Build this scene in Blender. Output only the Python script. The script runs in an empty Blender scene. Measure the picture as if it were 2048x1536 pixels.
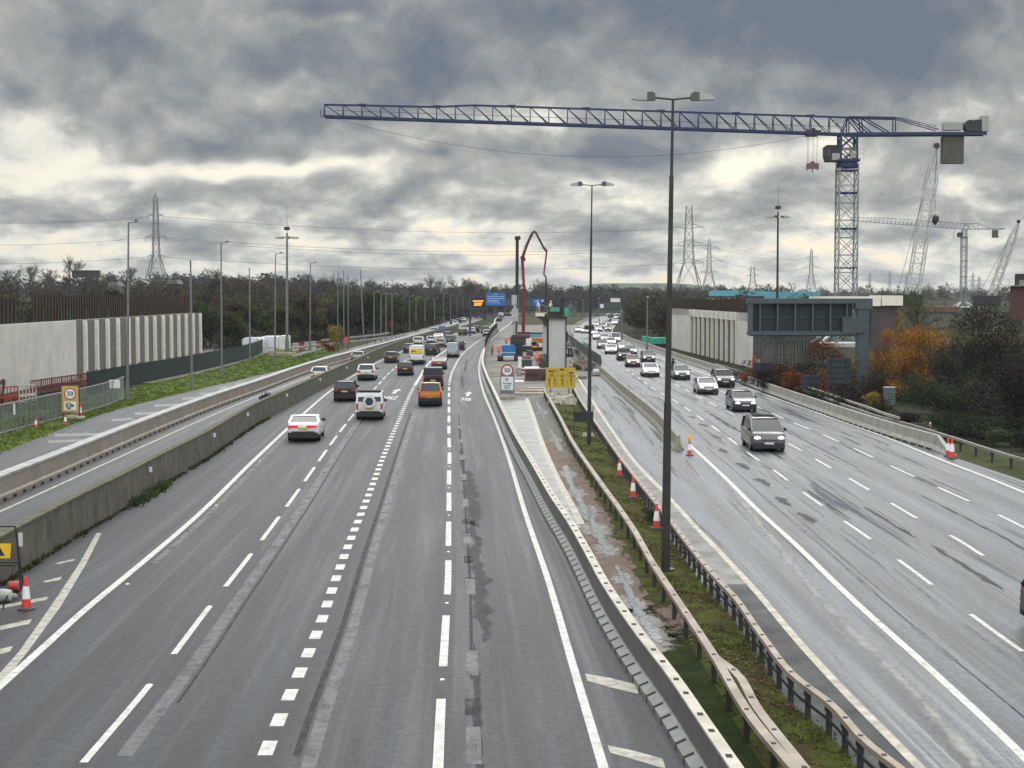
import bpy, bmesh, math, random
from mathutils import Vector, Matrix
rnd = random.Random(7)
sc = bpy.context.scene
COL = sc.collection
# ------------------------------------------------------------------ camera
F_PX, EYE, V_H = 3080.0, 9.12, 590.0          # focal length in photo pixels, eye height, row of the horizon
cam_d = bpy.data.cameras.new('camera')
cam = bpy.data.objects.new('camera', cam_d); COL.objects.link(cam)
cam_d.sensor_width = 36.0; cam_d.lens = 36.0*F_PX/2048.0
cam_d.clip_start = 0.5; cam_d.clip_end = 20000
PITCH = math.atan((768-V_H)/F_PX)
cam.location = (0, 0, EYE); cam.rotation_euler = (math.pi/2-PITCH, 0, 0)
sc.camera = cam
sc.view_settings.view_transform = 'Standard'; sc.view_settings.look = 'None'
sc.view_settings.exposure = 0.0; sc.view_settings.gamma = 1.0
sc.cycles.use_denoising = True; sc.cycles.denoising_prefilter = 'FAST'
sc.cycles.max_bounces = 6; sc.cycles.transparent_max_bounces = 12
try: sc.cycles.use_light_tree = True
except Exception: pass

SUN_EL, SUN_AZ = math.radians(38), math.radians(7)     # azimuth to the right of straight ahead

# ------------------------------------------------------------------ node helpers
class NT:
    def __init__(s, tree): s.t = tree; s.n = tree.nodes; s.l = tree.links
    def new(s, typ, **kw):
        n = s.n.new(typ)
        for k, v in kw.items(): setattr(n, k, v)
        return n
    def put(s, sock, v):
        if isinstance(v, bpy.types.NodeSocket): s.l.new(v, sock)
        elif v is not None: sock.default_value = v
    def m(s, op, a, b=None, c=None, clamp=False):
        n = s.new('ShaderNodeMath', operation=op, use_clamp=clamp)
        s.put(n.inputs[0], a); s.put(n.inputs[1], b); s.put(n.inputs[2], c)
        return n.outputs[0]
    def v(s, op, a, b=None):
        n = s.new('ShaderNodeVectorMath', operation=op)
        s.put(n.inputs[0], a); s.put(n.inputs[1], b)
        return n.outputs[0]
    def comb(s, x, y, z):
        n = s.new('ShaderNodeCombineXYZ')
        for i, q in enumerate((x, y, z)): s.put(n.inputs[i], q)
        return n.outputs[0]
    def sep(s, vec):
        n = s.new('ShaderNodeSeparateXYZ'); s.put(n.inputs[0], vec); return n.outputs
    def noise(s, vec, scale, detail=4, rough=.55, dist=0.0, lac=2.0, out='Fac'):
        n = s.new('ShaderNodeTexNoise'); s.put(n.inputs['Vector'], vec)
        n.inputs['Scale'].default_value = scale; n.inputs['Detail'].default_value = detail
        n.inputs['Roughness'].default_value = rough; n.inputs['Distortion'].default_value = dist
        n.inputs['Lacunarity'].default_value = lac
        return n.outputs[out]
    def ramp(s, fac, stops, interp='LINEAR'):
        n = s.new('ShaderNodeValToRGB'); r = n.color_ramp; r.interpolation = interp
        while len(r.elements) < len(stops): r.elements.new(0.5)
        for e, (p, c) in zip(r.elements, stops):
            e.position = p; e.color = (c, c, c, 1) if isinstance(c, (int, float)) else (*c, 1)
        s.put(n.inputs[0], fac); return n.outputs[0]
    def map(s, x, a, b, c=0.0, d=1.0, smooth=False):
        n = s.new('ShaderNodeMapRange', interpolation_type='SMOOTHSTEP' if smooth else 'LINEAR')
        s.put(n.inputs[0], x)
        for i, q in zip((1, 2, 3, 4), (a, b, c, d)): s.put(n.inputs[i], q)
        return n.outputs[0]
    def mix(s, f, a, b, mode='MIX'):
        n = s.new('ShaderNodeMix', data_type='RGBA', blend_type=mode)
        s.put(n.inputs[0], f)
        for k, q in ((6, a), (7, b)):
            s.put(n.inputs[k], (*q, 1) if isinstance(q, tuple) and len(q) == 3 else q)
        return n.outputs[2]

# ------------------------------------------------------------------ sky: cloud cover over a physical sky
world = bpy.data.worlds.new('World'); sc.world = world; world.use_nodes = True
def build_sky():
    W = NT(world.node_tree); W.n.clear()
    out = W.new('ShaderNodeOutputWorld'); bg = W.new('ShaderNodeBackground')
    tc = W.new('ShaderNodeTexCoord'); d = tc.outputs['Generated']
    x, y, z = W.sep(d)
    # the cloud deck: puffs get smaller and flatter the nearer they are to the horizon
    q = W.m('ADD', W.m('MAXIMUM', z, -.05), .12)
    p = W.comb(W.m('MULTIPLY', x, 4.2), W.m('MULTIPLY', W.m('LOGARITHM', q, math.e), 1.35), W.m('MULTIPLY', y, 1.6))
    warp = W.noise(p, 2.6, 3, .5, 0, 2.0, 'Color')
    warp = W.v('SUBTRACT', warp, (0.5, 0.5, 0.5))
    pw = W.v('ADD', p, W.v('MULTIPLY', warp, (0.22, 0.16, 0.16)))
    low = W.map(z, 0.03, 0.12, 1.0, 0.0, True)
    def field(v):
        top_, bot_ = W.noise(v, 2.3, 10, .56, 0.0), W.noise(W.v('MULTIPLY', v, (1.0, 1.15, 1.0)), 3.9, 9, .56, 0.0)
        return W.m('ADD', W.m('MULTIPLY', top_, W.m('SUBTRACT', 1.0, low)), W.m('MULTIPLY', bot_, low))
    n1 = field(pw); n2 = field(W.v('ADD', pw, (0.01, 0.08, 0.0)))          # n2: the same field a step towards the sun
    nb = W.noise(W.v('ADD', W.v('MULTIPLY', p, (.4, 2.4, 1.0)), (3.1, 0, 0)), 3.0, 7, .55, .2)   # flat streaks low down
    n = W.m('ADD', W.m('MULTIPLY', n1, W.m('SUBTRACT', 1.0, W.m('MULTIPLY', low, .25))), W.m('MULTIPLY', nb, W.m('MULTIPLY', low, .25)))
    # thick cloud overhead, broken cloud towards the horizon
    cov = W.ramp(W.m('MULTIPLY', z, 5.0, clamp=True), [(0, .24), (.08, .295), (.20, .35), (.42, .40), (.6, .49), (.75, .54), (1, .57)])
    bil = W.m('ABSOLUTE', W.m('SUBTRACT', W.noise(pw, 6.0, 7, .52, .0), .5))        # rounded heads of the puffs
    amp = W.map(z, .105, .165, 1.75, .95, True)
    dens = W.m('ADD', W.m('MULTIPLY', W.m('SUBTRACT', n, .5), amp), cov)
    dens = W.m('ADD', dens, W.m('MULTIPLY', W.m('SUBTRACT', .10, bil), W.m('MULTIPLY', amp, .42)))
    # individual banks and gaps of this sky (bearing, height, widths, strength)
    az = W.m('DIVIDE', x, W.m('MAXIMUM', y, 0.05)); el = W.m('DIVIDE', z, W.m('MAXIMUM', y, 0.05))
    wx, wy, wz = W.sep(warp)
    azw = W.m('ADD', az, W.m('MULTIPLY', wx, .09)); elw = W.m('ADD', el, W.m('MULTIPLY', wy, .05))
    for u, v, ru, rv, s in SKY_BANKS:
        a0, e0 = (u-1024)/F_PX, (V_H-v)/F_PX
        da = W.m('DIVIDE', W.m('SUBTRACT', azw, a0), ru/F_PX); de = W.m('DIVIDE', W.m('SUBTRACT', elw, e0), rv/F_PX)
        r2 = W.m('ADD', W.m('MULTIPLY', da, da), W.m('MULTIPLY', de, de))
        g = W.m('EXPONENT', W.m('MULTIPLY', r2, -1.0))
        g = W.m('MULTIPLY', g, W.m('GREATER_THAN', y, 0.05))
        dens = W.m('ADD', dens, W.m('MULTIPLY', g, s))
    lit = W.m('MULTIPLY', W.m('SUBTRACT', n1, n2), 1.0)
    dens = W.m('ADD', dens, W.m('MULTIPLY', lit, .9))
    cloud = W.ramp(dens, [(.08, (.93, .90, .775)), (.22, (.83, .815, .725)), (.34, (.63, .635, .59)), (.47, (.46, .465, .445)),
                          (.62, (.345, .36, .362)), (.80, (.232, .258, .288)), (1.0, (.165, .198, .25))])
    sky = W.new('ShaderNodeTexSky', sky_type='NISHITA')
    sky.sun_disc = False; sky.sun_elevation = SUN_EL; sky.sun_rotation = SUN_AZ
    sky.air_density = 1.0; sky.dust_density = 2.0
    blue = W.v('MULTIPLY', sky.outputs[0], (0.10, 0.10, 0.10))
    thin = W.map(dens, .22, .05, 0.0, .30, True)
    col = W.mix(thin, cloud, blue)
    # an overcast sky is brighter overhead than at the horizon
    gain = W.m('MULTIPLY', W.map(z, .2, .75, 1.0, SKY_TOP, True), W.map(y, -.2, .35, SKY_BACK, 1.0, True))
    # the veiled sun, above the picture: thin cloud glowing round it
    sd = (math.sin(SUN_AZ)*math.cos(SUN_EL), math.cos(SUN_AZ)*math.cos(SUN_EL), math.sin(SUN_EL))
    dp = W.new('ShaderNodeVectorMath', operation='DOT_PRODUCT'); W.put(dp.inputs[0], d); dp.inputs[1].default_value = sd
    gain = W.m('ADD', gain, W.m('MULTIPLY', W.map(dp.outputs['Value'], math.cos(math.radians(34)), .99, 0, GLOW, True), W.map(z, .19, .3, 0, 1, True)))
    col = W.v('MULTIPLY', col, W.comb(gain, gain, gain))
    W.l.new(col, bg.inputs['Color']); bg.inputs['Strength'].default_value = 1.0
    W.l.new(bg.outputs[0], out.inputs[0])
SKY_TOP, SKY_BACK, GLOW = 2.8, 2.1, 4.5
SKY_BANKS = [(1560, 40, 600, 120, .46), (1050, 40, 300, 60, -.10), (270, 105, 150, 80, .34), (20, 170, 60, 60, .25), (640, 140, 320, 55, .10),
             (420, 290, 120, 26, .30), (590, 258, 60, 28, .24), (930, 285, 130, 45, .20), (870, 315, 30, 20, .25), (1120, 240, 90, 35, -.42), (1220, 300, 160, 36, .30),
             (1130, 357, 80, 16, -.30), (80, 300, 190, 34, -.12), (200, 345, 260, 20, -.20), (560, 345, 160, 16, -.28), (840, 300, 40, 14, -.2), (1430, 330, 60, 60, -.24),
             (1600, 310, 130, 26, -.30), (1510, 390, 90, 40, .20), (1800, 330, 120, 30, .2), (1900, 200, 200, 60, .08), (1980, 300, 70, 40, .12), (1760, 400, 90, 40, .15),
             (1900, 380, 60, 40, -.15), (830, 385, 80, 30, .20), (960, 370, 60, 25, .18), (960, 440, 90, 30, -.08), (330, 400, 100, 35, .12), (520, 410, 70, 30, .10), (620, 15, 110, 22, .2),
             (690, 40, 80, 16, -.14), (720, 470, 200, 30, .08), (1260, 455, 70, 40, .12), (1560, 450, 120, 22, .14), (600, 150, 26, 18, -.16), (1750, 140, 200, 40, .12), (420, 330, 300, 18, -.18)]
build_sky()
sun_d = bpy.data.lights.new('sun', 'SUN'); sun_d.energy = 0.55; sun_d.angle = math.radians(50); sun_d.color = (1.0, .94, .84)
sun = bpy.data.objects.new('sun', sun_d); COL.objects.link(sun)
sdir = Vector((math.sin(SUN_AZ)*math.cos(SUN_EL), math.cos(SUN_AZ)*math.cos(SUN_EL), math.sin(SUN_EL)))
sun.rotation_euler = (-sdir).to_track_quat('-Z', 'Y').to_euler()

# ------------------------------------------------------------------ geometry helpers
CP, SP = math.cos(PITCH), math.sin(PITCH)
def ray(u, v):
    a, b = (u-1024)/F_PX, (768-v)/F_PX
    return Vector((a, CP + b*SP, -SP + b*CP))
def G(u, v, z=0.0):                       # the point at height z that the photo shows at (u, v)
    r = ray(u, v); t = (z-EYE)/r.z
    return Vector((r.x*t, r.y*t, z))
def P(u, v, y):                           # the point y metres away that the photo shows at (u, v)
    r = ray(u, v); t = y/r.y
    return Vector((r.x*t, y, EYE + r.z*t))
def S(a, b, x):
    t = max(0.0, min(1.0, (x-a)/(b-a))); return t*t*(3-2*t)

class Line:
    """a line running away along the road, x as a smooth function of y"""
    def __init__(s, px, z=0.0, world=None):
        pts = [G(u, v, z) for u, v in px] if world is None else [Vector((*w, 0)) for w in world]
        pts.sort(key=lambda q: q.y)
        s.X = [q.x for q in pts]; s.Y = [q.y for q in pts]
        n = len(pts); dlt = [(s.X[i+1]-s.X[i])/(s.Y[i+1]-s.Y[i]) for i in range(n-1)]
        s.M = [dlt[0]] + [ (dlt[i-1]*(s.Y[i+1]-s.Y[i]) + dlt[i]*(s.Y[i]-s.Y[i-1]))/(s.Y[i+1]-s.Y[i-1]) for i in range(1, n-1)] + [dlt[-1]]
        s.y0, s.y1 = s.Y[0], s.Y[-1]
    def x(s, y):
        X, Y, M = s.X, s.Y, s.M
        if y <= Y[0]: return X[0] + M[0]*(y-Y[0])
        if y >= Y[-1]: return X[-1] + M[-1]*(y-Y[-1])
        i = max(k for k in range(len(Y)-1) if Y[k] <= y)
        h = Y[i+1]-Y[i]; t = (y-Y[i])/h
        return ((2*t**3-3*t*t+1)*X[i] + (t**3-2*t*t+t)*h*M[i] + (-2*t**3+3*t*t)*X[i+1] + (t**3-t*t)*h*M[i+1])
    def p(s, y, z=0.0, off=0.0): return Vector((s.x(y)+off, y, z))
    def dx(s, y): return (s.x(y+.5)-s.x(y-.5))

def stations(y0, y1, k=.035, mn=1.0):
    ys = [y0]
    while ys[-1] < y1: ys.append(min(y1, ys[-1] + max(mn, ys[-1]*k)))
    return ys

class MB:
    """collects faces; build() links them as one mesh object"""
    def __init__(s): s.v = []; s.f = []; s.mi = []; s.uv = None; s.cur = 0
    def add(s, vs, fs, mi=None):
        o = len(s.v); s.v += [tuple(q) for q in vs]
        for f in fs: s.f.append(tuple(o+i for i in f)); s.mi.append(s.cur if mi is None else mi)
        return s
    def hexa(s, lo, hi, mi=None):          # two quads (4 points each, same winding)
        s.add(list(lo)+list(hi), [(3, 2, 1, 0), (4, 5, 6, 7), (0, 1, 5, 4), (1, 2, 6, 5), (2, 3, 7, 6), (3, 0, 4, 7)], mi); return s
    def box(s, c, d, rz=0.0, mi=None, taper=1.0, M=None):   # centre, sizes
        x, y, z = d[0]/2, d[1]/2, d[2]/2
        R = Matrix.Rotation(rz, 4, 'Z') if M is None else M
        c = Vector(c)
        q = lambda a, b, e, k: c + R @ Vector((a*x*k, b*y*k, e*z))
        sg = ((-1, -1), (1, -1), (1, 1), (-1, 1))
        return s.hexa([q(a, b, -1, 1) for a, b in sg], [q(a, b, 1, taper) for a, b in sg], mi)
    def beam(s, a, b, w, h=None, mi=None, up=(0, 0, 1)):
        a, b = Vector(a), Vector(b); h = w if h is None else h
        d = (b-a)
        if d.length < 1e-6: return s
        d.normalize(); upv = Vector(up)
        if abs(d.dot(upv)) > .98: upv = Vector((0, 1, 0))
        r = d.cross(upv).normalized(); t = r.cross(d).normalized()
        k = [r*(i*w/2) + t*(j*h/2) for i, j in ((-1, -1), (1, -1), (1, 1), (-1, 1))]
        return s.hexa([a+q for q in k], [b+q for q in k], mi)
    def tube(s, pts, r, n=8, mi=None, cap=True):
        pts = [Vector(q) for q in pts]; rs = r if isinstance(r, (list, tuple)) else [r]*len(pts)
        rings = []
        for i, q in enumerate(pts):
            d = (pts[min(i+1, len(pts)-1)] - pts[max(i-1, 0)]).normalized()
            ref = Vector((0, 0, 1)) if abs(d.z) < .9 else Vector((0, 1, 0))
            a = d.cross(ref).normalized(); b = d.cross(a).normalized()
            rings.append([q + (a*math.cos(t)+b*math.sin(t))*rs[i] for t in [2*math.pi*j/n for j in range(n)]])
        o = [q for rg in rings for q in rg]; f = []
        for i in range(len(pts)-1):
            for j in range(n):
                f.append((i*n+j, i*n+(j+1) % n, (i+1)*n+(j+1) % n, (i+1)*n+j))
        if cap: f += [tuple(range(n-1, -1, -1)), tuple((len(pts)-1)*n+j for j in range(n))]
        return s.add(o, f, mi)
    def lathe(s, prof, c=(0, 0, 0), n=14, mi=None, axis='Z'):   # (radius, height) pairs
        c = Vector(c); o = []; f = []
        for r, z in prof:
            for j in range(n):
                t = 2*math.pi*j/n; q = (r*math.cos(t), r*math.sin(t), z)
                if axis == 'X': q = (z, q[0], q[1])
                if axis == 'Y': q = (q[0], z, q[1])
                o.append(c+Vector(q))
        for i in range(len(prof)-1):
            for j in range(n): f.append((i*n+j, i*n+(j+1) % n, (i+1)*n+(j+1) % n, (i+1)*n+j))
        f += [tuple(range(n-1, -1, -1)), tuple((len(prof)-1)*n+j for j in range(n))]
        return s.add(o, f, mi)
    def quad(s, a, b, c, d, mi=None): return s.add([a, b, c, d], [(0, 1, 2, 3)], mi)
    def prism(s, poly, a, b, mi=None):     # polygon (list of 3D points) swept by vector from a to b
        n = len(poly); a, b = Vector(a), Vector(b)
        lo = [Vector(q)+a for q in poly]; hi = [Vector(q)+b for q in poly]
        return s.add(lo+hi, [tuple(range(n-1, -1, -1)), tuple(range(n, 2*n))] + [(i, (i+1) % n, n+(i+1) % n, n+i) for i in range(n)], mi)
    def loft(s, rings, closed=True, cap=True, mi=None):
        n = len(rings[0]); o = [q for r in rings for q in r]; f = []
        for i in range(len(rings)-1):
            for j in range(n if closed else n-1):
                f.append((i*n+j, i*n+(j+1) % n, (i+1)*n+(j+1) % n, (i+1)*n+j))
        if cap: f += [tuple(range(n-1, -1, -1)), tuple((len(rings)-1)*n+j for j in range(n))]
        return s.add(o, f, mi)
    def mesh(s, name, mats, smooth=None):
        me = bpy.data.meshes.new(name); me.from_pydata(s.v, [], s.f)
        for m in (mats if isinstance(mats, (list, tuple)) else [mats]): me.materials.append(m)
        if any(s.mi): me.polygons.foreach_set('material_index', s.mi)
        if s.uv:
            l = me.uv_layers.new(name='UVMap'); k = [c for lp in me.loops for c in s.uv[lp.vertex_index]]
            l.data.foreach_set('uv', k)
        if smooth is not None:
            me.shade_smooth()
            if smooth < 180: me.set_sharp_from_angle(angle=math.radians(smooth))
        me.update(); return me
    def build(s, name, mats, parent=None, smooth=None, fix=True):
        me = s.mesh(name, mats, smooth)
        if fix:
            bm = bmesh.new(); bm.from_mesh(me); bmesh.ops.recalc_face_normals(bm, faces=bm.faces); bm.to_mesh(me); bm.free()
        return link(name, me, parent)
def link(name, me, parent=None, loc=None, rz=None):
    o = bpy.data.objects.new(name, me); COL.objects.link(o)
    if parent is not None: o.parent = parent
    if loc is not None: o.location = loc
    if rz is not None: o.rotation_euler = (0, 0, rz)
    return o
def tag(o, label=None, cat=None, group=None, kind=None):
    for k, q in (('label', label), ('category', cat), ('group', group), ('kind', kind)):
        if q: o[k] = q
    return o
def thing(name, loc, label, cat, group=None, rz=0.0):
    o = bpy.data.objects.new(name, None); COL.objects.link(o); o.empty_display_size = .3
    o.location = loc; o.rotation_euler = (0, 0, rz)
    return tag(o, label, cat, group)
def copy_tree(o, parent=None):
    c = o.copy(); COL.objects.link(c)
    if parent is not None: c.parent = parent
    for ch in list(o.children): copy_tree(ch, c)
    return c
def text_mesh(txt, size=1.0, align='CENTER', ext=0.0):
    cu = bpy.data.curves.new('lettering', 'FONT'); cu.body = txt; cu.offset = .022*size; cu.size = size; cu.align_x = align; cu.align_y = 'CENTER'
    cu.extrude = ext; cu.resolution_u = 3
    ob = bpy.data.objects.new('lettering', cu); COL.objects.link(ob)
    dg = bpy.context.evaluated_depsgraph_get(); dg.update()
    me = bpy.data.meshes.new_from_object(ob.evaluated_get(dg)); bpy.data.objects.remove(ob); bpy.data.curves.remove(cu)
    return me
def lettering(txt, size, m, parent, M, name='lettering', sx=1.0):
    me = text_mesh(txt, size); me.materials.clear(); me.materials.append(m)
    me.transform(M @ Matrix.Diagonal((sx, 1, 1, 1))); return link(name, me, parent)

# ------------------------------------------------------------------ materials
def mat(name, col, rough=.6, metal=0.0, spec=.5, var=0.0, scale=4.0, col2=None, bump=0.0, bscale=40.0, streak=0.0, emis=None, coat=0.0, alpha=None):
    m = bpy.data.materials.new(name); m.use_nodes = True
    N = NT(m.node_tree); b = N.n['Principled BSDF']
    b.inputs['Roughness'].default_value = rough; b.inputs['Metallic'].default_value = metal
    b.inputs['Specular IOR Level'].default_value = spec; b.inputs['Coat Weight'].default_value = coat
    b.inputs['Base Color'].default_value = (*col, 1)
    if var or col2 or bump or streak:
        pos = N.new('ShaderNodeNewGeometry').outputs['Position']
        f = N.noise(pos, scale, 6, .6)
        if streak:                          # run-off streaks: fine across, long downwards
            st = N.noise(N.v('MULTIPLY', pos, (3.0, 3.0, .25)), 1.6, 5, .6)
            f = N.m('ADD', N.m('MULTIPLY', f, 1-streak), N.m('MULTIPLY', st, streak))
        c2 = col2 or tuple(max(0, q*(1-var)) for q in col); c1 = col if col2 else tuple(min(1, q*(1+var*.6)) for q in col)
        g = N.map(f, .33, .67)
        N.l.new(N.mix(g, c2, c1), b.inputs['Base Color'])
        N.l.new(N.map(f, .3, .7, min(1, rough+.08), max(.03, rough-.08)), b.inputs['Roughness'])
        if bump:
            bn = N.new('ShaderNodeBump'); bn.inputs['Strength'].default_value = bump; bn.inputs['Distance'].default_value = .05
            N.l.new(N.noise(pos, bscale, 4, .6), bn.inputs['Height']); N.l.new(bn.outputs[0], b.inputs['Normal'])
    if emis:
        b.inputs['Emission Color'].default_value = (*emis[0], 1); b.inputs['Emission Strength'].default_value = emis[1]
    return m

def asphalt(name, col, wet, rough=.5, spec=.5, con=1.0):
    """worn asphalt; u of the UV runs across in lanes, v along in metres"""
    m = bpy.data.materials.new(name); m.use_nodes = True
    N = NT(m.node_tree); b = N.n['Principled BSDF']
    uv = N.new('ShaderNodeUVMap').outputs[0]; u, v, _ = N.sep(uv)
    pos = N.new('ShaderNodeNewGeometry').outputs['Position']
    grain = N.noise(pos, 4.5, 8, .9)
    patch = N.noise(N.comb(N.m('MULTIPLY', u, .8), N.m('MULTIPLY', v, .02), 0), 3.0, 6, .6, .3)
    strk = N.noise(N.comb(N.m('MULTIPLY', u, 3.0), N.m('MULTIPLY', v, .010), 2.0), 3.0, 5, .65, .2)
    fine = N.noise(N.comb(N.m('MULTIPLY', u, 14.0), N.m('MULTIPLY', v, .05), 5.0), 2.0, 4, .6)
    # polished wheel tracks, two to a lane
    trk = N.m('COSINE', N.m('MULTIPLY', N.m('SUBTRACT', u, .25), 4*math.pi))
    t = N.m('ADD', N.m('MULTIPLY', patch, .5), N.m('ADD', N.m('MULTIPLY', strk, .35), N.m('MULTIPLY', fine, .15)))
    t = N.m('ADD', t, N.m('MULTIPLY', trk, .075))
    k = N.map(t, .5-.11/con, .5+.11/con)
    c = N.mix(k, tuple(q*(1-.38*con) for q in col), tuple(min(1, q*(1+.40*con)) for q in col))
    c = N.mix(N.map(grain, .40, .60), N.mix(.72, c, (.010, .010, .011)), c)
    spk = N.noise(pos, 38.0, 2, .8)
    c = N.mix(N.map(spk, .56, .70, 0, .75), c, tuple(min(1, q*2.6) for q in col))
    N.l.new(c, b.inputs['Base Color'])
    w = N.noise(N.comb(N.m('MULTIPLY', u, 2.6), N.m('MULTIPLY', v, .016), 9.0), 2.4, 7, .66, .3)
    wm = N.m('MULTIPLY', N.map(w, .46, .66, 0, 1, True), wet)
    N.l.new(N.m('SUBTRACT', N.map(grain, .3, .7, rough+.10, rough-.05), N.m('MULTIPLY', wm, rough*.45)), b.inputs['Roughness'])
    b.inputs['Specular IOR Level'].default_value = spec
    bn = N.new('ShaderNodeBump'); bn.inputs['Distance'].default_value = .02
    N.l.new(N.m('SUBTRACT', .50, N.m('MULTIPLY', wm, .35)), bn.inputs['Strength'])
    N.l.new(N.noise(pos, 30.0, 3, .7), bn.inputs['Height']); N.l.new(bn.outputs[0], b.inputs['Normal'])
    return m
def ground_mat(name, stops, scale=.35, rough=.9, fine=6.0, bump=.6):
    m = bpy.data.materials.new(name); m.use_nodes = True
    N = NT(m.node_tree); b = N.n['Principled BSDF']; pos = N.new('ShaderNodeNewGeometry').outputs['Position']
    f = N.m('ADD', N.m('MULTIPLY', N.noise(pos, scale, 6, .6, .3), .6), N.m('MULTIPLY', N.noise(pos, fine, 5, .7), .4))
    N.l.new(N.ramp(N.map(f, .34, .66), stops), b.inputs['Base Color']); b.inputs['Roughness'].default_value = rough
    b.inputs['Specular IOR Level'].default_value = .10
    bn = N.new('ShaderNodeBump'); bn.inputs['Strength'].default_value = bump; bn.inputs['Distance'].default_value = .12
    N.l.new(N.noise(pos, fine*2, 4, .7), bn.inputs['Height']); N.l.new(bn.outputs[0], b.inputs['Normal'])
    return m
def leaf_mat(name, stops, scale=.5):
    m = bpy.data.materials.new(name); m.use_nodes = True
    N = NT(m.node_tree); b = N.n['Principled BSDF']; geo = N.new('ShaderNodeNewGeometry')
    f = N.m('ADD', N.m('MULTIPLY', N.noise(geo.outputs['Position'], scale, 3, .6), .74), N.m('MULTIPLY', geo.outputs['Random Per Island'], .26))
    N.l.new(N.ramp(N.map(f, .30, .70), stops), b.inputs['Base Color'])
    b.inputs['Roughness'].default_value = .75; b.inputs['Specular IOR Level'].default_value = .2
    tl = N.new('ShaderNodeBsdfTranslucent'); N.l.new(b.inputs['Base Color'].links[0].from_socket, tl.inputs['Color'])      # light comes through the leaves
    mx = N.new('ShaderNodeMixShader'); mx.inputs[0].default_value = .38; N.l.new(b.outputs[0], mx.inputs[1]); N.l.new(tl.outputs[0], mx.inputs[2]); N.l.new(mx.outputs[0], N.n['Material Output'].inputs['Surface'])
    return m
def broken(m, lo=.40, hi=.60, scale=2.2, amax=.85):
    """let worn paint and stains break up into patches"""
    N = NT(m.node_tree); b = N.n['Principled BSDF']; pos = N.new('ShaderNodeNewGeometry').outputs['Position']
    f = N.noise(N.v('MULTIPLY', pos, (1.0, .35, 1.0)), scale, 6, .7, .4); N.l.new(N.map(f, lo, hi, 0, amax), b.inputs['Alpha']); return m
def soft(m, lo=.05, hi=.55, scale=2.5, k=1.1, amax=.85, stretch=(1.0, .5, 1.0)):
    """a stain that thins out to a ragged edge: u of the UV is 0 along its middle and 1 at its rim"""
    N = NT(m.node_tree); b = N.n['Principled BSDF']; u, v, _ = N.sep(N.new('ShaderNodeUVMap').outputs[0]); pos = N.new('ShaderNodeNewGeometry').outputs['Position']
    f = N.noise(N.v('MULTIPLY', pos, stretch), scale, 7, .68, .3)
    a = N.m('ADD', N.m('SUBTRACT', 1.0, N.m('ABSOLUTE', u)), N.m('MULTIPLY', N.m('SUBTRACT', f, .5), k*2))
    N.l.new(N.map(a, lo, hi, 0, amax, True), b.inputs['Alpha']); return m
M = {}
M['asphalt_main'] = asphalt('worn asphalt', (.033, .0365, .046), .38, .56, spec=.36)
M['asphalt_wet'] = asphalt('pale damp asphalt', (.070, .079, .098), 1.45, .42, con=1.35)
M['asphalt_slip'] = asphalt('slip road asphalt', (.044, .047, .055), .6, .5, spec=.4)
M['asphalt_dark'] = mat('dark patched asphalt', (.028, .031, .033), .6, spec=.3, var=.4, scale=.8, bump=.3, bscale=30)
M['line'] = broken(mat('road paint', (.62, .62, .585), .5, var=.30, scale=3.0), .22, .38)
M['line_old'] = mat('worn road paint', (.36, .34, .29), .6, var=.4, scale=3.5)
M['line_ghost'] = broken(mat('ghost of removed paint', (.088, .090, .097), .5, var=.3, scale=2.5), .16, .52)
M['line_beige'] = mat('dirty edge paint', (.42, .385, .32), .6, var=.35, scale=2.0)
M['conc'] = mat('concrete', (.33, .32, .29), .8, var=.3, scale=1.2, bump=.2, streak=.4)
M['conc_wall'] = mat('fair faced concrete', (.60, .585, .545), .8, var=.20, scale=.45, streak=.35)
M['conc_grey'] = mat('grey concrete panel', (.145, .14, .13), .85, var=.22, scale=.9, streak=.3)
M['conc_fin'] = mat('pale concrete fin', (.78, .755, .66), .75, var=.10, scale=1.5)
M['conc_pier'] = mat('pier concrete', (.45, .455, .445), .7, var=.10, scale=.9, streak=.4)
M['conc_moss'] = mat('mossy concrete', (.135, .125, .10), .9, col2=(.032, .032, .022), scale=1.3, bump=.5, bscale=12, streak=.55)
M['moss_top'] = mat('moss on coping', (.10, .092, .06), .95, var=.4, scale=2)
M['conc_damp'] = mat('damp concrete strip', (.24, .24, .225), .38, var=.35, scale=.7)
M['beige'] = mat('beige barrier face', (.25, .215, .18), .7, var=.3, scale=.8, streak=.4)
M['galv'] = mat('galvanised steel', (.36, .36, .36), .5, .35, var=.2, scale=3)
M['galv_white'] = mat('pale galvanised cap', (.34, .345, .34), .5, .1, var=.3, scale=1.0)
M['steel_wall'] = mat('painted steel barrier', (.12, .12, .118), .5, .3, var=.2, scale=1.0, streak=.4)
M['steel_cap'] = mat('barrier cap', (.42, .39, .33), .55, .1, var=.2, scale=1.4)
M['slot'] = mat('dark slot', (.008, .008, .009), .8)
M['obb'] = mat('weathered box beam', (.29, .245, .20), .6, .15, var=.25, scale=1.2)
M['post'] = mat('dark steel post', (.05, .052, .055), .6, .4, var=.3, scale=4)
M['pole'] = mat('lamp column', (.040, .037, .038), .5, .3, var=.2, scale=2)
M['pole_pale'] = mat('galvanised lamp column', (.19, .20, .205), .5, .4, var=.15, scale=2)
M['lamp_grey'] = mat('lamp housing', (.30, .30, .29), .45, .1)
M['lamp_dark'] = mat('lamp gear box', (.06, .065, .06), .5)
M['crane_blue'] = mat('crane blue', (.008, .022, .075), .45, .1, var=.2, scale=2)
M['crane_pale'] = mat('pale crane blue', (.05, .08, .16), .5, .1)
M['crane_grey'] = mat('galvanised mast', (.23, .255, .265), .5, .2, var=.2, scale=2)
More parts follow.
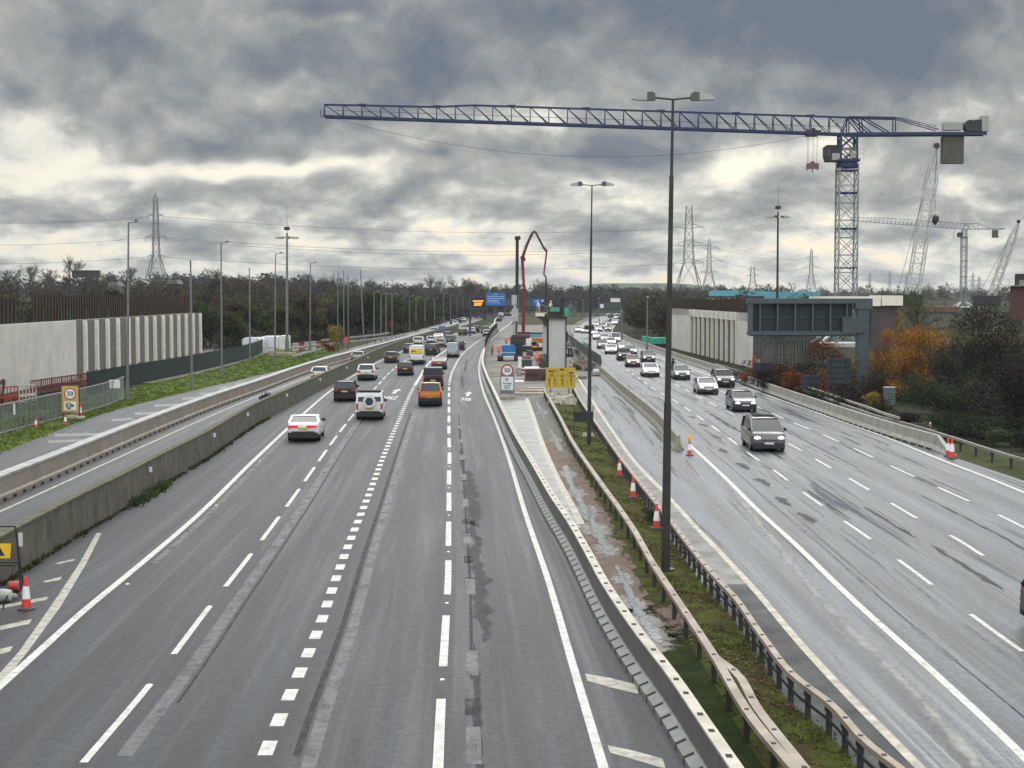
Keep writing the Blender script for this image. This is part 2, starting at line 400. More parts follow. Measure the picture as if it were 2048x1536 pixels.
M['white'] = mat('white paint', (.70, .70, .69), .45, var=.08, scale=2)
M['black'] = mat('black rubber', (.012, .012, .013), .6)
M['dark'] = mat('dark steel', (.03, .031, .034), .55, .2)
M['sheet'] = mat('rusty sheet pile', (.034, .019, .014), .85, var=.5, scale=1.5, streak=.6)
M['green_net'] = mat('green netting', (.012, .05, .045), .8, var=.4, scale=3)
M['green_bright'] = mat('bright green net', (.04, .36, .25), .7, var=.25, scale=1.5)
M['green_form'] = mat('green formwork', (.06, .30, .22), .6, var=.3, scale=1.5)
M['teal'] = mat('teal cladding', (.10, .34, .42), .5, var=.2, scale=.3)
M['red'] = mat('red plastic', (.38, .04, .035), .5, var=.15, scale=5)
M['cone_red'] = mat('cone red', (.62, .045, .035), .5)
M['cone_white'] = mat('cone sleeve', (.78, .78, .78), .35)
M['orange'] = mat('high visibility orange', (.85, .13, .04), .7)
M['amber'] = mat('amber lens', (.80, .30, .02), .3, emis=((1, .4, .05), .25))
M['sign_yellow'] = mat('yellow sign face', (.46, .33, .03), .45, var=.06, scale=2)
M['sign_ochre'] = mat('ochre sign face', (.50, .33, .10), .5)
M['sign_white'] = mat('white sign face', (.66, .70, .74), .4)
M['sign_black'] = mat('black sign legend', (.012, .013, .02), .5)
M['sign_red'] = mat('red sign ring', (.42, .03, .03), .4)
M['sign_blue'] = mat('blue sign face', (.015, .13, .40), .4)
M['sign_dark'] = mat('sign back', (.028, .04, .055), .5)
M['sign_red_dull'] = mat('dull red sign', (.32, .045, .05), .5)
M['gantry'] = mat('gantry grey', (.064, .086, .098), .5, .2, var=.15, scale=1.5)
M['gantry_dark'] = mat('gantry panel back', (.018, .024, .030), .5, .1)
M['vms'] = mat('lit amber matrix', (.9, .4, .05), .5, emis=((1.0, .35, .04), 1.3))
M['pump_red'] = mat('pump boom red', (.15, .018, .026), .45)
M['pump_dark'] = mat('pump boom dark', (.07, .012, .018), .5)
M['plant_blue'] = mat('plant blue', (.02, .16, .38), .45, var=.15, scale=2)
M['plant_orange'] = mat('plant orange', (.55, .14, .02), .5, var=.2, scale=2)
M['tarp'] = mat('white tarpaulin', (.60, .62, .66), .6, var=.15, scale=1)
M['timber'] = mat('site timber', (.33, .27, .22), .8, var=.35, scale=2)
M['form_red'] = mat('red brown steel form', (.085, .045, .042), .6, var=.3, scale=1.5)
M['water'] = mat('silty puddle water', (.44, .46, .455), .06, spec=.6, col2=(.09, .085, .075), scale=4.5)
M['bag'] = mat('sandbag', (.42, .39, .33), .85, var=.3, scale=6)
M['glass'] = mat('car glass', (.012, .015, .02), .06, spec=.6)
M['tail'] = mat('tail lamp', (.45, .012, .018), .25)
M['tail_on'] = mat('lit tail lamp', (.6, .02, .03), .25, emis=((1, .03, .06), .35))
M['head'] = mat('head lamp', (.8, .8, .78), .15, emis=((1, .98, .92), .55))
M['head_on'] = mat('lit head lamp', (.9, .9, .85), .15, emis=((1, .97, .88), 1.3))
M['plate_y'] = mat('yellow number plate', (.62, .45, .10), .4)
M['plate_w'] = mat('white number plate', (.62, .62, .60), .4)
M['rim'] = mat('alloy rim', (.25, .25, .26), .35, .7)
M['trim'] = mat('black plastic trim', (.018, .018, .02), .55)
M['skin'] = mat('skin', (.40, .22, .15), .6)
M['brick'] = mat('red brick', (.20, .075, .05), .85, var=.25, scale=3)
M['bark'] = mat('bark', (.06, .05, .042), .9, var=.35, scale=3)
M['twig'] = mat('twigs', (.075, .066, .060), .9, var=.3, scale=1)
M['yellow_plant'] = mat('plant yellow', (.6, .40, .04), .5)

# ------------------------------------------------------------------ road lines traced on the ground
L_WALL = Line([(0, 1170), (75, 1122), (175, 1060), (250, 1017), (325, 970), (400, 926), (512, 850), (587, 810), (662, 770), (712, 744), (762, 717), (807, 698), (862, 679), (905, 666), (940, 658), (968, 650)])
L_EDGE = Line([(0, 1372), (82, 1299), (165, 1224), (250, 1154), (375, 1049), (500, 928), (575, 857), (612, 823), (662, 781), (712, 748), (762, 721), (807, 702), (862, 683), (905, 671), (940, 664), (971, 657), (988, 647), (990, 639), (1000, 631.5), (1012, 627.5)])
L_TWO = Line([(150, 1545), (300, 1369), (415, 1219), (497, 1115), (555, 1038), (600, 976), (656, 896), (709, 826), (754, 772), (789, 737), (838, 705), (895, 682), (940, 670), (976, 659), (995, 648), (998, 640), (1007, 632), (1018, 627.8)])
L_THREE = Line([(520, 1536), (560, 1435), (580, 1389), (600, 1344), (618, 1303), (640, 1250), (660, 1192), (680, 1135), (700, 1082), (718, 1038), (741, 980), (764, 920), (787, 865), (807, 819), (820, 789), (837, 759), (862, 722), (900, 697), (940, 680), (983, 661), (1003, 648), (1007, 640), (1014, 632), (1025, 628)])
L_FOUR = Line([(876, 1536), (882, 1403), (889, 1288), (896, 1160), (897, 1072), (898, 1006), (898, 957), (899, 907), (898, 877), (898, 832), (898, 790), (899, 765), (903, 747), (910, 732), (922, 712), (937, 697), (955, 683), (976, 671), (1000, 655), (1010, 648), (1016, 640), (1022, 632), (1032, 628)])
L_FIVE = Line([(1207, 1536), (1150, 1345), (1100, 1172), (1055, 1040), (1017, 915), (987, 832), (969, 790), (960, 757), (958, 735), (961, 715), (969, 695), (984, 679), (1007, 656), (1020, 648), (1026, 640), (1031, 632), (1040, 628)])
L_STEEL = Line([(1395, 1536), (1337, 1440), (1262, 1330), (1200, 1227), (1165, 1155), (1137, 1100), (1100, 1038), (1062, 965), (1030, 905), (1005, 850), (985, 802), (970, 765), (963, 740), (966, 715), (972, 695), (980, 678), (994, 660)])
C_KERB = Line([(1162, 1047), (1142, 1008), (1120, 967), (1082, 880), (1065, 828), (1051, 790)])
DIRT_R = Line([(1330, 1290), (1290, 1185), (1240, 1085), (1190, 985), (1150, 915), (1127, 870), (1100, 815), (1085, 788)])
OBB1 = Line([(1590, 1536), (1512, 1444), (1430, 1312), (1345, 1184), (1310, 1132), (1270, 1062), (1200, 962), (1150, 890), (1118, 830), (1089, 780)], z=.68)
OBB2 = Line([(1800, 1536), (1735, 1486), (1663, 1408), (1596, 1358), (1527, 1275), (1466, 1190), (1437, 1160), (1340, 1040), (1245, 920), (1190, 842), (1158, 795), (1148, 776)], z=.68)
K_LINE = Line([(1840, 1536), (1780, 1475), (1716, 1411), (1621, 1310), (1507, 1177), (1450, 1115), (1400, 1063), (1340, 997), (1275, 930), (1225, 862), (1187, 805), (1165, 770), (1150, 745)])
S_LINE = Line([(2070, 1536), (2017, 1484), (1874, 1351), (1716, 1209), (1590, 1088), (1512, 1017), (1450, 955), (1382, 892)])
R_BARR = Line([(1366, 903), (1325, 853), (1275, 809), (1235, 775), (1210, 752), (1175, 724), (1150, 702), (1131, 684)])
D_ONE = Line([(2130, 1360), (2048, 1305), (1937, 1225), (1835, 1148), (1750, 1085), (1680, 1036), (1600, 980), (1540, 935), (1512, 917), (1452, 872), (1422, 851), (1350, 802), (1312, 780), (1277, 756), (1240, 728), (1205, 700), (1186, 680), (1178, 665), (1182, 652), (1200, 640), (1213, 634.5), (1222, 630.5), (1230, 627.5)])
D_TWO = Line([(2100, 1186), (2048, 1155), (1972, 1115), (1922, 1083), (1835, 1037), (1735, 978), (1660, 935), (1600, 900), (1500, 845), (1437, 814), (1354, 770), (1300, 737), (1250, 706), (1215, 683), (1197, 667), (1199, 653), (1212, 641), (1222, 635), (1229, 630.5), (1236, 627.5)])
D_THREE = Line([(2100, 1084), (2048, 1055), (1970, 1017), (1888, 980), (1793, 937), (1720, 903), (1645, 869), (1596, 849), (1531, 821), (1464, 792), (1389, 759), (1320, 729), (1270, 703), (1228, 680), (1213, 666), (1215, 653), (1223, 643), (1230, 636), (1235, 630.5), (1242, 627.5)])
E_EDGE = Line([(2120, 1014), (2048, 985), (1990, 961), (1886, 921), (1786, 880), (1661, 835), (1536, 791), (1472, 769), (1412, 748), (1325, 718), (1270, 697), (1234, 680), (1224, 667), (1229, 654), (1236, 643), (1239, 636), (1243, 630.5), (1249, 627.5)])
RR_BARR = Line([(1891, 909), (1861, 899), (1812, 884), (1750, 864), (1650, 829), (1550, 793), (1480, 766), (1432, 747), (1362, 723), (1300, 700), (1255, 684), (1243, 676), (1230, 662)])
R_RAIL = Line([(2100, 930), (2048, 917), (1911, 875), (1811, 845), (1771, 835), (1700, 812), (1625, 785), (1550, 763), (1462, 736)], z=.7)
SLIP_L = Line([(0, 907), (100, 867), (225, 822), (350, 790), (512, 752), (587, 733), (652, 712), (727, 689), (837, 660), (912, 640), (960, 629)])
SLIP_R = Line([(0, 1003), (125, 948), (207, 911), (300, 870), (425, 818), (512, 786), (622, 744), (700, 720), (800, 690), (862, 671), (912, 656), (960, 641), (985, 632)])
LINK_L = Line([(0, 1019), (125, 963), (217, 921), (437, 823), (512, 792), (640, 745), (712, 720), (800, 693), (862, 673), (912, 658), (960, 643), (985, 633)])
STRIP_L = OBB2                                # the worn strip between rail and edge line

def ground_h(x, y):
    left = S(28, 95, -x - 8*S(300, 600, y))
    h = 8.3*S(300, 720, y)*left + 4.5*S(780, 1100, y) + 9*S(1500, 2600, y)
    bank = S(33.5, 46, x)*S(60, 78, y)*(1-S(150, 185, y))*3.6
    return h + bank - .04
def build_ground():
    xs = [-2600, -1700, -1100, -700, -450, -300, -220, -170, -135, -110, -92, -78, -66, -57, -50, -42, -34, -26, -18, -10, 0, 10, 20, 26, 30, 33, 36, 40, 44, 48, 54, 62, 72, 85, 100, 130, 170, 230, 320, 450, 700, 1100, 1700, 2600]
    ys = [-30, 0, 20, 40, 55, 65, 75, 90, 110, 130, 150, 165, 180, 200, 225, 250, 275, 300, 325, 350, 380, 420, 460, 500, 550, 600, 660, 720, 780, 850, 950, 1100, 1300, 1600, 2000, 2600, 3600]
    m = MB(); m.add([(x, y, ground_h(x, y)) for y in ys for x in xs],
                    [(j*len(xs)+i, j*len(xs)+i+1, (j+1)*len(xs)+i+1, (j+1)*len(xs)+i) for j in range(len(ys)-1) for i in range(len(xs)-1)])
    g = m.build('ground', ground_mat('rough grass and earth', [(0, (.012, .011, .009)), (.35, (.020, .020, .012)), (.6, (.030, .034, .016)), (1, (.050, .048, .028))]), smooth=180)
    tag(g, kind='structure')
build_ground()

def strip(name, lines, mt, y0, y1, z=0.0, offs=None, k=.03, kind='structure'):
    """a sheet between lines; u counts the lanes across, v the metres along"""
    m = MB(); m.uv = []; ys = stations(y0, y1, k); n = len(lines); offs = offs or [0]*n
    for y in ys:
        for i, l in enumerate(lines):
            m.v.append((l.x(y)+offs[i] if isinstance(l, Line) else l, y, z)); m.uv.append((i, y))
    for j in range(len(ys)-1):
        for i in range(n-1):
            m.f.append((j*n+i, j*n+i+1, (j+1)*n+i+1, (j+1)*n+i)); m.mi.append(0)
    return tag(m.build(name, mt), kind=kind)
Y0 = 20
strip('left_carriageway', [L_WALL, L_EDGE, L_TWO, L_THREE, L_FOUR, L_FIVE, L_STEEL], M['asphalt_main'], Y0, 395)
strip('left_carriageway', [L_EDGE, L_TWO, L_THREE, L_FOUR, L_FIVE], M['asphalt_main'], 395, 760)
strip('right_carriageway', [K_LINE, S_LINE, D_ONE, D_TWO, D_THREE, E_EDGE, RR_BARR], M['asphalt_wet'], Y0, 93, offs=[0, 0, 0, 0, 0, 0, 0])
FAR_L = Line([], world=[(R_BARR.x(93), 93), (R_BARR.x(110), 110), (R_BARR.x(130), 130), (R_BARR.x(170), 170), (R_BARR.x(210), 210), (R_BARR.x(250), 250), (D_ONE.x(300)-4.2, 300), (D_ONE.x(350)-4, 350), (D_ONE.x(420)-4, 420), (D_ONE.x(500)-4, 500), (D_ONE.x(600)-4, 600), (D_ONE.x(760)-4, 760)])
strip('right_carriageway', [K_LINE, FAR_L], M['asphalt_wet'], 93, 170)
strip('right_carriageway', [FAR_L, D_ONE, D_TWO, D_THREE, E_EDGE], M['asphalt_wet'], 93, 760, offs=[0, 0, 0, 0, 0])
strip('right_carriageway', [E_EDGE, RR_BARR], M['asphalt_wet'], 93, 345)
strip('slip_road', [SLIP_L, SLIP_R], M['asphalt_slip'], Y0+30, 700)
strip('link_road', [SLIP_R, L_WALL], M['asphalt_slip'], Y0+20, 440, offs=[.02, -.3])
# the central strip, from the steel barrier across to the right carriageway
M['dirt'] = ground_mat('red brown mud', [(0, (.085, .058, .046)), (.5, (.145, .105, .085)), (1, (.21, .165, .14))], .8, .7, 7, .4)
M['gutter'] = ground_mat('wet gutter', [(0, (.05, .052, .045)), (.5, (.085, .09, .075)), (1, (.13, .135, .12))], .8, .5, 7, .4)
M['moss_grass'] = ground_mat('mossy grass', [(0, (.045, .034, .020)), (.25, (.075, .058, .030)), (.45, (.060, .066, .018)), (.62, (.098, .118, .024)), (.78, (.085, .098, .026)), (1, (.09, .065, .035))], 1.3, .95, 9, .9)
M['moss_dark'] = ground_mat('damp dark moss', [(0, (.016, .018, .010)), (.5, (.026, .040, .012)), (1, (.05, .075, .02))], 1.0, .95, 7, .9)
M['verge_grass'] = ground_mat('verge grass', [(0, (.05, .055, .016)), (.5, (.085, .125, .02)), (1, (.13, .165, .035))], .6, .95, 8, .9)
strip('ground', [L_STEEL, DIRT_R, OBB1], M['moss_dark'], Y0, 42.3, -.004)
strip('hard_strip', [L_STEEL, C_KERB], M['conc_damp'], 60, 133)
strip('ground', [L_STEEL, DIRT_R], M['dirt'], 42.3, 60, -.004)
strip('ground', [C_KERB, DIRT_R], M['dirt'], 60, 96, -.004)
strip('ground', [C_KERB, DIRT_R], M['gutter'], 96, 139, -.004)
strip('verge', [DIRT_R, OBB1, OBB2], M['moss_grass'], 42.3, 139, -.002)
strip('verge', [OBB1, OBB2], M['moss_grass'], Y0, 42.3, -.002)
strip('hard_strip', [OBB2, K_LINE], M['asphalt_dark'], Y0, 48.2)
strip('hard_strip', [OBB2, K_LINE], mat('worn grey strip', (.155, .15, .135), .6, var=.35, scale=.8), 48.2, 160)
# building site beyond it
M['site'] = ground_mat('site concrete and mud', [(0, (.075, .062, .056)), (.35, (.13, .115, .105)), (.7, (.20, .19, .175)), (1, (.30, .29, .27))], .25, .65, 3, .3)
strip('site_ground', [L_STEEL, K_LINE], M['site'], 133, 160, -.006)
strip('site_ground', [L_STEEL, FAR_L], M['site'], 160, 395, -.006)
strip('site_ground', [L_FIVE, FAR_L], M['site'], 395, 470, -.006)
strip('verge', [L_FIVE, FAR_L], ground_mat('far central grass', [(0, (.03, .028, .016)), (.5, (.05, .052, .022)), (1, (.075, .07, .035))], .1), 470, 760, -.006)
# left verge and the pale site beyond the fence
FENCE_GR = Line([], world=[(-33.5, 60), (-33.6, 100), (-34.2, 135), (-37.6, 152), (-37, 165), (-36.6, 185), (-38.5, 240), (-40, 262), (-45, 330)])
strip('verge', [FENCE_GR, SLIP_L], M['verge_grass'], 60, 262, .0)
strip('verge', [FENCE_GR, SLIP_L], ground_mat('dull verge', [(0, (.04, .036, .02)), (.5, (.065, .06, .03)), (1, (.09, .08, .045))], .5), 262, 520, .0)
strip('verge', [RR_BARR, Line([], world=[(R_RAIL.x(y)+2.5, y) for y in (40, 60, 80, 96)])], ground_mat('dull roadside grass', [(0, (.03, .028, .016)), (.5, (.05, .058, .02)), (1, (.08, .085, .035))], .6), 52, 95, -.003)
strip('site_ground', [-90.0, FENCE_GR], ground_mat('site earth', [(0, (.018, .022, .012)), (.5, (.036, .042, .022)), (1, (.07, .066, .045))], .3), 70, 160, -.002)
strip('site_ground', [-95.0, FENCE_GR], M['site'], 160, 300, -.002)
strip('verge', [L_WALL, L_EDGE], ground_mat('far grass island', [(0, (.05, .05, .02)), (1, (.10, .095, .045))], .3), 440, 600, .004)

# ------------------------------------------------------------------ painted markings
def seg(m, line, y0, y1, w, z=.006, off=0.0, k=.02):
    ys = stations(y0, y1, k, .6)
    for a, b in zip(ys, ys[1:]):
        pa, pb = line.p(a, z, off), line.p(b, z, off)
        m.quad(pa-Vector((w/2, 0, 0)), pa+Vector((w/2, 0, 0)), pb+Vector((w/2, 0, 0)), pb-Vector((w/2, 0, 0)))
def dashes(m, line, y0, y1, mark, gap, w, off=0.0, z=.006):
    y = y0
    while y < y1: seg(m, line, y, y+mark, w, z, off); y += mark+gap
mk = MB()
seg(mk, L_EDGE, Y0, 300, .235); seg(mk, L_EDGE, 300, 750, .35); seg(mk, L_FIVE, Y0, 400, .20); seg(mk, L_FIVE, 400, 600, .3)
dashes(mk, L_TWO, 29.6, 260, 6.05, 3.05, .165)
dashes(mk, L_THREE, 28.0, 155, 1.0, 1.07, .30); seg(mk, L_THREE, 155, 300, .3)
dashes(mk, L_FOUR, 28.3, 158, 6.05, 3.05, .21); dashes(mk, L_FOUR, 158, 330, 3.0, 1.2, .26)
seg(mk, S_LINE, Y0, 93.5, .22)
dashes(mk, D_ONE, 39.0, 350, 4.6, 4.5, .15); dashes(mk, D_TWO, 44.4, 350, 4.6, 4.5, .16); dashes(mk, D_THREE, 58.6, 350, 5.0, 4.2, .16)
seg(mk, E_EDGE, Y0, 400, .21)
for ln in (D_ONE, D_TWO): seg(mk, ln, 350, 420, .2)
def arrow(m, c, l, w, z=.007):
    x, y = c
    m.quad((x-w*.18, y, z), (x+w*.18, y, z), (x+w*.18, y+l*.6, z), (x-w*.18, y+l*.6, z)); m.add([(x-w/2, y+l*.55, z), (x+w/2, y+l*.55, z), (x, y+l, z)], [(0, 1, 2)])
g1 = G(933, 796); arrow(mk, (g1.x, g1.y+2.5), 6.5, .85)
g2 = G(782, 791); arrow(mk, (g2.x, g2.y+2.5), 7.5, .95)
tag(mk.build('road_marking', M['line']), kind='structure')
for txt, c, sx, l in (('M6', G(932.5, 799), .62, 4.4), ('M42', G(779, 796), .66, 4.6)):
    lettering(txt, 1.0, M['line'], None, Matrix.Translation((c.x, c.y, .007)) @ Matrix.Diagonal((1.15*sx/.62*.62, l*1.35, 1, 1)), 'road_marking')['kind'] = 'structure'
mo = MB()
def pxpoly(m, pts, z=.0055): m.add([G(u, v, z) for u, v in pts], [tuple(range(len(pts)))])
pxpoly(mo, [(193, 1066), (203, 1066), (172, 1128), (158, 1128)]); pxpoly(mo, [(158, 1128), (172, 1128), (122, 1212), (102, 1212)]); pxpoly(mo, [(102, 1212), (122, 1212), (56, 1303), (38, 1303)]); pxpoly(mo, [(38, 1303), (56, 1303), (8, 1362), (-14, 1362)])
for q in ([(107, 1127), (150, 1117), (148, 1121), (118, 1128)], [(85, 1163), (124, 1153), (120, 1160), (90, 1165)], [(0, 1211), (97, 1193), (92, 1200), (0, 1217)], [(0, 1252), (64, 1238), (58, 1248), (0, 1260)], [(0, 1298), (26, 1292), (20, 1303), (0, 1308)],
          [(1170, 1347), (1222, 1356), (1272, 1369), (1277, 1388), (1226, 1376), (1175, 1362)], [(1215, 1490), (1270, 1502), (1325, 1517), (1332, 1538), (1272, 1520), (1220, 1505)]):
    pxpoly(mo, q, .0058)
mq = MB()
for u0, v0, u1 in ((95, 881, 170), (108, 868, 222), (222, 838, 262), (268, 825, 345), (308, 809, 378), (364, 795, 415), (400, 786, 440), (436, 774, 482), (470, 766, 510), (520, 752, 560)):
    pxpoly(mq, [(u0, v0), (u1, v0-3), (u1+8, v0+2), (u0+2, v0+5)], .0058)
tag(mo.build('road_marking', M['line_old']), kind='structure'); tag(mq.build('road_marking', mat('faint hatching', (.17, .17, .17), .5, var=.3, scale=2)), kind='structure')
mb_ = MB(); seg(mb_, K_LINE, Y0, 175, .22, .0065); seg(mb_, LINK_L, 60, 330, .16, .0065, .2); seg(mb_, C_KERB, 61, 136, .30, .0062)
tag(mb_.build('road_marking', M['line_beige']), kind='structure')
mg = MB()
def trackline(a, t, b): return Line([], world=[((1-t)*a.x(y)+t*b.x(y), y) for y in stations(Y0, 300, .06)])
t1 = trackline(L_TWO, .20, L_THREE); seg(mg, t1, 30, 165, .34, .005)
t2 = trackline(L_THREE, .27, L_FOUR); seg(mg, t2, 29, 122, .30, .005)
t3 = trackline(L_EDGE, .12, L_TWO); seg(mg, t3, 52, 150, .26, .005)
t4 = trackline(L_FOUR, .22, L_FIVE)
for y in (29.5, 36.5, 46.5, 56, 66, 75.5, 85, 95, 105): seg(mg, t4, y, y+2.6, .30, .005)
for y0_ in (36.2, 45, 54, 63, 72, 81): seg(mg, D_ONE, y0_, y0_+6, .13, .005, -.55)
t6 = trackline(S_LINE, .30, D_ONE); 
for y0_ in (38, 47, 57, 66): seg(mg, t6, y0_, y0_+4, .2, .005)
tag(mg.build('road_marking', M['line_ghost']), kind='structure')
# damp dark stains and sealed joints
md = MB(); mso = MB(); mso.uv = []; rr = random.Random(3)
def stain(line, y0, y1, w, off=0.0, z=.0045):
    ys = stations(y0, y1, .02, .5); prev = None
    for i, y in enumerate(ys):
        t = i/(len(ys)-1); ww = 1.5*w*(math.sin(math.pi*min(1, max(0, t)))**.5*.55+.10)*(.8+.4*rr.random()); c = line.p(y, z, off+w*.25*(rr.random()-.5))
        cur = (c-Vector((ww/2, 0, 0)), c+Vector((ww/2, 0, 0)))
        if prev: mso.quad(prev[0], prev[1], cur[1], cur[0]); mso.uv += [(-1, y), (1, y), (1, y), (-1, y)]
        prev = cur
seg(md, t2, 30, 118, .16, .0048, -.30); seg(md, t1, 34, 120, .07, .0046, .28)
for a, b, w, o in ((26, 40, .3, .1), (40, 62, .8, 0.3), (60, 80, 1.2, .3), (78, 92, .4, 0), (94, 110, .35, 0), (150, 178, .6, .6), (182, 215, .6, .7)): stain(t4, a, b, w, o)
seg(md, t4, 36, 118, .09, .0047)
for y in (33, 48, 52, 57.5, 61, 67, 75, 84): seg(md, t4, y, y+1.4, .34, .0047)
seg(md, t6, 24, 92, .06, .0046, .0)
trk = trackline(D_ONE, .42, D_TWO)
for a, b, w, o in ((30, 40, .6, .9), (36, 46, .8, .8), (47, 56, .5, .6), (57, 66, .35, .4), (84, 100, .5, .1), (100, 122, .5, 0), (62, 72, .3, -1.0)): stain(trk, a, b, w, o)
trk2 = trackline(S_LINE, .6, D_ONE)
for y in (61, 66, 73, 80, 88, 97, 106, 113): stain(trk2, y, y+3.4, .9, -.2 if y < 90 else .6)
trk3 = trackline(D_TWO, .5, D_THREE); stain(trk3, 45, 70, .3, .2); stain(trk3, 80, 110, .25, -.3)
tag(mso.build('road_stain', soft(mat('soft damp stain', (.020, .021, .024), .60, spec=.22, var=.3, scale=2), .25, .8, 1.6, 1.0, .70, (1.0, .35, 1.0)), fix=False), kind='structure')
tag(md.build('road_stain', broken(mat('damp asphalt stain', (.021, .022, .025), .62, spec=.2, var=.3, scale=2), .25, .55, 4.0, amax=.66)), kind='structure')
mw = MB(); mw.uv = []
trw = trackline(S_LINE, -.33, D_ONE); ys = stations(24, 92, .02, .5); prev = None
for y in ys:
    c = trw.p(y, .0049, .9*S(40, 80, y)); w_ = .40*(.85+.3*rr.random()); cur = (c-Vector((w_, 0, 0)), c+Vector((w_, 0, 0)))
    if prev: mw.quad(prev[0], prev[1], cur[1], cur[0]); mw.uv += [(-1, y), (1, y), (1, y), (-1, y)]
    prev = cur
tag(mw.build('road_stain', soft(mat('pale silt trail', (.24, .24, .23), .4, var=.45, scale=3), .35, 1.0, 1.8, 1.0, .75, (1.0, .3, 1.0)), fix=False), kind='structure')
# road studs
ms = MB()
for ln, y0_, o in ((L_TWO, 26.5, .0), (L_FOUR, 27, 0), (L_EDGE, 30, .35)):
    y = y0_
    while y < 130: ms.box(ln.p(y+(.0), .012, o), (.11, .11, .02), taper=.7); y += 9.1*(1 if o == 0 else 2)
tag(ms.build('road_stud', M['cone_white']), kind='structure')
# puddles
mp = MB(); mp.uv = []
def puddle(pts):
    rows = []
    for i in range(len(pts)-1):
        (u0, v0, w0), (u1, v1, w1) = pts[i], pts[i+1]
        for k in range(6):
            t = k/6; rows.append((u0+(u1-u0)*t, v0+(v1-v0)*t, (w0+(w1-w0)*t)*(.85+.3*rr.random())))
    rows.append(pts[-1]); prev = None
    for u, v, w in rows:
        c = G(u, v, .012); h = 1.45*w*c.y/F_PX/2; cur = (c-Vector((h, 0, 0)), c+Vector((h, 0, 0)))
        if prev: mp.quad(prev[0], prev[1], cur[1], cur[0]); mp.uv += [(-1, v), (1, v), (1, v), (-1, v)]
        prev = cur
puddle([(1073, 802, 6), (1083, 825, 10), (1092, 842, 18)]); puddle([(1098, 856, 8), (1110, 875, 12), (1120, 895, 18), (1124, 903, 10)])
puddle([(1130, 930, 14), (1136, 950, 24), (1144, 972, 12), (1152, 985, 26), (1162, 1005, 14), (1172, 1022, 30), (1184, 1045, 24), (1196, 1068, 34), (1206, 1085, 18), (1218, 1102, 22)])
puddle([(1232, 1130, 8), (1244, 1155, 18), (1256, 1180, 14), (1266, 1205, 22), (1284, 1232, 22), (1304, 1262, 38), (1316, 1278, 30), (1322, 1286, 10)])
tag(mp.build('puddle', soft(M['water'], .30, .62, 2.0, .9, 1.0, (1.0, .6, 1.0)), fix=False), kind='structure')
# ragged wet margins of the mud and the moss
me_ = {k: MB() for k in ('wet', 'moss', 'dirt', 'dark')}
for q_ in me_.values(): q_.uv = []
def blob(k, c, rx, ry, z):
    n = 18; me_[k].add([(c.x, c.y, z)]+[(c.x+1.4*rx*math.cos(2*math.pi*i/n), c.y+1.4*ry*math.sin(2*math.pi*i/n), z) for i in range(n)], [(0, 1+i, 1+(i+1) % n) for i in range(n)]); me_[k].uv += [(0, 0)]+[(1, 0)]*n
for u, v, w in ((1085, 825, 26), (1112, 880, 26), (1136, 948, 36), (1152, 985, 40), (1172, 1022, 48), (1190, 1058, 50), (1212, 1098, 44), (1246, 1160, 40), (1264, 1205, 44), (1296, 1250, 64), (1314, 1277, 56)):
    c = G(u, v); h = w*c.y/F_PX/2; blob('wet', c, h*1.25, h*4.5, .003+.0005*(u % 5))
for i in range(26):
    f = i/25; x = L_STEEL.x(42.3)+.35+(OBB1.x(42.3)-L_STEEL.x(42.3)-.35)*f; blob(('dark', 'dirt')[i % 2], Vector((x, 42.3+rr.uniform(-.9, .9), 0)), rr.uniform(.25, .6), rr.uniform(.8, 2.0), .0005*(i % 6)-.0005)
for i in range(60):
    y = 43+rr.random()*55; blob('dirt' if i % 2 else 'moss', DIRT_R.p(y), rr.uniform(.06, .22), rr.uniform(.25, .8), .0005*(i % 6))
for k, mt in (('wet', mat('wet mud margin', (.075, .058, .048), .35, var=.3, scale=3)), ('moss', M['moss_grass'].copy()), ('dirt', M['dirt'].copy()), ('dark', M['moss_dark'].copy())): tag(me_[k].build('ground_patch', soft(mt, .2, .6, 3.0, 1.0, 1.0, (1.0, .6, 1.0)), fix=False), kind='structure')

# ------------------------------------------------------------------ walls, barriers and rails along the roads
def extrude(m, line, prof, y0, y1, k=.02, mn=.8, mi=None, z0=0.0, endramp=None):
    """a closed profile of (offset, height) pairs swept along a line"""
    rings = []
    for y in stations(y0, y1, k, mn):
        dx = line.dx(y); c = line.p(y); L = math.hypot(1, dx)
        rings.append([c + Vector((a/L if abs(dx) < 2 else a, -a*dx/L, z0+h)) for a, h in prof])
    return m.loft(rings, True, True, mi)
w = thing('boundary_wall', L_WALL.p(60), 'long dark mossy concrete wall between the link road and the main lanes', 'wall')
m = MB(); extrude(m, L_WALL, [(-.42, -.3), (0, -.3), (-.03, .28), (-.10, 1.38), (-.36, 1.38)], 22, 385)
o = m.build('wall', M['conc_moss']); o.parent = w; o.matrix_parent_inverse = Matrix.Translation(-w.location)
def adopt(o, root):
    """keep the mesh where it was modelled in the world and hang it under its thing"""
    o.parent = root; o.matrix_parent_inverse = (Matrix.Translation(root.location) @ root.rotation_euler.to_matrix().to_4x4()).inverted(); return o
m = MB(); extrude(m, L_WALL, [(-.40, 1.38), (-.07, 1.38), (-.07, 1.47), (-.40, 1.47)], 22, 385); adopt(m.build('coping', M['moss_top']), w)
for y, s in ((50.5, 1.9), (71, 1), (88.5, 1), (104, 1), (124, 1), (147, 1), (172, 1), (200, 1)):
    c = L_WALL.p(y); m = MB(); m.box(c+Vector((-.02, 0, 1.05)), (.14, .04, .24*s), rz=.35); m.box(c+Vector((-.02, .05, 1.05)), (.10, .06, .1)); adopt(m.build('marker_plate', M['sign_white']), w)

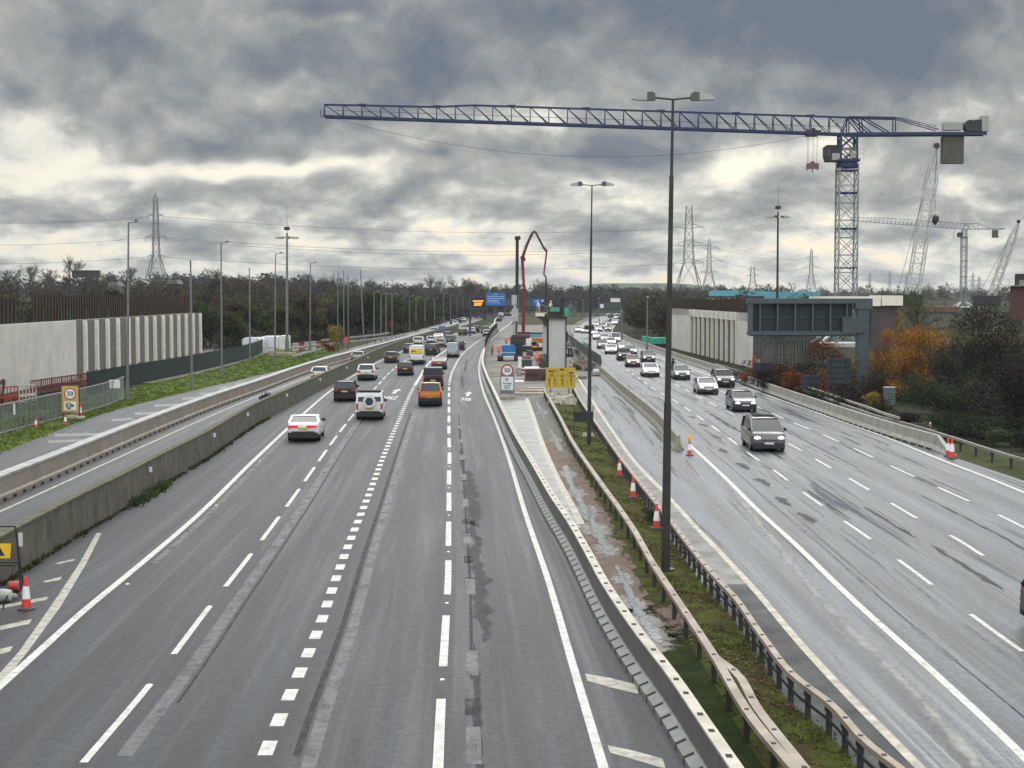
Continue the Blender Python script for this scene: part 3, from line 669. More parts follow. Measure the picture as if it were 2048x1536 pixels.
w = thing('step_barrier', SLIP_R.p(70), 'beige concrete step barrier with pale capped top beside the closed slip road', 'barrier')
m = MB(); extrude(m, SLIP_R, [(-.30, 0), (0.12, 0), (.12, .22), (0, .30), (-.04, .98), (-.30, .98)], 55, 430); m.cur = 1; y = 56
while y < 190: m.box(SLIP_R.p(y, .06, .13), (.09, .30, .12)); y += 1.5
adopt(m.build('body', [M['beige'], M['slot']]), w)
m = MB(); extrude(m, SLIP_R, [(-.62, .98), (.0, .98), (.0, 1.10), (-.62, 1.10)], 55, 430); extrude(m, SLIP_R, [(-.62, 0), (-.32, 0), (-.32, .975), (-.62, .975)], 55, 430); adopt(m.build('cap', M['galv_white']), w)

w = thing('steel_barrier', L_STEEL.p(40), 'grey steel barrier with slotted beige top curving past the work site', 'barrier')
m = MB(); extrude(m, L_STEEL, [(.05, .24), (.28, .24), (.26, .86), (.10, .86)], 22, 396, .015, .5); adopt(m.build('body', M['steel_wall']), w)
m = MB(); extrude(m, L_STEEL, [(-.22, 0), (.40, 0), (.30, .24), (.02, .24), (-.22, .13)], 22, 396, .015, .5); m.cur = 1; y = 24.0
while y < 140: c = L_STEEL.p(y); m.prism([c+Vector(q) for q in ((-.225, 0, 0), (-.02, 0, 0), (-.02, 0, .228), (-.225, 0, .135))], (0, -.07, 0), (0, .07, 0)); y += .92
adopt(m.build('foot', [mat('barrier foot', (.20, .20, .195), .5, .2, var=.15, scale=2), M['slot']]), w)
m = MB(); extrude(m, L_STEEL, [(.02, .86), (.27, .86), (.27, .91), (.02, .91)], 22, 396, .015, .5); m.cur = 1; y = 24.3; k = 0
while y < 120: m.box(L_STEEL.p(y, .905, .145), (.115, .20, .022)); y += (1.6, 1.15)[k % 2]; k += 1
adopt(m.build('cap', [M['steel_cap'], M['slot']]), w)

def box_beam_rail(name, label, line, y0, y1, z, step, w_=.20, h=.11, post=None, both=True, mt=None):
    t = thing(name, line.p(y0), label, 'guard rail')
    m = MB(); extrude(m, line, [(-w_/2, z-h), (w_/2, z-h), (w_/2, z), (-w_/2, z)], y0, y1); adopt(m.build('beam', mt or M['obb']), t)
    y = y0+.8; n = 0
    while y < y1-.3 and n < 100:
        m = MB(); c = line.p(y); s_ = 1 if y < 130 else 1.2
        m.box(c+Vector((0, 0, (z-h)/2-.05)), (.11, .13, z-h+.08)); m.box(c+Vector((0, 0, z-h-.04)), (.18, .05, .10))
        if y < 70: m.box(c+Vector((0, 0, z+.008)), (.09, .10, .016))
        adopt(m.build('post', post or M['post']), t); y += step*(1 if y < 90 else 1.6); n += 1
    return t
box_beam_rail('guard_rail', 'brown weathered box beam rail beside the muddy puddles', OBB1, 23, 139, .68, 2.4)
OBB1B = Line([(1600, 1523), (1512, 1411), (1470, 1342), (1430, 1312)], z=.66)
box_beam_rail('guard_rail', 'short second box beam overlapping the muddy side rail', OBB1B, 24, 35.7, .66, 2.4)
r2 = box_beam_rail('guard_rail', 'box beam rail on dark close set posts beside the wet carriageway', OBB2, 22, 145, .70, 1.25, .16, .11)
m = MB(); extrude(m, OBB2, [(-.03, .28), (.03, .28), (.03, .36), (-.03, .36)], 22, 60, .02); adopt(m.build('lower_rail', M['post']), r2)
box_beam_rail('guard_rail', 'long weathered rail along the bushy verge beside the oncoming lanes', R_RAIL, 62, 190, .70, 3.0, .14, .16, mt=mat('verge rail', (.25, .24, .215), .6, .2, var=.25, scale=1))
RR2 = Line([], world=[(R_RAIL.x(y)+(.5 if y > 112 else .5-.5*(112-y)/10), y) for y in (102, 107, 112, 120, 130, 137)])
box_beam_rail('guard_rail', 'second rail length doubled behind the bushy verge rail', RR2, 103, 137, .95, 3.2, .12, .16, mt=mat('verge rail pale', (.34, .32, .28), .6, .2, var=.25, scale=1))

CONC_PROF = [(-.05, 0), (.55, 0), (.55, .12), (.40, .34), (.36, .90), (.14, .90), (.10, .34), (-.05, .12)]
def concrete_barrier(name, label, line, y0, y1, flip=1, ramp=None, mt=None, seg_=3.0):
    t = thing(name, line.p(y0), label, 'barrier'); m = MB()
    prof = [(a*flip, h) for a, h in CONC_PROF]
    if ramp: # sloping terminal
        c0, c1 = line.p(y0-ramp), line.p(y0)
        r0 = [c0+Vector((a*flip, 0, h*.06)) for a, h in CONC_PROF]; r1 = [c1+Vector((a*flip, 0, h)) for a, h in CONC_PROF]; m.loft([r0, r1])
    y = y0
    while y < y1-.1:
        e = min(y1, y+seg_*(1 if y < 220 else 4)); extrude(m, line, prof, y+.03, e-.03, .5, 1.5); y = e
    m.cur = 1; y = y0+.8
    while y < min(y1, 175): m.box(line.p(y, .05, -.05*flip), (.12, .9, .09)); y += 1.5
    adopt(m.build('body', [mt or M['conc'], M['slot']]), t)
    return t
concrete_barrier('concrete_barrier', 'pale concrete barrier line ending at a sloped block by two cones', RR_BARR, RR_BARR.y0+2.2, 167, 1, ramp=2.6)
RRB2 = Line([], world=[(RR_BARR.x(y)+(0 if y < 200 else 0), y) for y in (170, 178, 190, 210, 230, 260, 290, 330)])
concrete_barrier('concrete_barrier', 'lighter far concrete barrier line before the white finned abutment', RRB2, 171, 328, 1)
concrete_barrier('concrete_barrier', 'concrete barrier edging the work site, ending beside the lamp topped cone', R_BARR, R_BARR.y0+.3, 240, -1, mt=mat('stained concrete', (.27, .255, .215), .85, var=.4, scale=1.1, bump=.3, streak=.5))
FB = Line([], world=[(FAR_L.x(y)+.2, y) for y in (330, 380, 430, 500, 560, 620)])
concrete_barrier('concrete_barrier', 'pale far barrier curving away beyond the bridge pier', FB, 335, 610, -1, mt=M['conc'])

def panel_fence(name, label, line, y0, y1, z0, h, mt, cat='fence', step=3.0):
    t = thing(name, line.p(y0), label, cat); m = MB()
    ys = stations(y0, y1, .012, 1.5)
    for a, b in zip(ys, ys[1:]):
        m.beam(line.p(a, z0+h/2), line.p(b, z0+h/2), .03, h)
    adopt(m.build('panel', mt), t); y = y0
    while y <= y1+.01: m = MB(); m.box(line.p(y, z0+h/2, .03), (.06, .06, h+.05)); adopt(m.build('post', M['dark']), t); y += step
    return t
panel_fence('screen_fence', 'dark grey mesh screen standing on the concrete barrier beside the pier', Line([], world=[(R_BARR.x(y)+.0-.25, y) for y in (172, 185, 200, 215, 235, 262, 300)]), 178, 290, .9, 1.25, mat('grey screen mesh', (.055, .062, .07), .7, var=.2, scale=2))
panel_fence('screen_fence', 'dark screen on top of the curving steel barrier at the bend', Line([], world=[(L_STEEL.x(y)+.18, y) for y in (185, 200, 230, 260, 300, 340, 375, 395)]), 236, 392, .9, 1.2, mat('bend screen mesh', (.035, .038, .042), .7, var=.2, scale=2))

# ------------------------------------------------------------------ lamp columns
def lamp_post(label, ut, vt, ub, vb, kind='single', r=.10, mt='pole_pale', cat='lamp post', group=None, yb=None):
    b = G(ub, vb) if yb is None else P(ub, vb, yb); t_ = P(ut, vt, b.y); H = t_.z-b.z
    name = {'single': 'lamp_post', 'end': 'lamp_post', 'double': 'lamp_post', 'mast': 'floodlight_mast'}[kind]
    t = thing(name, b, label, cat, group); dx = t_.x-b.x; mm = M[mt]
    m = MB(); q = .30
    if kind == 'double':
        m.tube([(0, 0, 0), (dx*.25, 0, H*.36)], [r, r*.78], 10); m.tube([(dx*.25, 0, H*.36), (dx*.78, 0, H*.84)], [r*.67, r*.46], 10); m.tube([(dx*.78, 0, H*.84), (dx, 0, H)], [r*.34, r*.28], 10)
        m.lathe([(r*2, 0), (r*2, .05)], n=10)
    else:
        m.tube([(0, 0, 0), (dx*.1, 0, H*.1)], [r*1.35]*2, 8); m.tube([(dx*.1, 0, H*.1), (dx, 0, H)], [r, r*.62], 8)
    m.build('pole', mm, t)
    def head(sx, ln, k=1.0, sy=0):
        m = MB(); z = H+.02
        # gear box, then the tapering canopy with its flat glass
        c = Vector((dx+sx*(.58 if kind == 'double' else .9*k), sy, z))
        def cr(x, w_, h0, h1): return [c+Vector((sx*x, -w_, h0)), c+Vector((sx*x, w_, h0)), c+Vector((sx*x, w_*.8, h1)), c+Vector((sx*x, -w_*.8, h1))]
        m.loft([cr(0, .17*k, -.06*k, .20*k), cr(.14*k, .2*k, -.07*k, .30*k), cr(.36*k, .2*k, -.07*k, .27*k)], mi=1)
        m.loft([cr(.36*k, .2*k, -.07*k, .25*k), cr(.8*k, .2*k, -.05*k, .17*k), cr(1.02*k, .15*k, -.02*k, .03*k)], mi=0)
        m.build('lamp_head', [M['lamp_grey'], M['lamp_dark']], t)
    if kind == 'double':
        m = MB(); m.tube([(dx-.62, 0, H+.06), (dx, 0, H-.0), (dx+.62, 0, H+.06)], r*.22, 6); m.build('arm', mm, t); head(-1, 1, .76); head(1, 1, .76)
    if kind == 'single':
        m = MB(); m.tube([(dx, 0, H-.1), (dx+.75, 0, H+.05)], .05, 6); m.build('arm', mm, t); head(1, 1, .62)
    if kind == 'end':
        m = MB(); m.box((dx, -.4, H+.06), (.42, .9, .16), taper=.6); m.build('lamp_head', M['lamp_grey'], t)
    if kind == 'mast':
        m = MB(); m.tube([(dx, 0, H), (dx, 0, H+4.2)], [.04, .02], 6); m.box((dx, 0, H+.7), (.8, .8, .5)); m.build('antenna', M['dark'], t)
        m = MB()
        for a in range(12):
            c0, c1 = [Vector((dx+1.15*math.cos(q_), 1.15*math.sin(q_), H-.7)) for q_ in (a*math.pi/6, (a+1)*math.pi/6)]; m.beam(c0, c1, .09)
            if a % 3 == 0: m.beam((dx, 0, H-.5), c0, .08)
        m.build('ring', mm, t)
        for a in range(8):
            q_ = a*math.pi/4; m = MB(); c = Vector((dx+1.55*math.cos(q_), 1.55*math.sin(q_), H-.75)); m.box(c, (.75, .45, .28), rz=q_, taper=.7); m.build('floodlight', M['lamp_grey'], t)
    return t
lamp_post('tall brown twin headed lamp post nearest the bridge, on the mossy central strip', 1346, 199, 1331, 1140, 'double', .155, 'pole')
lamp_post('second twin headed lamp post, behind the rails near the yellow sign', 1184, 371, 1178, 889, 'double', .135, 'pole')
lamp_post('single arm lamp post nearest the grass verge camera sign', 257, 444, 255, 800, r=.12)
lamp_post('lamp post with end on head before the last white fins of the wall', 381, 522, 384, 776, 'end', .12)
lamp_post('single arm lamp post on the verge beyond the finned wall end', 442, 485, 444, 756, r=.11)
lamp_post('lamp post with end on head before the site fence and white covers', 499, 538, 500, 727, 'end', .11)
lamp_post('single arm lamp post just in front of the floodlight mast', 551, 507, 550, 729, r=.10)
lamp_post('tall floodlight mast with ring of lamps before the dark woodland', 574, 466, 574, 706, 'mast', .24, 'pole_pale', 'floodlight mast')
lamp_post('single arm lamp post beside the red and white gate barriers', 621, 526, 620, 704, r=.11)
lamp_post('lamp post directly behind the yellow leaved sapling', 676, 543, 675, 700, 'end', .10)
lamp_post('lamp post standing behind the dull red sign', 687, 540, 688, 697, 'end', .10)
lamp_post('lamp post between the red sign and the leaning column', 696, 548, 697, 694, 'end', .10)
lamp_post('leaning grey lamp post beside the verge crash rails', 721, 540, 728, 688, 'end', .13)
for u, vt, vb in ((748, 584, 683), (762, 587, 679), (772, 588, 677), (784, 588, 673), (819, 592, 664), (832, 594, 661), (850, 597, 656), (869, 596, 651), (887, 586, 647), (901, 588, 643), (914, 590, 640), (926, 592, 637)):
    lamp_post('slender grey lamp column receding along the wooded slip road', u, vt, u, vb, 'single', .14, group='far lamp columns before the woodland')
lamp_post('floodlight mast rising behind the sign gantry', 1556, 424, 1554, 690, 'mast', .22, 'pole', 'floodlight mast', yb=245)
lamp_post('pale lamp post in front of the brown trees beyond the green nets', 1295, 594, 1294, 700, 'end', .14)
lamp_post('pale lamp post under the far gantry end by the oncoming lanes', 1243, 622, 1244, 678, 'end', .17)
for u, vt, vb in ((1198, 596, 646), (1180, 600, 642), (1166, 600, 641), (1152, 604, 640), (1140, 604, 642)):
    lamp_post('thin distant lamp column beyond the lattice gantry', u, vt, u, vb, 'end', .15, group='distant lamp columns beyond the gantry')

# ------------------------------------------------------------------ signs
def plate(m, x0, x1, z0, z1, y=0.0, th=.04, mi=None): m.box(((x0+x1)/2, y+th/2, (z0+z1)/2), (x1-x0, th, z1-z0), mi=mi)
def disc(m, c, r, n=28, y=-.004, mi=None, ri=0.0):
    if ri: 
        a = [Vector((c[0]+r*math.cos(t), y, c[1]+r*math.sin(t))) for t in [2*math.pi*i/n for i in range(n)]]; b = [Vector((c[0]+ri*math.cos(t), y, c[1]+ri*math.sin(t))) for t in [2*math.pi*i/n for i in range(n)]]
        m.add(a+b, [(i, (i+1) % n, n+(i+1) % n, n+i) for i in range(n)], mi)
    else: m.add([(c[0]+r*math.cos(t), y, c[1]+r*math.sin(t)) for t in [2*math.pi*i/n for i in range(n)]], [tuple(range(n))], mi)
FACE = Matrix.Rotation(math.pi/2, 4, 'X')       # lettering that faces back towards the traffic
def put_text(txt, size, x, z, mt, parent, y=-.012, sx=1.0): return lettering(txt, size, M[mt], parent, Matrix.Translation((x, y, z)) @ FACE, sx=sx)
def camera_icon(t, x, z, s, mt='sign_black', y=-.01):
    m = MB(); q = lambda a, b: (x+a*s, y, z+b*s)
    m.add([q(-.40, -.30), q(.05, -.36), q(.05, .30), q(-.40, .36)], [(0, 1, 2, 3)]); m.add([q(.10, -.18), q(.42, -.02), q(.42, .06), q(.10, .22)], [(0, 1, 2, 3)])
    m.add([q(-.48, -.10), q(-.40, -.10), q(-.40, .14), q(-.48, .14)], [(0, 1, 2, 3)])
    m.build('camera_symbol', M[mt], t); m = MB(); disc(m, (x-.17*s, z-.06*s), .15*s, 16, y-.004); disc(m, (x-.17*s, z-.06*s), .08*s, 16, y-.006, 1); m.add([q(-.30, .14), q(-.06, .10), q(-.06, .22), q(-.30, .27)], [(0, 1, 2, 3)]); 
    for v_ in m.v[-4:]: pass
    m.v[-4:] = [(a, y-.004, b) for a, _, b in m.v[-4:]]
    m.build('camera_lens', [M['sign_white'], M[mt]], t)
def limit_roundel(t, x, z, r):
    m = MB(); disc(m, (x, z), r, 32, -.004); m.build('roundel', M['sign_white'], t)
    m = MB(); disc(m, (x, z), r*1.02, 32, -.008, ri=r*.83); m.build('red_ring', M['sign_red'], t)
    put_text('50', r*1.02, x, z, 'sign_black', t, -.012, 1.05)
# the ochre camera sign on the verge
b = G(141, 838); yb = b.y
t = thing('speed_sign', b, 'ochre speed limit 50 camera sign standing on the grass verge', 'road sign')
s_ = yb/F_PX; top, bot = P(141, 772, yb).z, P(141, 824, yb).z; hw = 16.5*s_
m = MB(); plate(m, -hw, hw, bot, top); m.build('sign_plate', M['sign_ochre'], t)
limit_roundel(t, 0, top-.30*(top-bot), hw*.72)
m = MB(); plate(m, -hw*.72, hw*.72, bot+.08*(top-bot), bot+.40*(top-bot), -.006, .006); m.build('camera_plate', M['sign_white'], t)
camera_icon(t, 0, bot+.24*(top-bot), hw*1.15)
for x in (-hw*.85, hw*1.05): m = MB(); m.beam((x, .12, 0), (x*.97, .08, top), .07); m.build('leg', M['dark'], t)
m = MB(); m.box((.1, .3, .12), (.9, .4, .24), taper=.8); m.box((.75, .2, .1), (.5, .4, .2), taper=.8); m.build('ballast', M['bag'], t)
# the grey average speed sign
b = G(1014.5, 797); yb = b.y; s_ = yb/F_PX
t = thing('speed_sign', b, 'grey 50 and average speed check sign on the narrow concrete strip', 'road sign')
top = P(1014, 731, yb).z; zc = P(1014, 741, yb).z; r = 11.5*s_
m = MB(); plate(m, -14*s_, 14*s_, P(0, 790, yb).z, P(0, 745, yb).z, .01); disc(m, (0, zc), r*1.12, 28, .008); m.build('backing_board', mat('grey backing board', (.16, .155, .17), .5), t)
limit_roundel(t, 0, zc, r)
m = MB(); plate(m, -12*s_, 12*s_, P(0, 780, yb).z, P(0, 753.5, yb).z, -.01, .012); m.build('sign_plate', M['sign_white'], t)
camera_icon(t, 0, P(0, 758.5, yb).z, 8.5*s_, y=-.016)
for i, wd in enumerate(('Average', 'speed', 'check')): put_text(wd, .21, 0, P(0, 766.5+4.6*i, yb).z, 'sign_black', t, -.018, 1.1)
for x in (-13*s_, 13*s_): m = MB(); m.beam((x, .06, 0), (x, .06, P(0, 748, yb).z), .06); m.build('leg', M['dark'], t)
m = MB(); m.box((0, 0, .10), (1.35, .5, .2)); m.box((-.25, .1, .30), (.7, .45, .2), taper=.85); m.box((.4, -.1, .27), (.5, .4, .14), taper=.8); m.build('ballast', M['bag'], t)
# the yellow lane sign
b = G(1121, 800); yb = b.y; s_ = yb/F_PX
t = thing('lane_sign', b, 'yellow diversion lane sign with four black arrows before the bridge pier', 'road sign')
Z = lambda v: P(0, v, yb).z
X = lambda u: (u-1121)*s_
m = MB(); plate(m, X(1091.5), X(1151), Z(776), Z(735)); m.build('sign_plate', M['sign_yellow'], t)
for u in (1098.5, 1109.5, 1124.5, 1142.5):
    m = MB(); y = -.006; zb, zt = Z(771.5), Z(757)
    m.add([(X(u-.8), y, zb), (X(u+.8), y, zb), (X(u+.8), y, zt-.10), (X(u-.8), y, zt-.10)], [(0, 1, 2, 3)]); m.add([(X(u-3), y, zt-.16), (X(u), y, zt-.09), (X(u+3), y, zt-.16), (X(u), y, zt+.03)], [(0, 1, 2, 3)]); m.build('arrow', M['sign_black'], t)
for txt, u, v in (('M42', 1104, 742.5), ('(S)', 1104, 749.5), ('M6', 1124.5, 739.5), ('(S)', 1124.5, 752), ('M6', 1142.5, 746), ('(N)', 1142.5, 752.5)): put_text(txt, .27, X(u), Z(v), 'sign_black', t, -.008, 1.15)
m = MB()
for u, v0, v1 in ((1115.2, 737.5, 743), (1115.2, 747, 753), (1115.2, 762, 768), (1134.5, 737.5, 743), (1134.5, 747, 753), (1134.5, 762, 768)): m.add([(X(u-.35), -.006, Z(v1)), (X(u+.35), -.006, Z(v1)), (X(u+.35), -.006, Z(v0)), (X(u-.35), -.006, Z(v0))], [(0, 1, 2, 3)])
m.add([(X(1096), -.006, Z(754.1)), (X(1113), -.006, Z(754.1)), (X(1113), -.006, Z(753.5)), (X(1096), -.006, Z(753.5))], [(0, 1, 2, 3)]); m.build('lane_divider', M['sign_black'], t)
for u in (1101, 1138): m = MB(); m.beam((X(u), .08, 0), (X(u), .08, Z(737)), .07); m.beam((X(u), .08, 1.6), (X(u), 1.2, 0), .05); m.build('leg', M['dark'], t)
# dull red sign at the works access, and the row of sign backs on the far verge
b = G(691, 700); yb = b.y; s_ = yb/F_PX
t = thing('works_sign', b, 'dull red works access sign beside the yellow leaved sapling', 'road sign')
m = MB(); plate(m, -8.5*s_, 8.5*s_, P(0, 687, yb).z, P(0, 672.5, yb).z); m.build('sign_plate', M['sign_red_dull'], t)
m = MB()
for z, a in ((676, 5), (680, 6), (684, 4)): plate(m, -a*s_, a*s_, P(0, z+.8, yb).z, P(0, z-.8, yb).z, -.02, .015)
m.build('legend', mat('pale legend', (.45, .3, .28), .5), t)
for x in (-6*s_, 6*s_): m = MB(); m.beam((x, .1, 0), (x, .1, P(0, 674, yb).z), .09); m.build('leg', M['dark'], t)
def sign_back(label, u0, u1, v0, v1, vb, ribs, cat='road sign'):
    b = G((u0+u1)/2, vb); yb = b.y; s_ = yb/F_PX; t = thing('road_sign', b, label, cat); hw = (u1-u0)/2*s_; z0, z1 = P(0, v1, yb).z, P(0, v0, yb).z
    m = MB(); plate(m, -hw, hw, z0, z1, .06); m.build('sign_plate', M['sign_dark'], t)
    for i in range(ribs):
        m = MB(); z = z0+(z1-z0)*(i+.5)/ribs; m.box((0, .03, z), (hw*2, .06, .10)); m.build('rib', M['gantry_dark'], t)
    for x in ((-hw*.6, hw*.6) if hw > 1 else (0,)): m = MB(); m.beam((x, -.02, -.3), (x, -.02, z1), .09); m.build('post', M['dark'], t)
sign_back('small dark sign back low before the finned abutment', 1506, 1543, 725, 743, 772, 2)
sign_back('small dark sign back above the verge rail, before the tall ribbed one', 1602, 1640, 750, 774, 800, 2)
sign_back('tall ribbed dark sign back beside the gantry leg', 1653, 1702, 716, 773, 802, 5)
# small dark sign at the foot of the second lamp post
b = G(1167, 872); yb = b.y; s_ = yb/F_PX; t = thing('road_sign', b, 'small dark sign frame at the foot of the second twin lamp post', 'road sign')
m = MB(); plate(m, -19*s_, 19*s_, P(0, 843, yb).z, P(0, 823, yb).z); m.build('sign_plate', M['gantry_dark'], t)
for x in (-19*s_, 19*s_): m = MB(); m.beam((x, 0, 0), (x, 0, P(0, 811, yb).z), .05); m.build('leg', M['dark'], t)
m = MB(); m.box((.3, -.3, .12), (.8, .35, .22), taper=.8); m.build('sandbag', M['bag'], t)
# A-frame sign at the near hard shoulder
b = G(12, 1215); yb = b.y; s_ = yb/F_PX; t = thing('folding_sign', b, 'black framed folding sign with yellow plate and dark triangle', 'road sign')
X = lambda u: (u-12)*s_
Z = lambda v: P(0, v, yb).z
m = MB()
for a, c in (((34, 1053), (47, 1167)), ((-22, 1053), (-34, 1167))): m.beam((X(a[0]), 0, Z(a[1])), (X(c[0]), 0, Z(c[1])), .045)
m.beam((X(-22), 0, Z(1053)), (X(34), 0, Z(1053)), .04); m.beam((X(-30), 0, Z(1125)), (X(41), 0, Z(1125)), .045); m.beam((X(-30), .05, Z(1131)), (X(30), .05, Z(1131)), .045); m.beam((X(47), 0, Z(1167)), (X(40), 0, Z(1182)), .035); m.build('frame', M['trim'], t)
m = MB(); m.beam((X(29), .35, Z(1085)), (X(25), .8, .35), .04); m.beam((X(-20), .35, Z(1085)), (X(-18), .8, .35), .04); m.beam((X(17), -.05, Z(1190)), (X(8), -.12, 0), .04); m.beam((X(-20), -.05, Z(1190)), (X(-26), -.12, 0), .04); m.build('stay', M['dark'], t)
pl = [(X(-22), 0, Z(1087)), (X(25.5), 0, Z(1087)), (X(23), 0, Z(1116)), (X(-20), 0, Z(1116))]
m = MB(); m.prism(pl, (0, -.05, 0), (0, -.02, 0)); m.build('sign_plate', mat('bright yellow plate', (.72, .47, .02), .4), t)
m = MB(); m.add([(X(-9), -.055, Z(1111)), (X(12.5), -.055, Z(1111)), (X(3), -.055, Z(1093))], [(0, 1, 2)]); m.build('triangle', mat('dark blue legend', (.02, .025, .06), .5), t)
b = G(2, 1204); t = thing('sandbag', b, 'grey weighted sack lying under the folding sign', 'sandbag')
m = MB(); m.lathe([(.02, -.36), (.18, -.32), (.21, 0), (.17, .3), (.02, .36)], (0, 0, .2), 12, axis='X'); m.build('sack', mat('pale sack', (.45, .46, .45), .7, var=.2, scale=4), t, smooth=60); m = MB(); m.lathe([(.05, .33), (.07, .45)], (0, 0, .2), 8, axis='X'); m.build('neck', M['bag'], t)
b = G(29, 1195); t = thing('warning_lamp', b, 'red drum lamp beside the folding sign', 'warning lamp')
m = MB(); m.lathe([(.15, -.16), (.16, -.14), (.16, .14), (.15, .16)], (0, 0, .34), 14, axis='X'); m.build('drum', M['red'], t, smooth=40); m = MB(); m.box((0, 0, .16), (.30, .2, .05)); m.beam((-.12, 0, .16), (-.2, 0, 0), .03); m.beam((.12, 0, .16), (.2, 0, 0), .03); m.build('stand', M['trim'], t)

# ------------------------------------------------------------------ traffic cones
def make_cone():
    root = bpy.data.objects.new('traffic_cone', None); COL.objects.link(root)
    m = MB(); m.lathe([(.27, 0), (.27, .05), (.22, .07)], n=16); m.build('base', mat('cone foot', (.06, .06, .062), .7), root, smooth=40)
    m = MB(); m.lathe([(.165, .06), (.13, .33), (.083, .70), (.045, .99), (.04, 1.0)], n=16); m.build('cone', M['cone_red'], root, smooth=40)
    m = MB(); m.lathe([(.136, .33), (.090, .70)], n=16); m.build('sleeve', M['cone_white'], root, smooth=40)
    return root
proto = make_cone(); first = True
for u, vt, vb, lab in ((53, 1153, 1221, 'large red and white cone beside the folding sign'), (72, 836, 858, 'small cone lying farthest along the verge fence towards the works'), (131, 829, 852, 'cone standing just below the ochre camera sign'), (160, 806, 838, 'cone leaning behind the ochre camera sign leg'),
                       (1239, 917, 954, 'farthest of three cones behind the close posted rail'), (1266, 954, 998, 'middle of three cones behind the close posted rail'), (1313, 1008, 1060, 'nearest of three cones, beside the tall twin lamp post'),
                       (1379, 880, 913, 'cone topped by an amber lamp at the barrier end'), (1896, 877, 915, 'farther of the paired cones at the sloped barrier end'), (1904, 877, 919, 'nearer of the paired cones at the sloped barrier end')):
    b = G(u, vb-2); k = ((vb-vt)*b.y/F_PX)
    o = proto if first else copy_tree(proto); first = False
    o.location = b; o.scale = (k*.92, k*.92, k); o.rotation_euler = (0, .07 if 'leaning' in lab else 0, u*.7); tag(o, lab, 'traffic cone', 'traffic cones')
b = G(1379, 911); b.z = 33*b.y/F_PX*.86
t = thing('warning_lamp', b, 'amber lamp sitting on the cone at the barrier end', 'warning lamp')
m = MB(); m.box((0, 0, .06), (.18, .12, .14)); m.build('battery_box', M['sign_ochre'], t); m = MB(); m.lathe([(.12, -.05), (.13, 0), (.12, .05)], (0, 0, .24), 14, axis='Y'); m.build('lens', M['amber'], t)

# ------------------------------------------------------------------ gantries
# cantilever sign gantry, seen from behind
yb = G(1722, 790).y; t = thing('sign_gantry', G(1722, 790), 'grey cantilever message sign gantry seen from behind, over the oncoming lanes', 'sign gantry'); s_ = yb/F_PX
X = lambda u: (u-1722)*s_
Z = lambda v: P(0, v, yb).z
m = MB(); m.box((X(1723), 0, Z(790)/2+Z(606)/2), (23*s_, 1.0, Z(606)-Z(796))); m.build('leg', M['gantry'], t)
m = MB(); m.box((0, 0, .05), (2.2, 1.8, .4)); m.build('base', M['conc'], t)
m = MB(); m.box((X(1616), .1, Z(602)), (248*s_, 1.3, 10*s_)); m.box((X(1600), .1, Z(667)), (212*s_, 1.3, 6*s_)); m.box((X(1703.4), -.03, Z(650)), (45*s_, 1.16, 32*s_)); m.box((X(1723), .05, Z(610)), (34*s_, 1.25, 16*s_)); m.build('boom', M['gantry'], t)
m = MB(); m.box((X(1600), .35, Z(634)), (206*s_, .5, 56*s_)); m.build('sign_panel', M['gantry_dark'], t)
for u in (1496, 1501, 1517, 1552, 1587, 1622, 1657, 1690): m = MB(); m.box((X(u), -.25, Z(634)), ((3.4 if u != 1496 else 6)*s_, .35, 60*s_)); m.build('mullion', M['gantry'], t)
m = MB()
for u in (1534, 1569, 1604, 1640, 1674): m.box((X(u), .06, Z(634)), (30*s_, .05, .08))
m.box((X(1600), -.1, Z(663)), (206*s_, .08, .14)); m.build('rail', M['gantry'], t)
m = MB(); m.box((X(1616), .1, Z(671)), (236*s_, 1.1, .10)); m.build('walkway', M['dark'], t)
m = MB(); m.beam((X(1738), -.6, 0.3), (X(1738), -.6, Z(640)), .05); m.beam((X(1744), -.6, .3), (X(1744), -.6, Z(640)), .05); m.build('ladder', M['gantry'], t)
# far lattice gantry spanning both carriageways
YG = 335.0; t = thing('sign_gantry', P(940, 672, YG), 'far lattice gantry carrying blue signs across the motorway', 'sign gantry'); s_ = YG/F_PX; ox = t.location.x
X = lambda u: P(u, 600, YG).x-ox
Z = lambda v: P(0, v, YG).z-t.location.z
for u in (940, 1243): m = MB(); m.box((X(u), 0, Z(632)/2), (.45, .7, Z(632))); m.beam((X(u), 0, Z(632)), (X(u), 0, Z(592 if u < 1000 else 612)), .35); m.build('leg', M['gantry'], t)
m = MB()
for v in (617, 631.5):
    for y in (-.6, .6): m.beam((X(938), y, Z(v)), (X(1245), y, Z(v)), .2)
u = 940.0
while u < 1240:
    for y in (-.6, .6): m.beam((X(u), y, Z(631)), (X(u+7.5), y, Z(617.5)), .10); m.beam((X(u+7.5), y, Z(617.5)), (X(u+15), y, Z(631)), .10)
    u += 15
m.build('lattice_beam', M['gantry'], t)
def gpanel(name, u0, u1, v0, v1, mt, y=-.9): m = MB(); m.box((X((u0+u1)/2), y, Z((v0+v1)/2)), ((u1-u0)*s_, .15, (v1-v0)*s_)); return m.build(name, M[mt], t)
p1 = gpanel('blue_sign', 972, 1011, 585.5, 611, 'sign_blue'); gpanel('grey_panel', 1011.2, 1023, 598, 612, 'gantry'); p2 = gpanel('blue_sign', 1065, 1088, 597.5, 612, 'sign_blue'); gpanel('blue_sign', 1023, 1027, 599, 611, 'sign_blue'); gpanel('grey_panel', 1043, 1064, 598, 612, 'gantry')
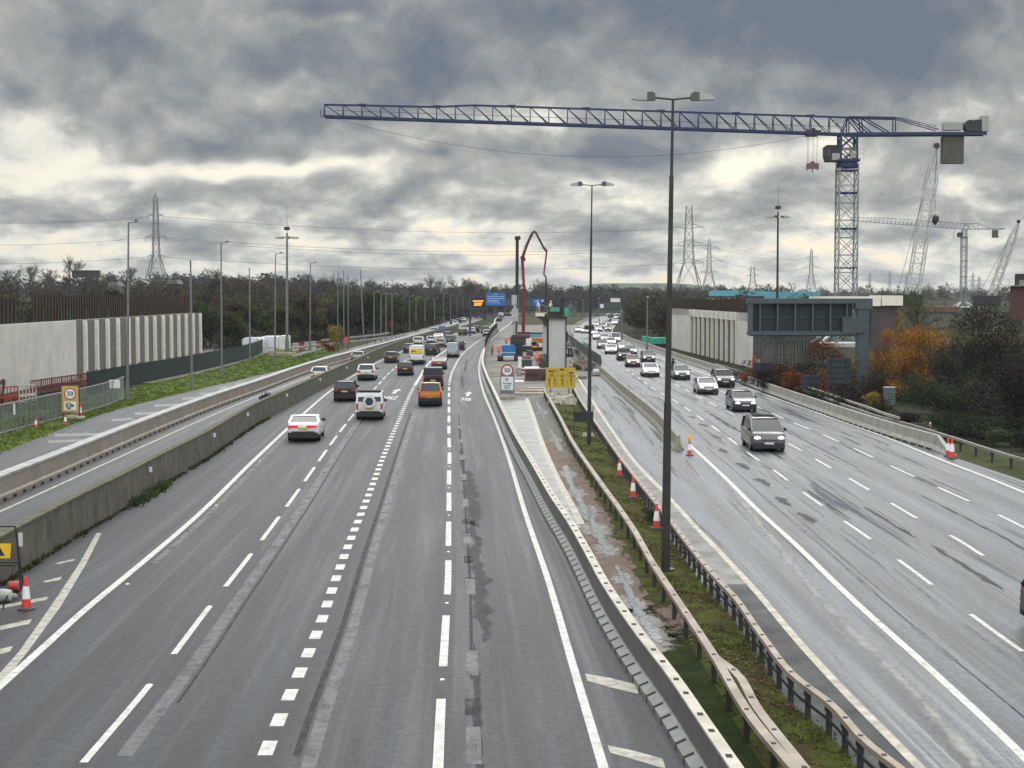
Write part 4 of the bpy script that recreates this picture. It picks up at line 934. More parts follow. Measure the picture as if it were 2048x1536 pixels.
gpanel('matrix_sign', 942.5, 969.5, 596, 614, 'black'); gpanel('lane_signal', 976, 986, 614.5, 624.5, 'black'); gpanel('lane_signal', 996, 1007, 613.5, 624.5, 'black'); gpanel('lane_signal', 1026, 1034, 614.5, 624.5, 'black')
gpanel('white_panel', 1221, 1240, 596.5, 604, 'white', -.3); gpanel('grey_panel', 1207, 1242, 604.5, 617, 'gantry', -.3); gpanel('white_panel', 1200, 1207, 608, 616, 'white', -.3); gpanel('sign_back', 1168.5, 1188, 650.5, 659.5, 'gantry_dark')
m = MB()
rr = random.Random(5)
for v, a, b_ in ((602, 946, 965), (606.5, 949, 964), (610, 948, 963)):
    u = a
    while u < b_: wd = rr.uniform(1.3, 3); m.box((X(u+wd/2), -.99, Z(v)), (wd*s_, .02, 2.6*s_)); u += wd+rr.uniform(.3, .8)
m.build('lit_legend', M['vms'], t)
m = MB()
for v, a, b_ in ((588.5, 988, 994), (593, 975, 1006), (597, 975, 1006), (601, 976, 998), (604, 976, 996)):
    u = a
    while u < b_: wd = rr.uniform(1.5, 4); m.box((X(u+wd/2), -.98, Z(v)), (wd*s_, .02, 1.0*s_)); u += wd+.7
for v, a, b_ in ((603, 1069, 1074),): m.box((X((a+b_)/2), -.98, Z(v)), ((b_-a)*s_, .02, 1.4*s_))
m.box((X(988), -.98, Z(607.5)), (1.0*s_, .02, 2.5*s_)); m.box((X(998), -.98, Z(607.5)), (1.0*s_, .02, 2.5*s_)); m.build('white_legend', M['sign_white'], t)

# ------------------------------------------------------------------ cranes
def lattice(m, a, b, wa, wb, bay, th, side=Vector((1, 0, 0)), dep=Vector((0, 1, 0)), brace=None, style='X', back=True):
    """four chords with bracing from a to b"""
    a, b = Vector(a), Vector(b); L = (b-a).length; n = max(1, round(L/bay)); bt = brace or th*.5
    def ring(t): 
        c = a.lerp(b, t); w_ = wa+(wb-wa)*t
        return [c+side*(i*w_/2)+dep*(j*w_/2) for i, j in ((-1, -1), (1, -1), (1, 1), (-1, 1))]
    for k in range(4): m.beam(ring(0)[k], ring(1)[k], th)
    for i in range(n):
        r0, r1 = ring(i/n), ring((i+1)/n)
        for k in range(4):
            j = (k+1) % 4
            if style == 'X': m.beam(r0[k], r1[j], bt); m.beam(r0[j], r1[k], bt)
            else: (m.beam(r0[k], r1[j], bt) if (i+k) % 2 else m.beam(r0[j], r1[k], bt))
            m.beam(r0[k], r0[j], bt)
def tower_crane(label, y, mu, v_base, v_slew, v_bot, v_top, u_tip, dv_tip, w_px, k, mats, cab_mats):
    """y: distance; mu: column of the mast; k: scale of this crane's picture against the near one"""
    b = P(mu, v_base, y); t = thing('tower_crane', b, label, 'tower crane'); s_ = y/F_PX
    X = lambda u: (u-mu)*s_
    Z = lambda v: P(0, v, y).z-b.z
    wd = w_px*s_; vs = v_slew; blue, grey = mats; q = lambda du: mu+du*k       # q: columns of the near crane scaled about the mast
    vv = lambda dv: v_bot+dv*k                                                # rows scaled about the jib's bottom chord
    m = MB(); zz = Z(vs); nsec = 5
    lattice(m, (0, 0, .6), (0, 0, zz), wd, wd, wd*.98, .17*k**.3 if k > .5 else .22, brace=.085 if k > .5 else .12); m.build('mast', grey, t)
    m = MB()
    for f in (.22, .44, .66, .86, .985): m.box((0, 0, zz*f), (wd+.12, wd+.12, .16))
    m.build('collars', blue, t)
    m = MB(); m.box((0, 0, .2), (wd*2.4, wd*2.4, .5))
    for sx in (-1, 1):
        for sy in (-1, 1): m.beam((sx*wd*1.6, sy*wd*1.3, .3), (sx*wd*.5, sy*wd*.5, wd*1.1), .3)
    m.build('base', M['white'], t)
    m = MB(); m.lathe([(wd*.62, zz), (wd*.62, Z(vv(58)))], n=16); m.box((0, 0, Z(vv(52))), (wd*1.15, wd*1.1, .35*k)); m.build('slewing_ring', blue, t, smooth=40)
    m = MB(); lattice(m, (0, 0, Z(vv(56))), (0, 0, Z(vv(0))), wd*.86, wd*.86, wd*.9, .22*k**.4, brace=.13*k**.4); m.build('head_frame', blue, t)
    if k > .5:
        m = MB()
        for z in (Z(vv(30)), Z(vv(40))): m.beam((-wd*.3, -wd*.62, z), (wd*.75, -wd*.62, z), .05)
        for x in (-.3, .1, .45, .75): m.beam((x*wd, -wd*.62, Z(vv(52))), (x*wd, -wd*.62, Z(vv(30))), .05)
        m.box((wd*.2, -wd*.4, Z(vv(40))), (.8, .7, 1.0)); m.build('platform_rail', M['galv'], t)
    m = MB(); x0, x1 = X(q(-48)), X(q(-17)); z0, z1 = Z(vv(55)), Z(vv(22)); yy = -wd*.15; d = wd*.32
    def cr(x, a, c): return [(x, yy-d, a), (x, yy+d, a), (x, yy+d, c), (x, yy-d, c)]
    m.loft([cr(x0, z0+(z1-z0)*.35, z1-(z1-z0)*.12), cr(x0+(x1-x0)*.12, z0, z1), cr(x1, z0, z1)]); cab = m.build('cab', cab_mats[0], t)
    if k > .5:
        m = MB(); m.box((x0+(x1-x0)*.70, yy-d-.02, z0+(z1-z0)*.30), ((x1-x0)*.5, .04, (z1-z0)*.40)); m.build('cab_panel', cab_mats[1], cab)
        m = MB(); m.box((x0+(x1-x0)*.22, yy-d-.02, z0+(z1-z0)*.55), ((x1-x0)*.24, .04, (z1-z0)*.5)); m.build('cab_window', M['glass'], cab)
    # jib
    hw = 36*k*s_; th = .26*k**.45; bw = .8*k
    tipx, tipz = X(u_tip), Z(v_bot-dv_tip); rb, rt = Z(v_bot), Z(v_top)
    bot = lambda f: Vector((X(q(0))+(tipx)*f, 0, rb+(tipz-rb)*f))
    htop = lambda f: (rt-rb)*(1-.06*f) if f < .72 else (rt-rb)*(.957-(f-.72)/.065*.17 if f < .785 else .787-.09*(f-.785)/.215)
    n = 28; m = MB()
    for sy in (-1, 1): m.beam(bot(-.02)+Vector((0, sy*bw, 0)), bot(1)+Vector((0, sy*bw, 0)), th, th*1.15)
    for i in range(n):
        f0, f1 = i/n, (i+1)/n; a0, a1 = bot(f0), bot(f1); t0 = a0+Vector((0, 0, htop(f0))); t1 = a1+Vector((0, 0, htop(f1)))
        m.beam(t0, t1, th*.95)
        for sy in (-1, 1):
            o = Vector((0, sy*bw, 0)); m.beam(a0+o, t1, th*.42); m.beam(a1+o*1, t1, th*.48)
        m.beam(a0-Vector((0, bw, 0)), a1+Vector((0, bw, 0)), th*.3)
        if i % 4 == 2: m.box(t0+Vector((0, 0, th*.3)), (1.1*k, .3, .3*k))
    m.beam(bot(1)+Vector((0, -bw, 0)), bot(1)+Vector((0, 0, htop(1)+.1)), th*.5); m.beam(bot(1)-Vector((.5*k, 0, 0)), bot(1)+Vector((-.5*k, 0, htop(1)*.6)), th*.3); m.beam(bot(1)-Vector((.5*k, 0, 0)), bot(1), th*.3)
    m.build('jib', blue, t)
    m = MB(); m.beam(bot(.02)+Vector((0, 0, (rt-rb)*.45)), bot(.98)+Vector((0, 0, (rt-rb)*.38)), .05*k**.2); m.build('travel_rope', M['dark'], t)
    # counter jib
    m = MB(); ce = X(q(272))
    for sy in (-1, 1):
        m.beam((0, sy*bw, rb), (ce, sy*bw, rb+.1), th*1.3, th*1.6); m.beam((0, sy*bw*.8, rt), (X(q(92)), sy*bw*.8, rt-.12*k), th); m.beam((X(q(92)), sy*bw*.8, rt-.1*k), (X(q(178)), sy*bw, rb+.6*k), th*.45); m.beam((X(q(96)), sy*bw*.8, rt), (X(q(172)), sy*bw, rb+1.0*k), th*.3)
        for a, c in (((0, rb), (0, rt)), ((X(q(-14)), rb), (0, rt)), ((X(q(28)), rb), (0, rt)), ((X(q(28)), rb), (X(q(24)), rt)), ((X(q(92)), rb), (X(q(92)), rt)), ((X(q(86)), rb), (X(q(28)), rt)), ((X(q(8)), rt), (X(q(48)), rb))): m.beam((a[0], sy*bw*.9, a[1]), (c[0], sy*bw*.9, c[1]), th*.55)
    m.box(((X(q(94))+ce)/2, 0, rb+.16), (ce-X(q(94)), bw*2, .12)); m.build('counter_jib', blue, t)
    m = MB()
    for u in (96, 108, 120, 132, 150, 165): m.beam((X(q(u)), -bw, rb+.2), (X(q(u)), -bw, rb+1.25*k), .05*k**.3)
    m.beam((X(q(96)), -bw, rb+1.25*k), (X(q(178)), -bw, rb+1.1*k), .05*k**.3); m.build('hand_rail', M['galv'], t)
    x0, x1 = X(q(187)), X(q(229)); m = MB(); nn = 8
    for i in range(nn): m.box((x0+(x1-x0)*(i+.5)/nn, 0, Z(vv(31))), ((x1-x0)/nn*.92, bw*1.5, Z(vv(4))-Z(vv(58)))) 
    m.build('counterweight', mat('counterweight concrete', (.085, .082, .074), .8, var=.15, scale=1), t)
    m = MB(); m.box((X(q(207)), 0, rb+1.05*k), (37*k*s_, bw*1.6, 1.0*k)); m.build('switch_box', M['lamp_grey'], t)
    m = MB(); m.lathe([(.75*k, -.7*k), (.75*k, .7*k)], (X(q(240)), 0, rb+1.15*k), 14, axis='Y'); m.box((X(q(248)), 0, rb+.9*k), (1.9*k, 1.3*k, 1.0*k)); m.box((X(q(258)), 0, rb+1.7*k), (1.0*k, .8*k, .5*k)); m.build('winch', M['dark'], t)
    m = MB(); m.box((X(q(270)), 0, rb+1.4*k), (.9*k, bw*1.7, 2.0*k)); m.build('end_panel', M['lamp_grey'], t)
    # trolley, ropes and hook block
    tx = X(q(-69)); tz = rb+(tipz-rb)*.06; m = MB(); k0 = k; k = k*.56
    m.loft([[(tx+a*k, y_, tz+c*k) for a, c in ((-1.9, .7), (-1.5, -.6), (1.2, -.6), (1.7, .5), (1.1, .55), (.8, -.1), (-1.0, -.1), (-1.3, .7))] for y_ in (-bw*1.1, -bw*.95)]); m.loft([[(tx+a*k, y_, tz+c*k) for a, c in ((-1.9, .7), (-1.5, -.6), (1.2, -.6), (1.7, .5), (1.1, .55), (.8, -.1), (-1.0, -.1), (-1.3, .7))] for y_ in (bw*.95, bw*1.1)])
    m.build('trolley', mat('trolley red', (.07, .014, .014), .5), t); m = MB(); m.lathe([(.6*k, -.5*k), (.6*k, .5*k)], (tx, 0, tz+.75*k), 12, axis='Y'); m.box((tx+1.2*k, 0, tz+.6*k), (1.6*k, .6*k, .4*k)); m.build('trolley_drum', M['dark'], t)
    hz = Z(v_bot+62*k0); m = MB()
    for x in (-1.5, -1.1, .1, 1.2): m.beam((tx+x*.9*k, 0, tz-.5*k), (tx+x*k*.8, 0, hz+.4*k), .035)
    m.build('hoist_ropes', M['dark'], t)
    m = MB(); m.box((tx, 0, hz-.1*k), (3.0*k, .5*k, 1.35*k), taper=.96); m.prism([(tx-.7*k, 0, hz+.5*k), (tx+.7*k, 0, hz+.5*k), (tx+.3*k, 0, hz+1.1*k), (tx-.3*k, 0, hz+1.1*k)], (0, -.2*k, 0), (0, .2*k, 0)); m.build('hook_block', mat('dull pink block', (.15, .085, .08), .6), t)
    m = MB(); m.beam((tx, 0, hz-.8*k), (tx, 0, hz-1.7*k), .16*k); m.beam((tx-1.2*k, 0, hz-.8*k), (tx-1.2*k, 0, hz-1.2*k), .14*k); m.beam((tx+1.2*k, 0, hz-.8*k), (tx+1.2*k, 0, hz-1.2*k), .14*k); m.build('hook', M['dark'], t)
    k = k0
    if k > .5:
        m = MB(); pts = [Vector((tipx+1+(tx-tipx-1)*f, 0, tipz-.1+(tz-tipz)*f-4*4.0*f*(1-f))) for f in [i/24 for i in range(25)]]; m.tube(pts, .02, 4); m.build('slack_rope', M['dark'], t)
        m = MB(); m.box((X(q(-20)), -bw, rt-.5), (1.3, .1, .6)); m.build('name_board', M['lamp_grey'], t)
    return t
tower_crane('large blue tower crane whose long jib spans the sky over the motorway', 205.0, 1690, 692, 336, 269.5, 235, 652, 36, 37, 1.0, (M['crane_blue'], M['crane_grey']), (M['trim'], M['lamp_grey']))
tower_crane('distant small blue tower crane behind the lattice crawler boom', 620.0, 1926, 615, 474, 458.5, 447, 1700, 17, 10.5, .295, (M['crane_pale'], M['crane_grey']), (M['dark'], M['dark']))
def crawler_crane(label, y, u0, v0, u1, v1, wpx, hook=None):
    a, b = P(u0, v0, y), P(u1, v1, y); t = thing('crawler_crane', Vector((a.x, y, ground_h(a.x, y))), label, 'crawler crane'); o = t.location; A, B = a-o, b-o; s_ = y/F_PX; w_ = wpx*s_
    d = (B-A).normalized(); sd = Vector((d.z, 0, -d.x))
    m = MB(); lattice(m, A, A.lerp(B, .78), w_, w_*.92, w_*.95, .19, sd, brace=.085, style='Z'); lattice(m, A.lerp(B, .78), B, w_*.92, w_*.22, w_*.9, .17, sd, brace=.08, style='Z')
    m.build('boom', mat('pale boom lattice', (.42, .44, .44), .5, .1), t)
    m = MB(); m.lathe([(w_*.25, -.4), (w_*.25, .4)], B, 12, axis='Y'); m.box(B, (w_*.3, .7, w_*.5)); m.build('boom_head', M['dark'], t)
    m = MB(); m.box((A.x-1, 0, max(1.2, A.z-1)), (5, 3.4, 2.2)); m.box((A.x, 0, .5), (7, 5, 1.0)); m.beam((A.x-3, 0, A.z), A.lerp(B, .97), .06); m.build('carrier', M['dark'], t)
    if hook:
        h = P(hook[0], hook[1], y)-o; m = MB(); m.beam(B, h, .05); m.build('rope', M['dark'], t); m = MB(); m.lathe([(.1, -1.1), (.75, -.3), (.7, .5), (.2, .8)], h, 10); m.build('hook_ball', M['dark'], t)
crawler_crane('pale lattice crawler crane boom rising under the tower crane counterweight', 290.0, 1825, 590, 1873, 292, 23, (1870, 438))
crawler_crane('pale lattice boom leaning at the picture edge above the brick building', 330.0, 1983, 592, 2037, 443, 13, None)

# ------------------------------------------------------------------ pylons and power lines
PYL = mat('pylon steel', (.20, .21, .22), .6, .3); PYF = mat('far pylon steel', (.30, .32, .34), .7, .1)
def pylon(label, y, u, v_top, v_base, arms, w_top, w_waist, v_waist, w_base, mt, th=.2, flat=False, group=None):
    b = P(u, v_base, y); t = thing('pylon', b, label, 'pylon', group); s_ = y/F_PX; Z = lambda v: P(0, v, y).z-b.z
    m = MB(); zt, zw = Z(v_top), Z(v_waist); W0, W1, W2 = w_base*s_, w_waist*s_, w_top*s_
    lattice(m, (0, 0, 0), (0, 0, zw), W0, W1, W0*.75, th, brace=th*.55); lattice(m, (0, 0, zw), (0, 0, zt if flat else zt-W2*1.4), W1, W2, W1*1.1, th, brace=th*.5)
    if not flat:
        for i, j in ((-1, -1), (1, -1), (1, 1), (-1, 1)): m.beam((i*W2/2, j*W2/2, zt-W2*1.4), (0, 0, zt), th)
    m.build('tower', mt, t)
    for va, half in arms:
        z = Z(va); h = half*s_; wl = (W1+W2)/2*.5
        for sx in (-1, 1):
            m = MB()
            for j in (-1, 1): m.beam((sx*wl*.8, j*wl*.8, z), (sx*h, 0, z+.3), th*.8); m.beam((sx*wl*.8, j*wl*.8, z+h*.28), (sx*h, 0, z+.3), th*.7)
            m.beam((sx*h*.55, -wl*.4, z+.1), (sx*h*.55, 0, z+h*.14), th*.5); m.beam((sx*h, 0, z+.3), (sx*h, 0, z-1.6), th*.6)
            m.build('cross_arm', mt, t)
    return t
pylon('lattice pylon rising behind the finned concrete wall', 560, 313, 387, 562, ((432, 15), (475, 21), (513, 15)), 7, 13, 510, 38, PYL, .22)
pylon('large flat topped lattice pylon beside the tall lamp post', 690, 1377, 412, 580, ((456, 30), (492, 37), (527, 30)), 11, 20, 525, 50, PYL, .24, True)
pylon('lattice pylon standing just behind the flat topped one', 980, 1418, 478, 580, ((497, 20), (522, 27), (545, 18)), 5, 9, 540, 26, PYF, .3)
pylon('pale pylon midway between the floodlight mast and the crane tower', 1300, 1622, 497, 580, ((516, 13), (536, 18), (552, 13)), 4, 7, 548, 18, PYF, .34)
pylon('stubby square topped pylon behind the teal cladding', 1300, 1505, 532, 582, ((540, 10), (552, 12)), 7, 9, 560, 18, PYF, .34, True)
for u, vt in ((1739, 543), (1779, 540), (1812, 546), (1856, 565), (1893, 562), (1945, 545), (1958, 552)):
    pylon('far faint pylon on the horizon beyond the cranes', 2100, u, vt, 588, ((vt+9, 8), (vt+18, 11), (vt+27, 8)), 2.5, 4, vt+28, 9, PYF, .36, group='far pylons on the horizon')
def wire(a, b, sag, r=.07, lab='power line sagging between pylons across the sky', off=0.0):
    a, b = P(*a), P(*b); m = MB(); pts = []
    for i in range(33):
        f = i/32; q = a.lerp(b, f); q.z -= 4*sag*f*(1-f); pts.append(q-a)
    m.tube(pts, r, 4); o = m.build('power_line', M['dark']); o.location = a; tag(o, lab, 'power line', 'power lines across the sky')
for v, (u1, v1), sg in ((433, (1348, 457), 3.6), (475, (1341, 494), 3.5), (478.5, (1345, 497), 4.2), (514, (1349, 528), 3.4)): wire((328, v, 560), (u1, v1, 690), sg, .05)
for v, v1 in ((433, 442), (436, 446), (475, 491), (513, 528)): wire((299, v, 560), (-120, v1-2, 560), 1.2, .05)
for v, v1, u1 in ((457, 500, 1440), (493, 524, 1446)): wire((1407, v, 690), (u1, v1, 980), 1.0, .06)
for v, v1 in ((497, 517), (522, 538)): wire((1440, v, 980), (1608, v1, 1300), 3.5, .07)

# ------------------------------------------------------------------ retaining walls and structures of the works
def finned_wall(label, A, B, z0, z1, fins, plain, flip, capz=None, rise=0.0):
    """A near end, B far end (x, y); fins as fractions along"""
    A, B = Vector((*A, 0)), Vector((*B, 0)); t = thing('retaining_wall', A, label, 'wall'); pm = M['conc_grey'] if flip > 0 else mat('shaded panel concrete', (.085, .083, .08), .85, var=.2, scale=.9); d = (B-A); L = d.length; d.normalize(); nrm = Vector((d.y, -d.x, 0))*flip  # abutment panels get a darker colour, painting in the shadow between the fins
    def blk(f0, f1, out, th, za, zb):
        a, b = d*(L*f0)+nrm*out, d*(L*f1)+nrm*out; return [a+Vector((0, 0, za)), b+Vector((0, 0, za)), b+Vector((0, 0, zb)), a+Vector((0, 0, zb))], nrm*(-th)
    m = MB(); p_, v_ = blk(0, 1, 0, 1.2, z0, z1); m.prism(p_, (0, 0, 0), v_); m.build('panels', pm, t)
    m = MB()
    for f0, f1, za, zb in plain:
        p_, v_ = blk(f0, f1, .30, .295, z0+za, z1-zb); m.prism(p_, (0, 0, 0), v_)
    m.build('plain_face', M['conc_wall'], t)
    m = MB()
    for f, w_ in fins:
        p_, v_ = blk(f-w_/2/L, f+w_/2/L, .40, .395, z0, z1-.06); m.prism(p_, (0, 0, 0), v_)
    m.build('fins', M['conc_fin'], t); return t
def g2(u, v): q = G(u, v); return (q.x, q.y)
AL, BL = (-46.9, 120.0), (-49.0, 241.0)
def frac_at(u, A, B):   # where the sight line through column u meets the wall
    k = (u-1024)/F_PX; dx, dy = B[0]-A[0], B[1]-A[1]; return (k*A[1]-A[0])/(dx-k*dy) if abs(dx-k*dy) > 1e-9 else 0
fl = [frac_at(u, AL, BL) for u in (167, 190, 212, 233, 254, 272, 290, 307, 324, 340, 355, 370, 384, 398.5)]
finned_wall('long concrete retaining wall with white upright fins, beyond the verge fence', AL, BL, 0, 6.35, [(f, .55) for f in fl], [(0, frac_at(147, AL, BL), 0, 0)], 1)
AR, BR = (30.2, 193.0), (27.8, 268.0)
fr = [frac_at(u, AR, BR) for u in (1383, 1391, 1399.5, 1408.5, 1418, 1427, 1436, 1446, 1456, 1467, 1476)]
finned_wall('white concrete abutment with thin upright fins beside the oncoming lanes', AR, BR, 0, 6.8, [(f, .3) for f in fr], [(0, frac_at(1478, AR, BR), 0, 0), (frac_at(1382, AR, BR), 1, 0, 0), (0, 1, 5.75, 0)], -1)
def sheet_piles(label, A, B, zf, mt=None, step=.6, green=()):
    A, B = Vector((*A, 0)), Vector((*B, 0)); t = thing('sheet_piling', A+Vector((0, 0, zf(0)[0])), label, 'sheet piling'); d = B-A; L = d.length; n = int(L/step); o = t.location; rr = random.Random(11); m = MB(); mg_ = MB()
    nr = Vector((d.y, -d.x, 0)).normalized(); sgn = -1
    for i in range(n):
        f0, f1 = i/n, (i+1.0)/n; za, zb = zf((i+.5)/n); zb += rr.uniform(-.12, .10); out = nr*(.18 if i % 2 else 0)
        a, b = A+d*f0+out-o, A+d*f1+out-o
        if any(abs((i+.5)/n-g) < .008 for g in green): mg_.prism([a-nr*.13*sgn+Vector((0, 0, za)), b-nr*.13*sgn+Vector((0, 0, za)), b-nr*.13*sgn+Vector((0, 0, za+1.6)), a-nr*.13*sgn+Vector((0, 0, za+1.6))], (0, 0, 0), -nr*.02*sgn)
        m.prism([a+Vector((0, 0, za)), b+Vector((0, 0, za)), b+Vector((0, 0, zb)), a+Vector((0, 0, zb))], (0, 0, 0), nr*.12)
    m.build('piles', mt or M['sheet'], t)
    if mg_.v: mg_.build('painted_piles', mat('green paint on piles', (.03, .075, .028), .8, var=.5, scale=1), t)
    return t
sheet_piles('dark rusty sheet piling above the plain wall face', (-50.5, 120), (-50.6, 156.5), lambda f: (6.0, 9.05-.15*f))
sheet_piles('dark sheet piling with green patches above the white fins', (-50.5, 162), (-52.5, 252), lambda f: (6.0, 9.15-.2*f), green=(.035, .12, .15, .24, .30, .36, .16))
sheet_piles('brown sheet piling along the top of the white abutment', (31.6, 194), (29.2, 270), lambda f: (6.6, 8.75-.35*f))
# teal clad deck, beige viaduct and its pier, behind the sign gantry
def boxes(name, label, cat, loc, parts):
    t = thing(name, loc, label, cat); 
    for nm, mt, bs in parts:
        m = MB()
        for c, dm in bs: m.box(Vector(c)-Vector(loc), dm)
        m.build(nm, mt, t)
    return t
def bpx(u0, u1, v0, v1, y, dep): a, b = P(u0, v1, y), P(u1, v0, y); return ((a.x+b.x)/2, y+dep/2, (a.z+b.z)/2), (b.x-a.x, dep, b.z-a.z)
boxes('bridge_deck', 'teal edged bridge deck behind the abutment sheet piling', 'bridge', P(1530, 700, 300), [('parapet', M['teal'], [bpx(1419, 1530, 581, 592, 300, 1.0)]), ('parapet', M['teal'], [bpx(1530, 1642, 583, 596, 292, 1.0)]), ('deck', M['conc'], [bpx(1419, 1640, 596.5, 604, 299, 6)]), ('column', M['conc_grey'], [bpx(1470, 1480, 604.5, 690, 303, 2)]), ('column', M['conc_grey'], [bpx(1585, 1595, 604.5, 690, 303, 2)])])
boxes('viaduct', 'beige viaduct deck on a dark pier behind the gantry leg', 'bridge', P(1760, 690, 190), [('deck', M['conc_fin'], [bpx(1640, 1762, 593, 612, 190, 7), bpx(1764, 1806, 591, 611, 190, 7)]), ('bearing_shelf', M['conc_grey'], [bpx(1740, 1800, 612.5, 622, 191, 4)]), ('pier', mat('dark brown pier', (.075, .06, .06), .8, var=.2, scale=1), [bpx(1742, 1792, 622.5, 700, 190.5, 4)])])
boxes('brick_building', 'dark topped brick building at the far bushy edge', 'building', P(2050, 640, 150), [('wall', mat('dark brick', (.10, .045, .035), .85, var=.3, scale=3), [bpx(2072, 2150, 572, 640, 150, 8)]), ('clad_top', M['dark'], [bpx(2076, 2150, 546, 569.5, 150.4, 7)]), ('coping', M['conc'], [bpx(2068, 2150, 569.7, 571.8, 149.8, 8.2)]), ('roof_plant', M['galv'], [bpx(2052, 2066, 560, 572, 151, 2)])])
boxes('shed', 'low shed with long red roof beyond the bushes', 'building', P(1870, 640, 420), [('roof', mat('dull red roof', (.16, .085, .07), .7, var=.2, scale=.5), [bpx(1848, 1916, 613, 624, 420, 14)]), ('wall', M['conc_grey'], [bpx(1850, 1914, 624.2, 634, 420.5, 13)])])
# palisade fences with cranked tops
def palisade(label, A, B, h, step):
    A, B = Vector((*A, 0)), Vector((*B, 0)); t = thing('palisade_fence', A, label, 'fence'); d = B-A; L = d.length; m = MB(); n = int(L/step)
    pm = mat('grey fence post', (.06, .068, .075), .5, .3)
    for i in range(n+1):
        m = MB(); c = d*(i/n); m.tube([c, c+Vector((0, 0, h-.05)), c+Vector((-.12, -.05, h+.25)), c+Vector((-.5, -.2, h+.55))], .06, 5); m.build('post', pm, t)
    m = MB()
    for z in (.4, h*.5, h-.2): m.beam(Vector((0, .06, z)), d+Vector((0, .06, z)), .05)
    k = int(L/.22)
    for i in range(k): m.beam(d*(i/k)+Vector((0, .08, .2)), d*(i/k)+Vector((0, .08, h-.05)), .022)
    m.build('pales', mat('fence pales', (.13, .145, .155), .5, .2), t)
palisade('tall grey fence with cranked post tops under the sign gantry', (30.3, 190), (41.5, 205), 3.6, .75)
palisade('second cranked fence behind, reaching toward the white crane base', (36.5, 216), (46.5, 222), 4.0, .75)
b = G(1508, 738); t = thing('gas_locker', b, 'small red and white cabinet at the abutment foot', 'cabinet'); s_ = b.y/F_PX
m = MB(); m.box((0, 0, .8), (.4, .4, 1.6)); m.build('body', M['sign_red_dull'], t); m = MB(); m.box((.5, .1, .6), (.5, .4, 1.2)); m.build('side_panel', M['timber'], t)
b = G(1778, 810); t = thing('roadside_cabinet', b, 'grey slatted roadside cabinet among the autumn bushes', 'cabinet'); s_ = b.y/F_PX
m = MB(); m.box((0, 0, .72), (.85, .7, 1.44)); m.build('body', mat('cabinet grey', (.12, .14, .16), .5, var=.15, scale=3), t); m = MB(); m.box((0, 0, 1.47), (.92, .78, .06)); m.build('lid', M['galv'], t)
m = MB()
for i in range(5): m.box((0, -.36, .25+.24*i), (.7, .02, .03))
m.build('louvres', M['dark'], t)
b = G(1860, 872); t = thing('marker_post', b, 'short white marker post behind the verge rail', 'marker post'); m = MB(); m.box((0, 0, .45), (.12, .08, .9)); m.build('post', M['white'], t); m = MB(); m.box((0, -.045, .72), (.08, .01, .16)); m.build('reflector', M['red'], t)

# ------------------------------------------------------------------ left site: fences, barriers, covers
t = thing('mesh_fence', FENCE_GR.p(100), 'open wire mesh site fence with pale rails along the grass verge', 'fence')
m = MB()
for z in (.06, 1.9):
    ys = stations(70, 136, .03)
    for a, c in zip(ys, ys[1:]): m.beam(FENCE_GR.p(a, z), FENCE_GR.p(c, z), .07)
adopt(m.build('rails', M['galv']), t); y = 70.5; k = 0; gp = mat('green grey post', (.10, .16, .13), .6)
while y < 136: m = MB(); m.beam(FENCE_GR.p(y), FENCE_GR.p(y, 1.9), .06 if k % 3 == 0 else .035); adopt(m.build('post', gp), t); y += 1.15; k += 1
m = MB(); y = 70.2
while y < 136: m.beam(FENCE_GR.p(y), FENCE_GR.p(y, 1.88), .012); y += .22
adopt(m.build('wires', M['galv']), t)
m = MB(); m.box(FENCE_GR.p(103.5, 1.45, .06), (.05, .5, .75), rz=.5); m.box(FENCE_GR.p(130, 1.6, .06), (.9, .1, .7)); adopt(m.build('notice_plate', M['white']), t)
NETF = Line([], world=[(-38.9, 140), (-38.7, 152), (-38.0, 170), (-37.6, 195), (-39.2, 240), (-40.0, 247)])
m2 = bpy.data.materials.new('see through green netting'); m2.use_nodes = True; N = NT(m2.node_tree); bs = N.n['Principled BSDF']; bs.inputs['Base Color'].default_value = (.006, .022, .024, 1); bs.inputs['Roughness'].default_value = .9; bs.inputs['Alpha'].default_value = .84
t = thing('netted_fence', NETF.p(142), 'dark green netted fence below the white fins along the verge', 'fence'); m = MB(); ys = stations(141, 247, .015, 1)
for a, c in zip(ys, ys[1:]): m.beam(NETF.p(a, 1.05), NETF.p(c, 1.05), .03, 2.05)
adopt(m.build('netting', m2), t); y = 141.0
while y < 247: m = MB(); m.box(NETF.p(y, 1.1, -.05), (.08, .08, 2.2)); adopt(m.build('post', M['dark']), t); y += 3.0
def barrier_row(label, A, B, n, colors, h=1.0, g='plastic barriers on the site'):
    A, B = Vector((*A, 0)), Vector((*B, 0))
    for i in range(n):
        a, c = A.lerp(B, i/n), A.lerp(B, (i+.92)/n); t = thing('plastic_barrier', a, label[i % len(label)], 'barrier', g); d = c-a; mt = colors[i % len(colors)]
        m = MB(); m.beam(Vector((0, 0, h)), d+Vector((0, 0, h)), .1); m.beam(Vector((0, 0, h*.45)), d+Vector((0, 0, h*.45)), .06, h*.16); m.beam(Vector((0, 0, .15)), d+Vector((0, 0, .15)), .1)
        for f in (0, .2, .4, .6, .8, 1): m.beam(d*f, d*f+Vector((0, 0, h)), .07)
        m.build('panel', mt, t)
        for f in (.15, .85): m = MB(); m.box(d*f+Vector((0, 0, .05)), (.5, .5, .1)); m.build('foot', M['trim'], t)
PB = mat('white plastic barrier', (.55, .45, .43), .5)
barrier_row(['red plastic site barrier in the row before the plain wall', 'white plastic site barrier in the row before the plain wall'], (-43.5, 121), (-40.6, 131.5), 4, [M['red'], PB], 1.5)
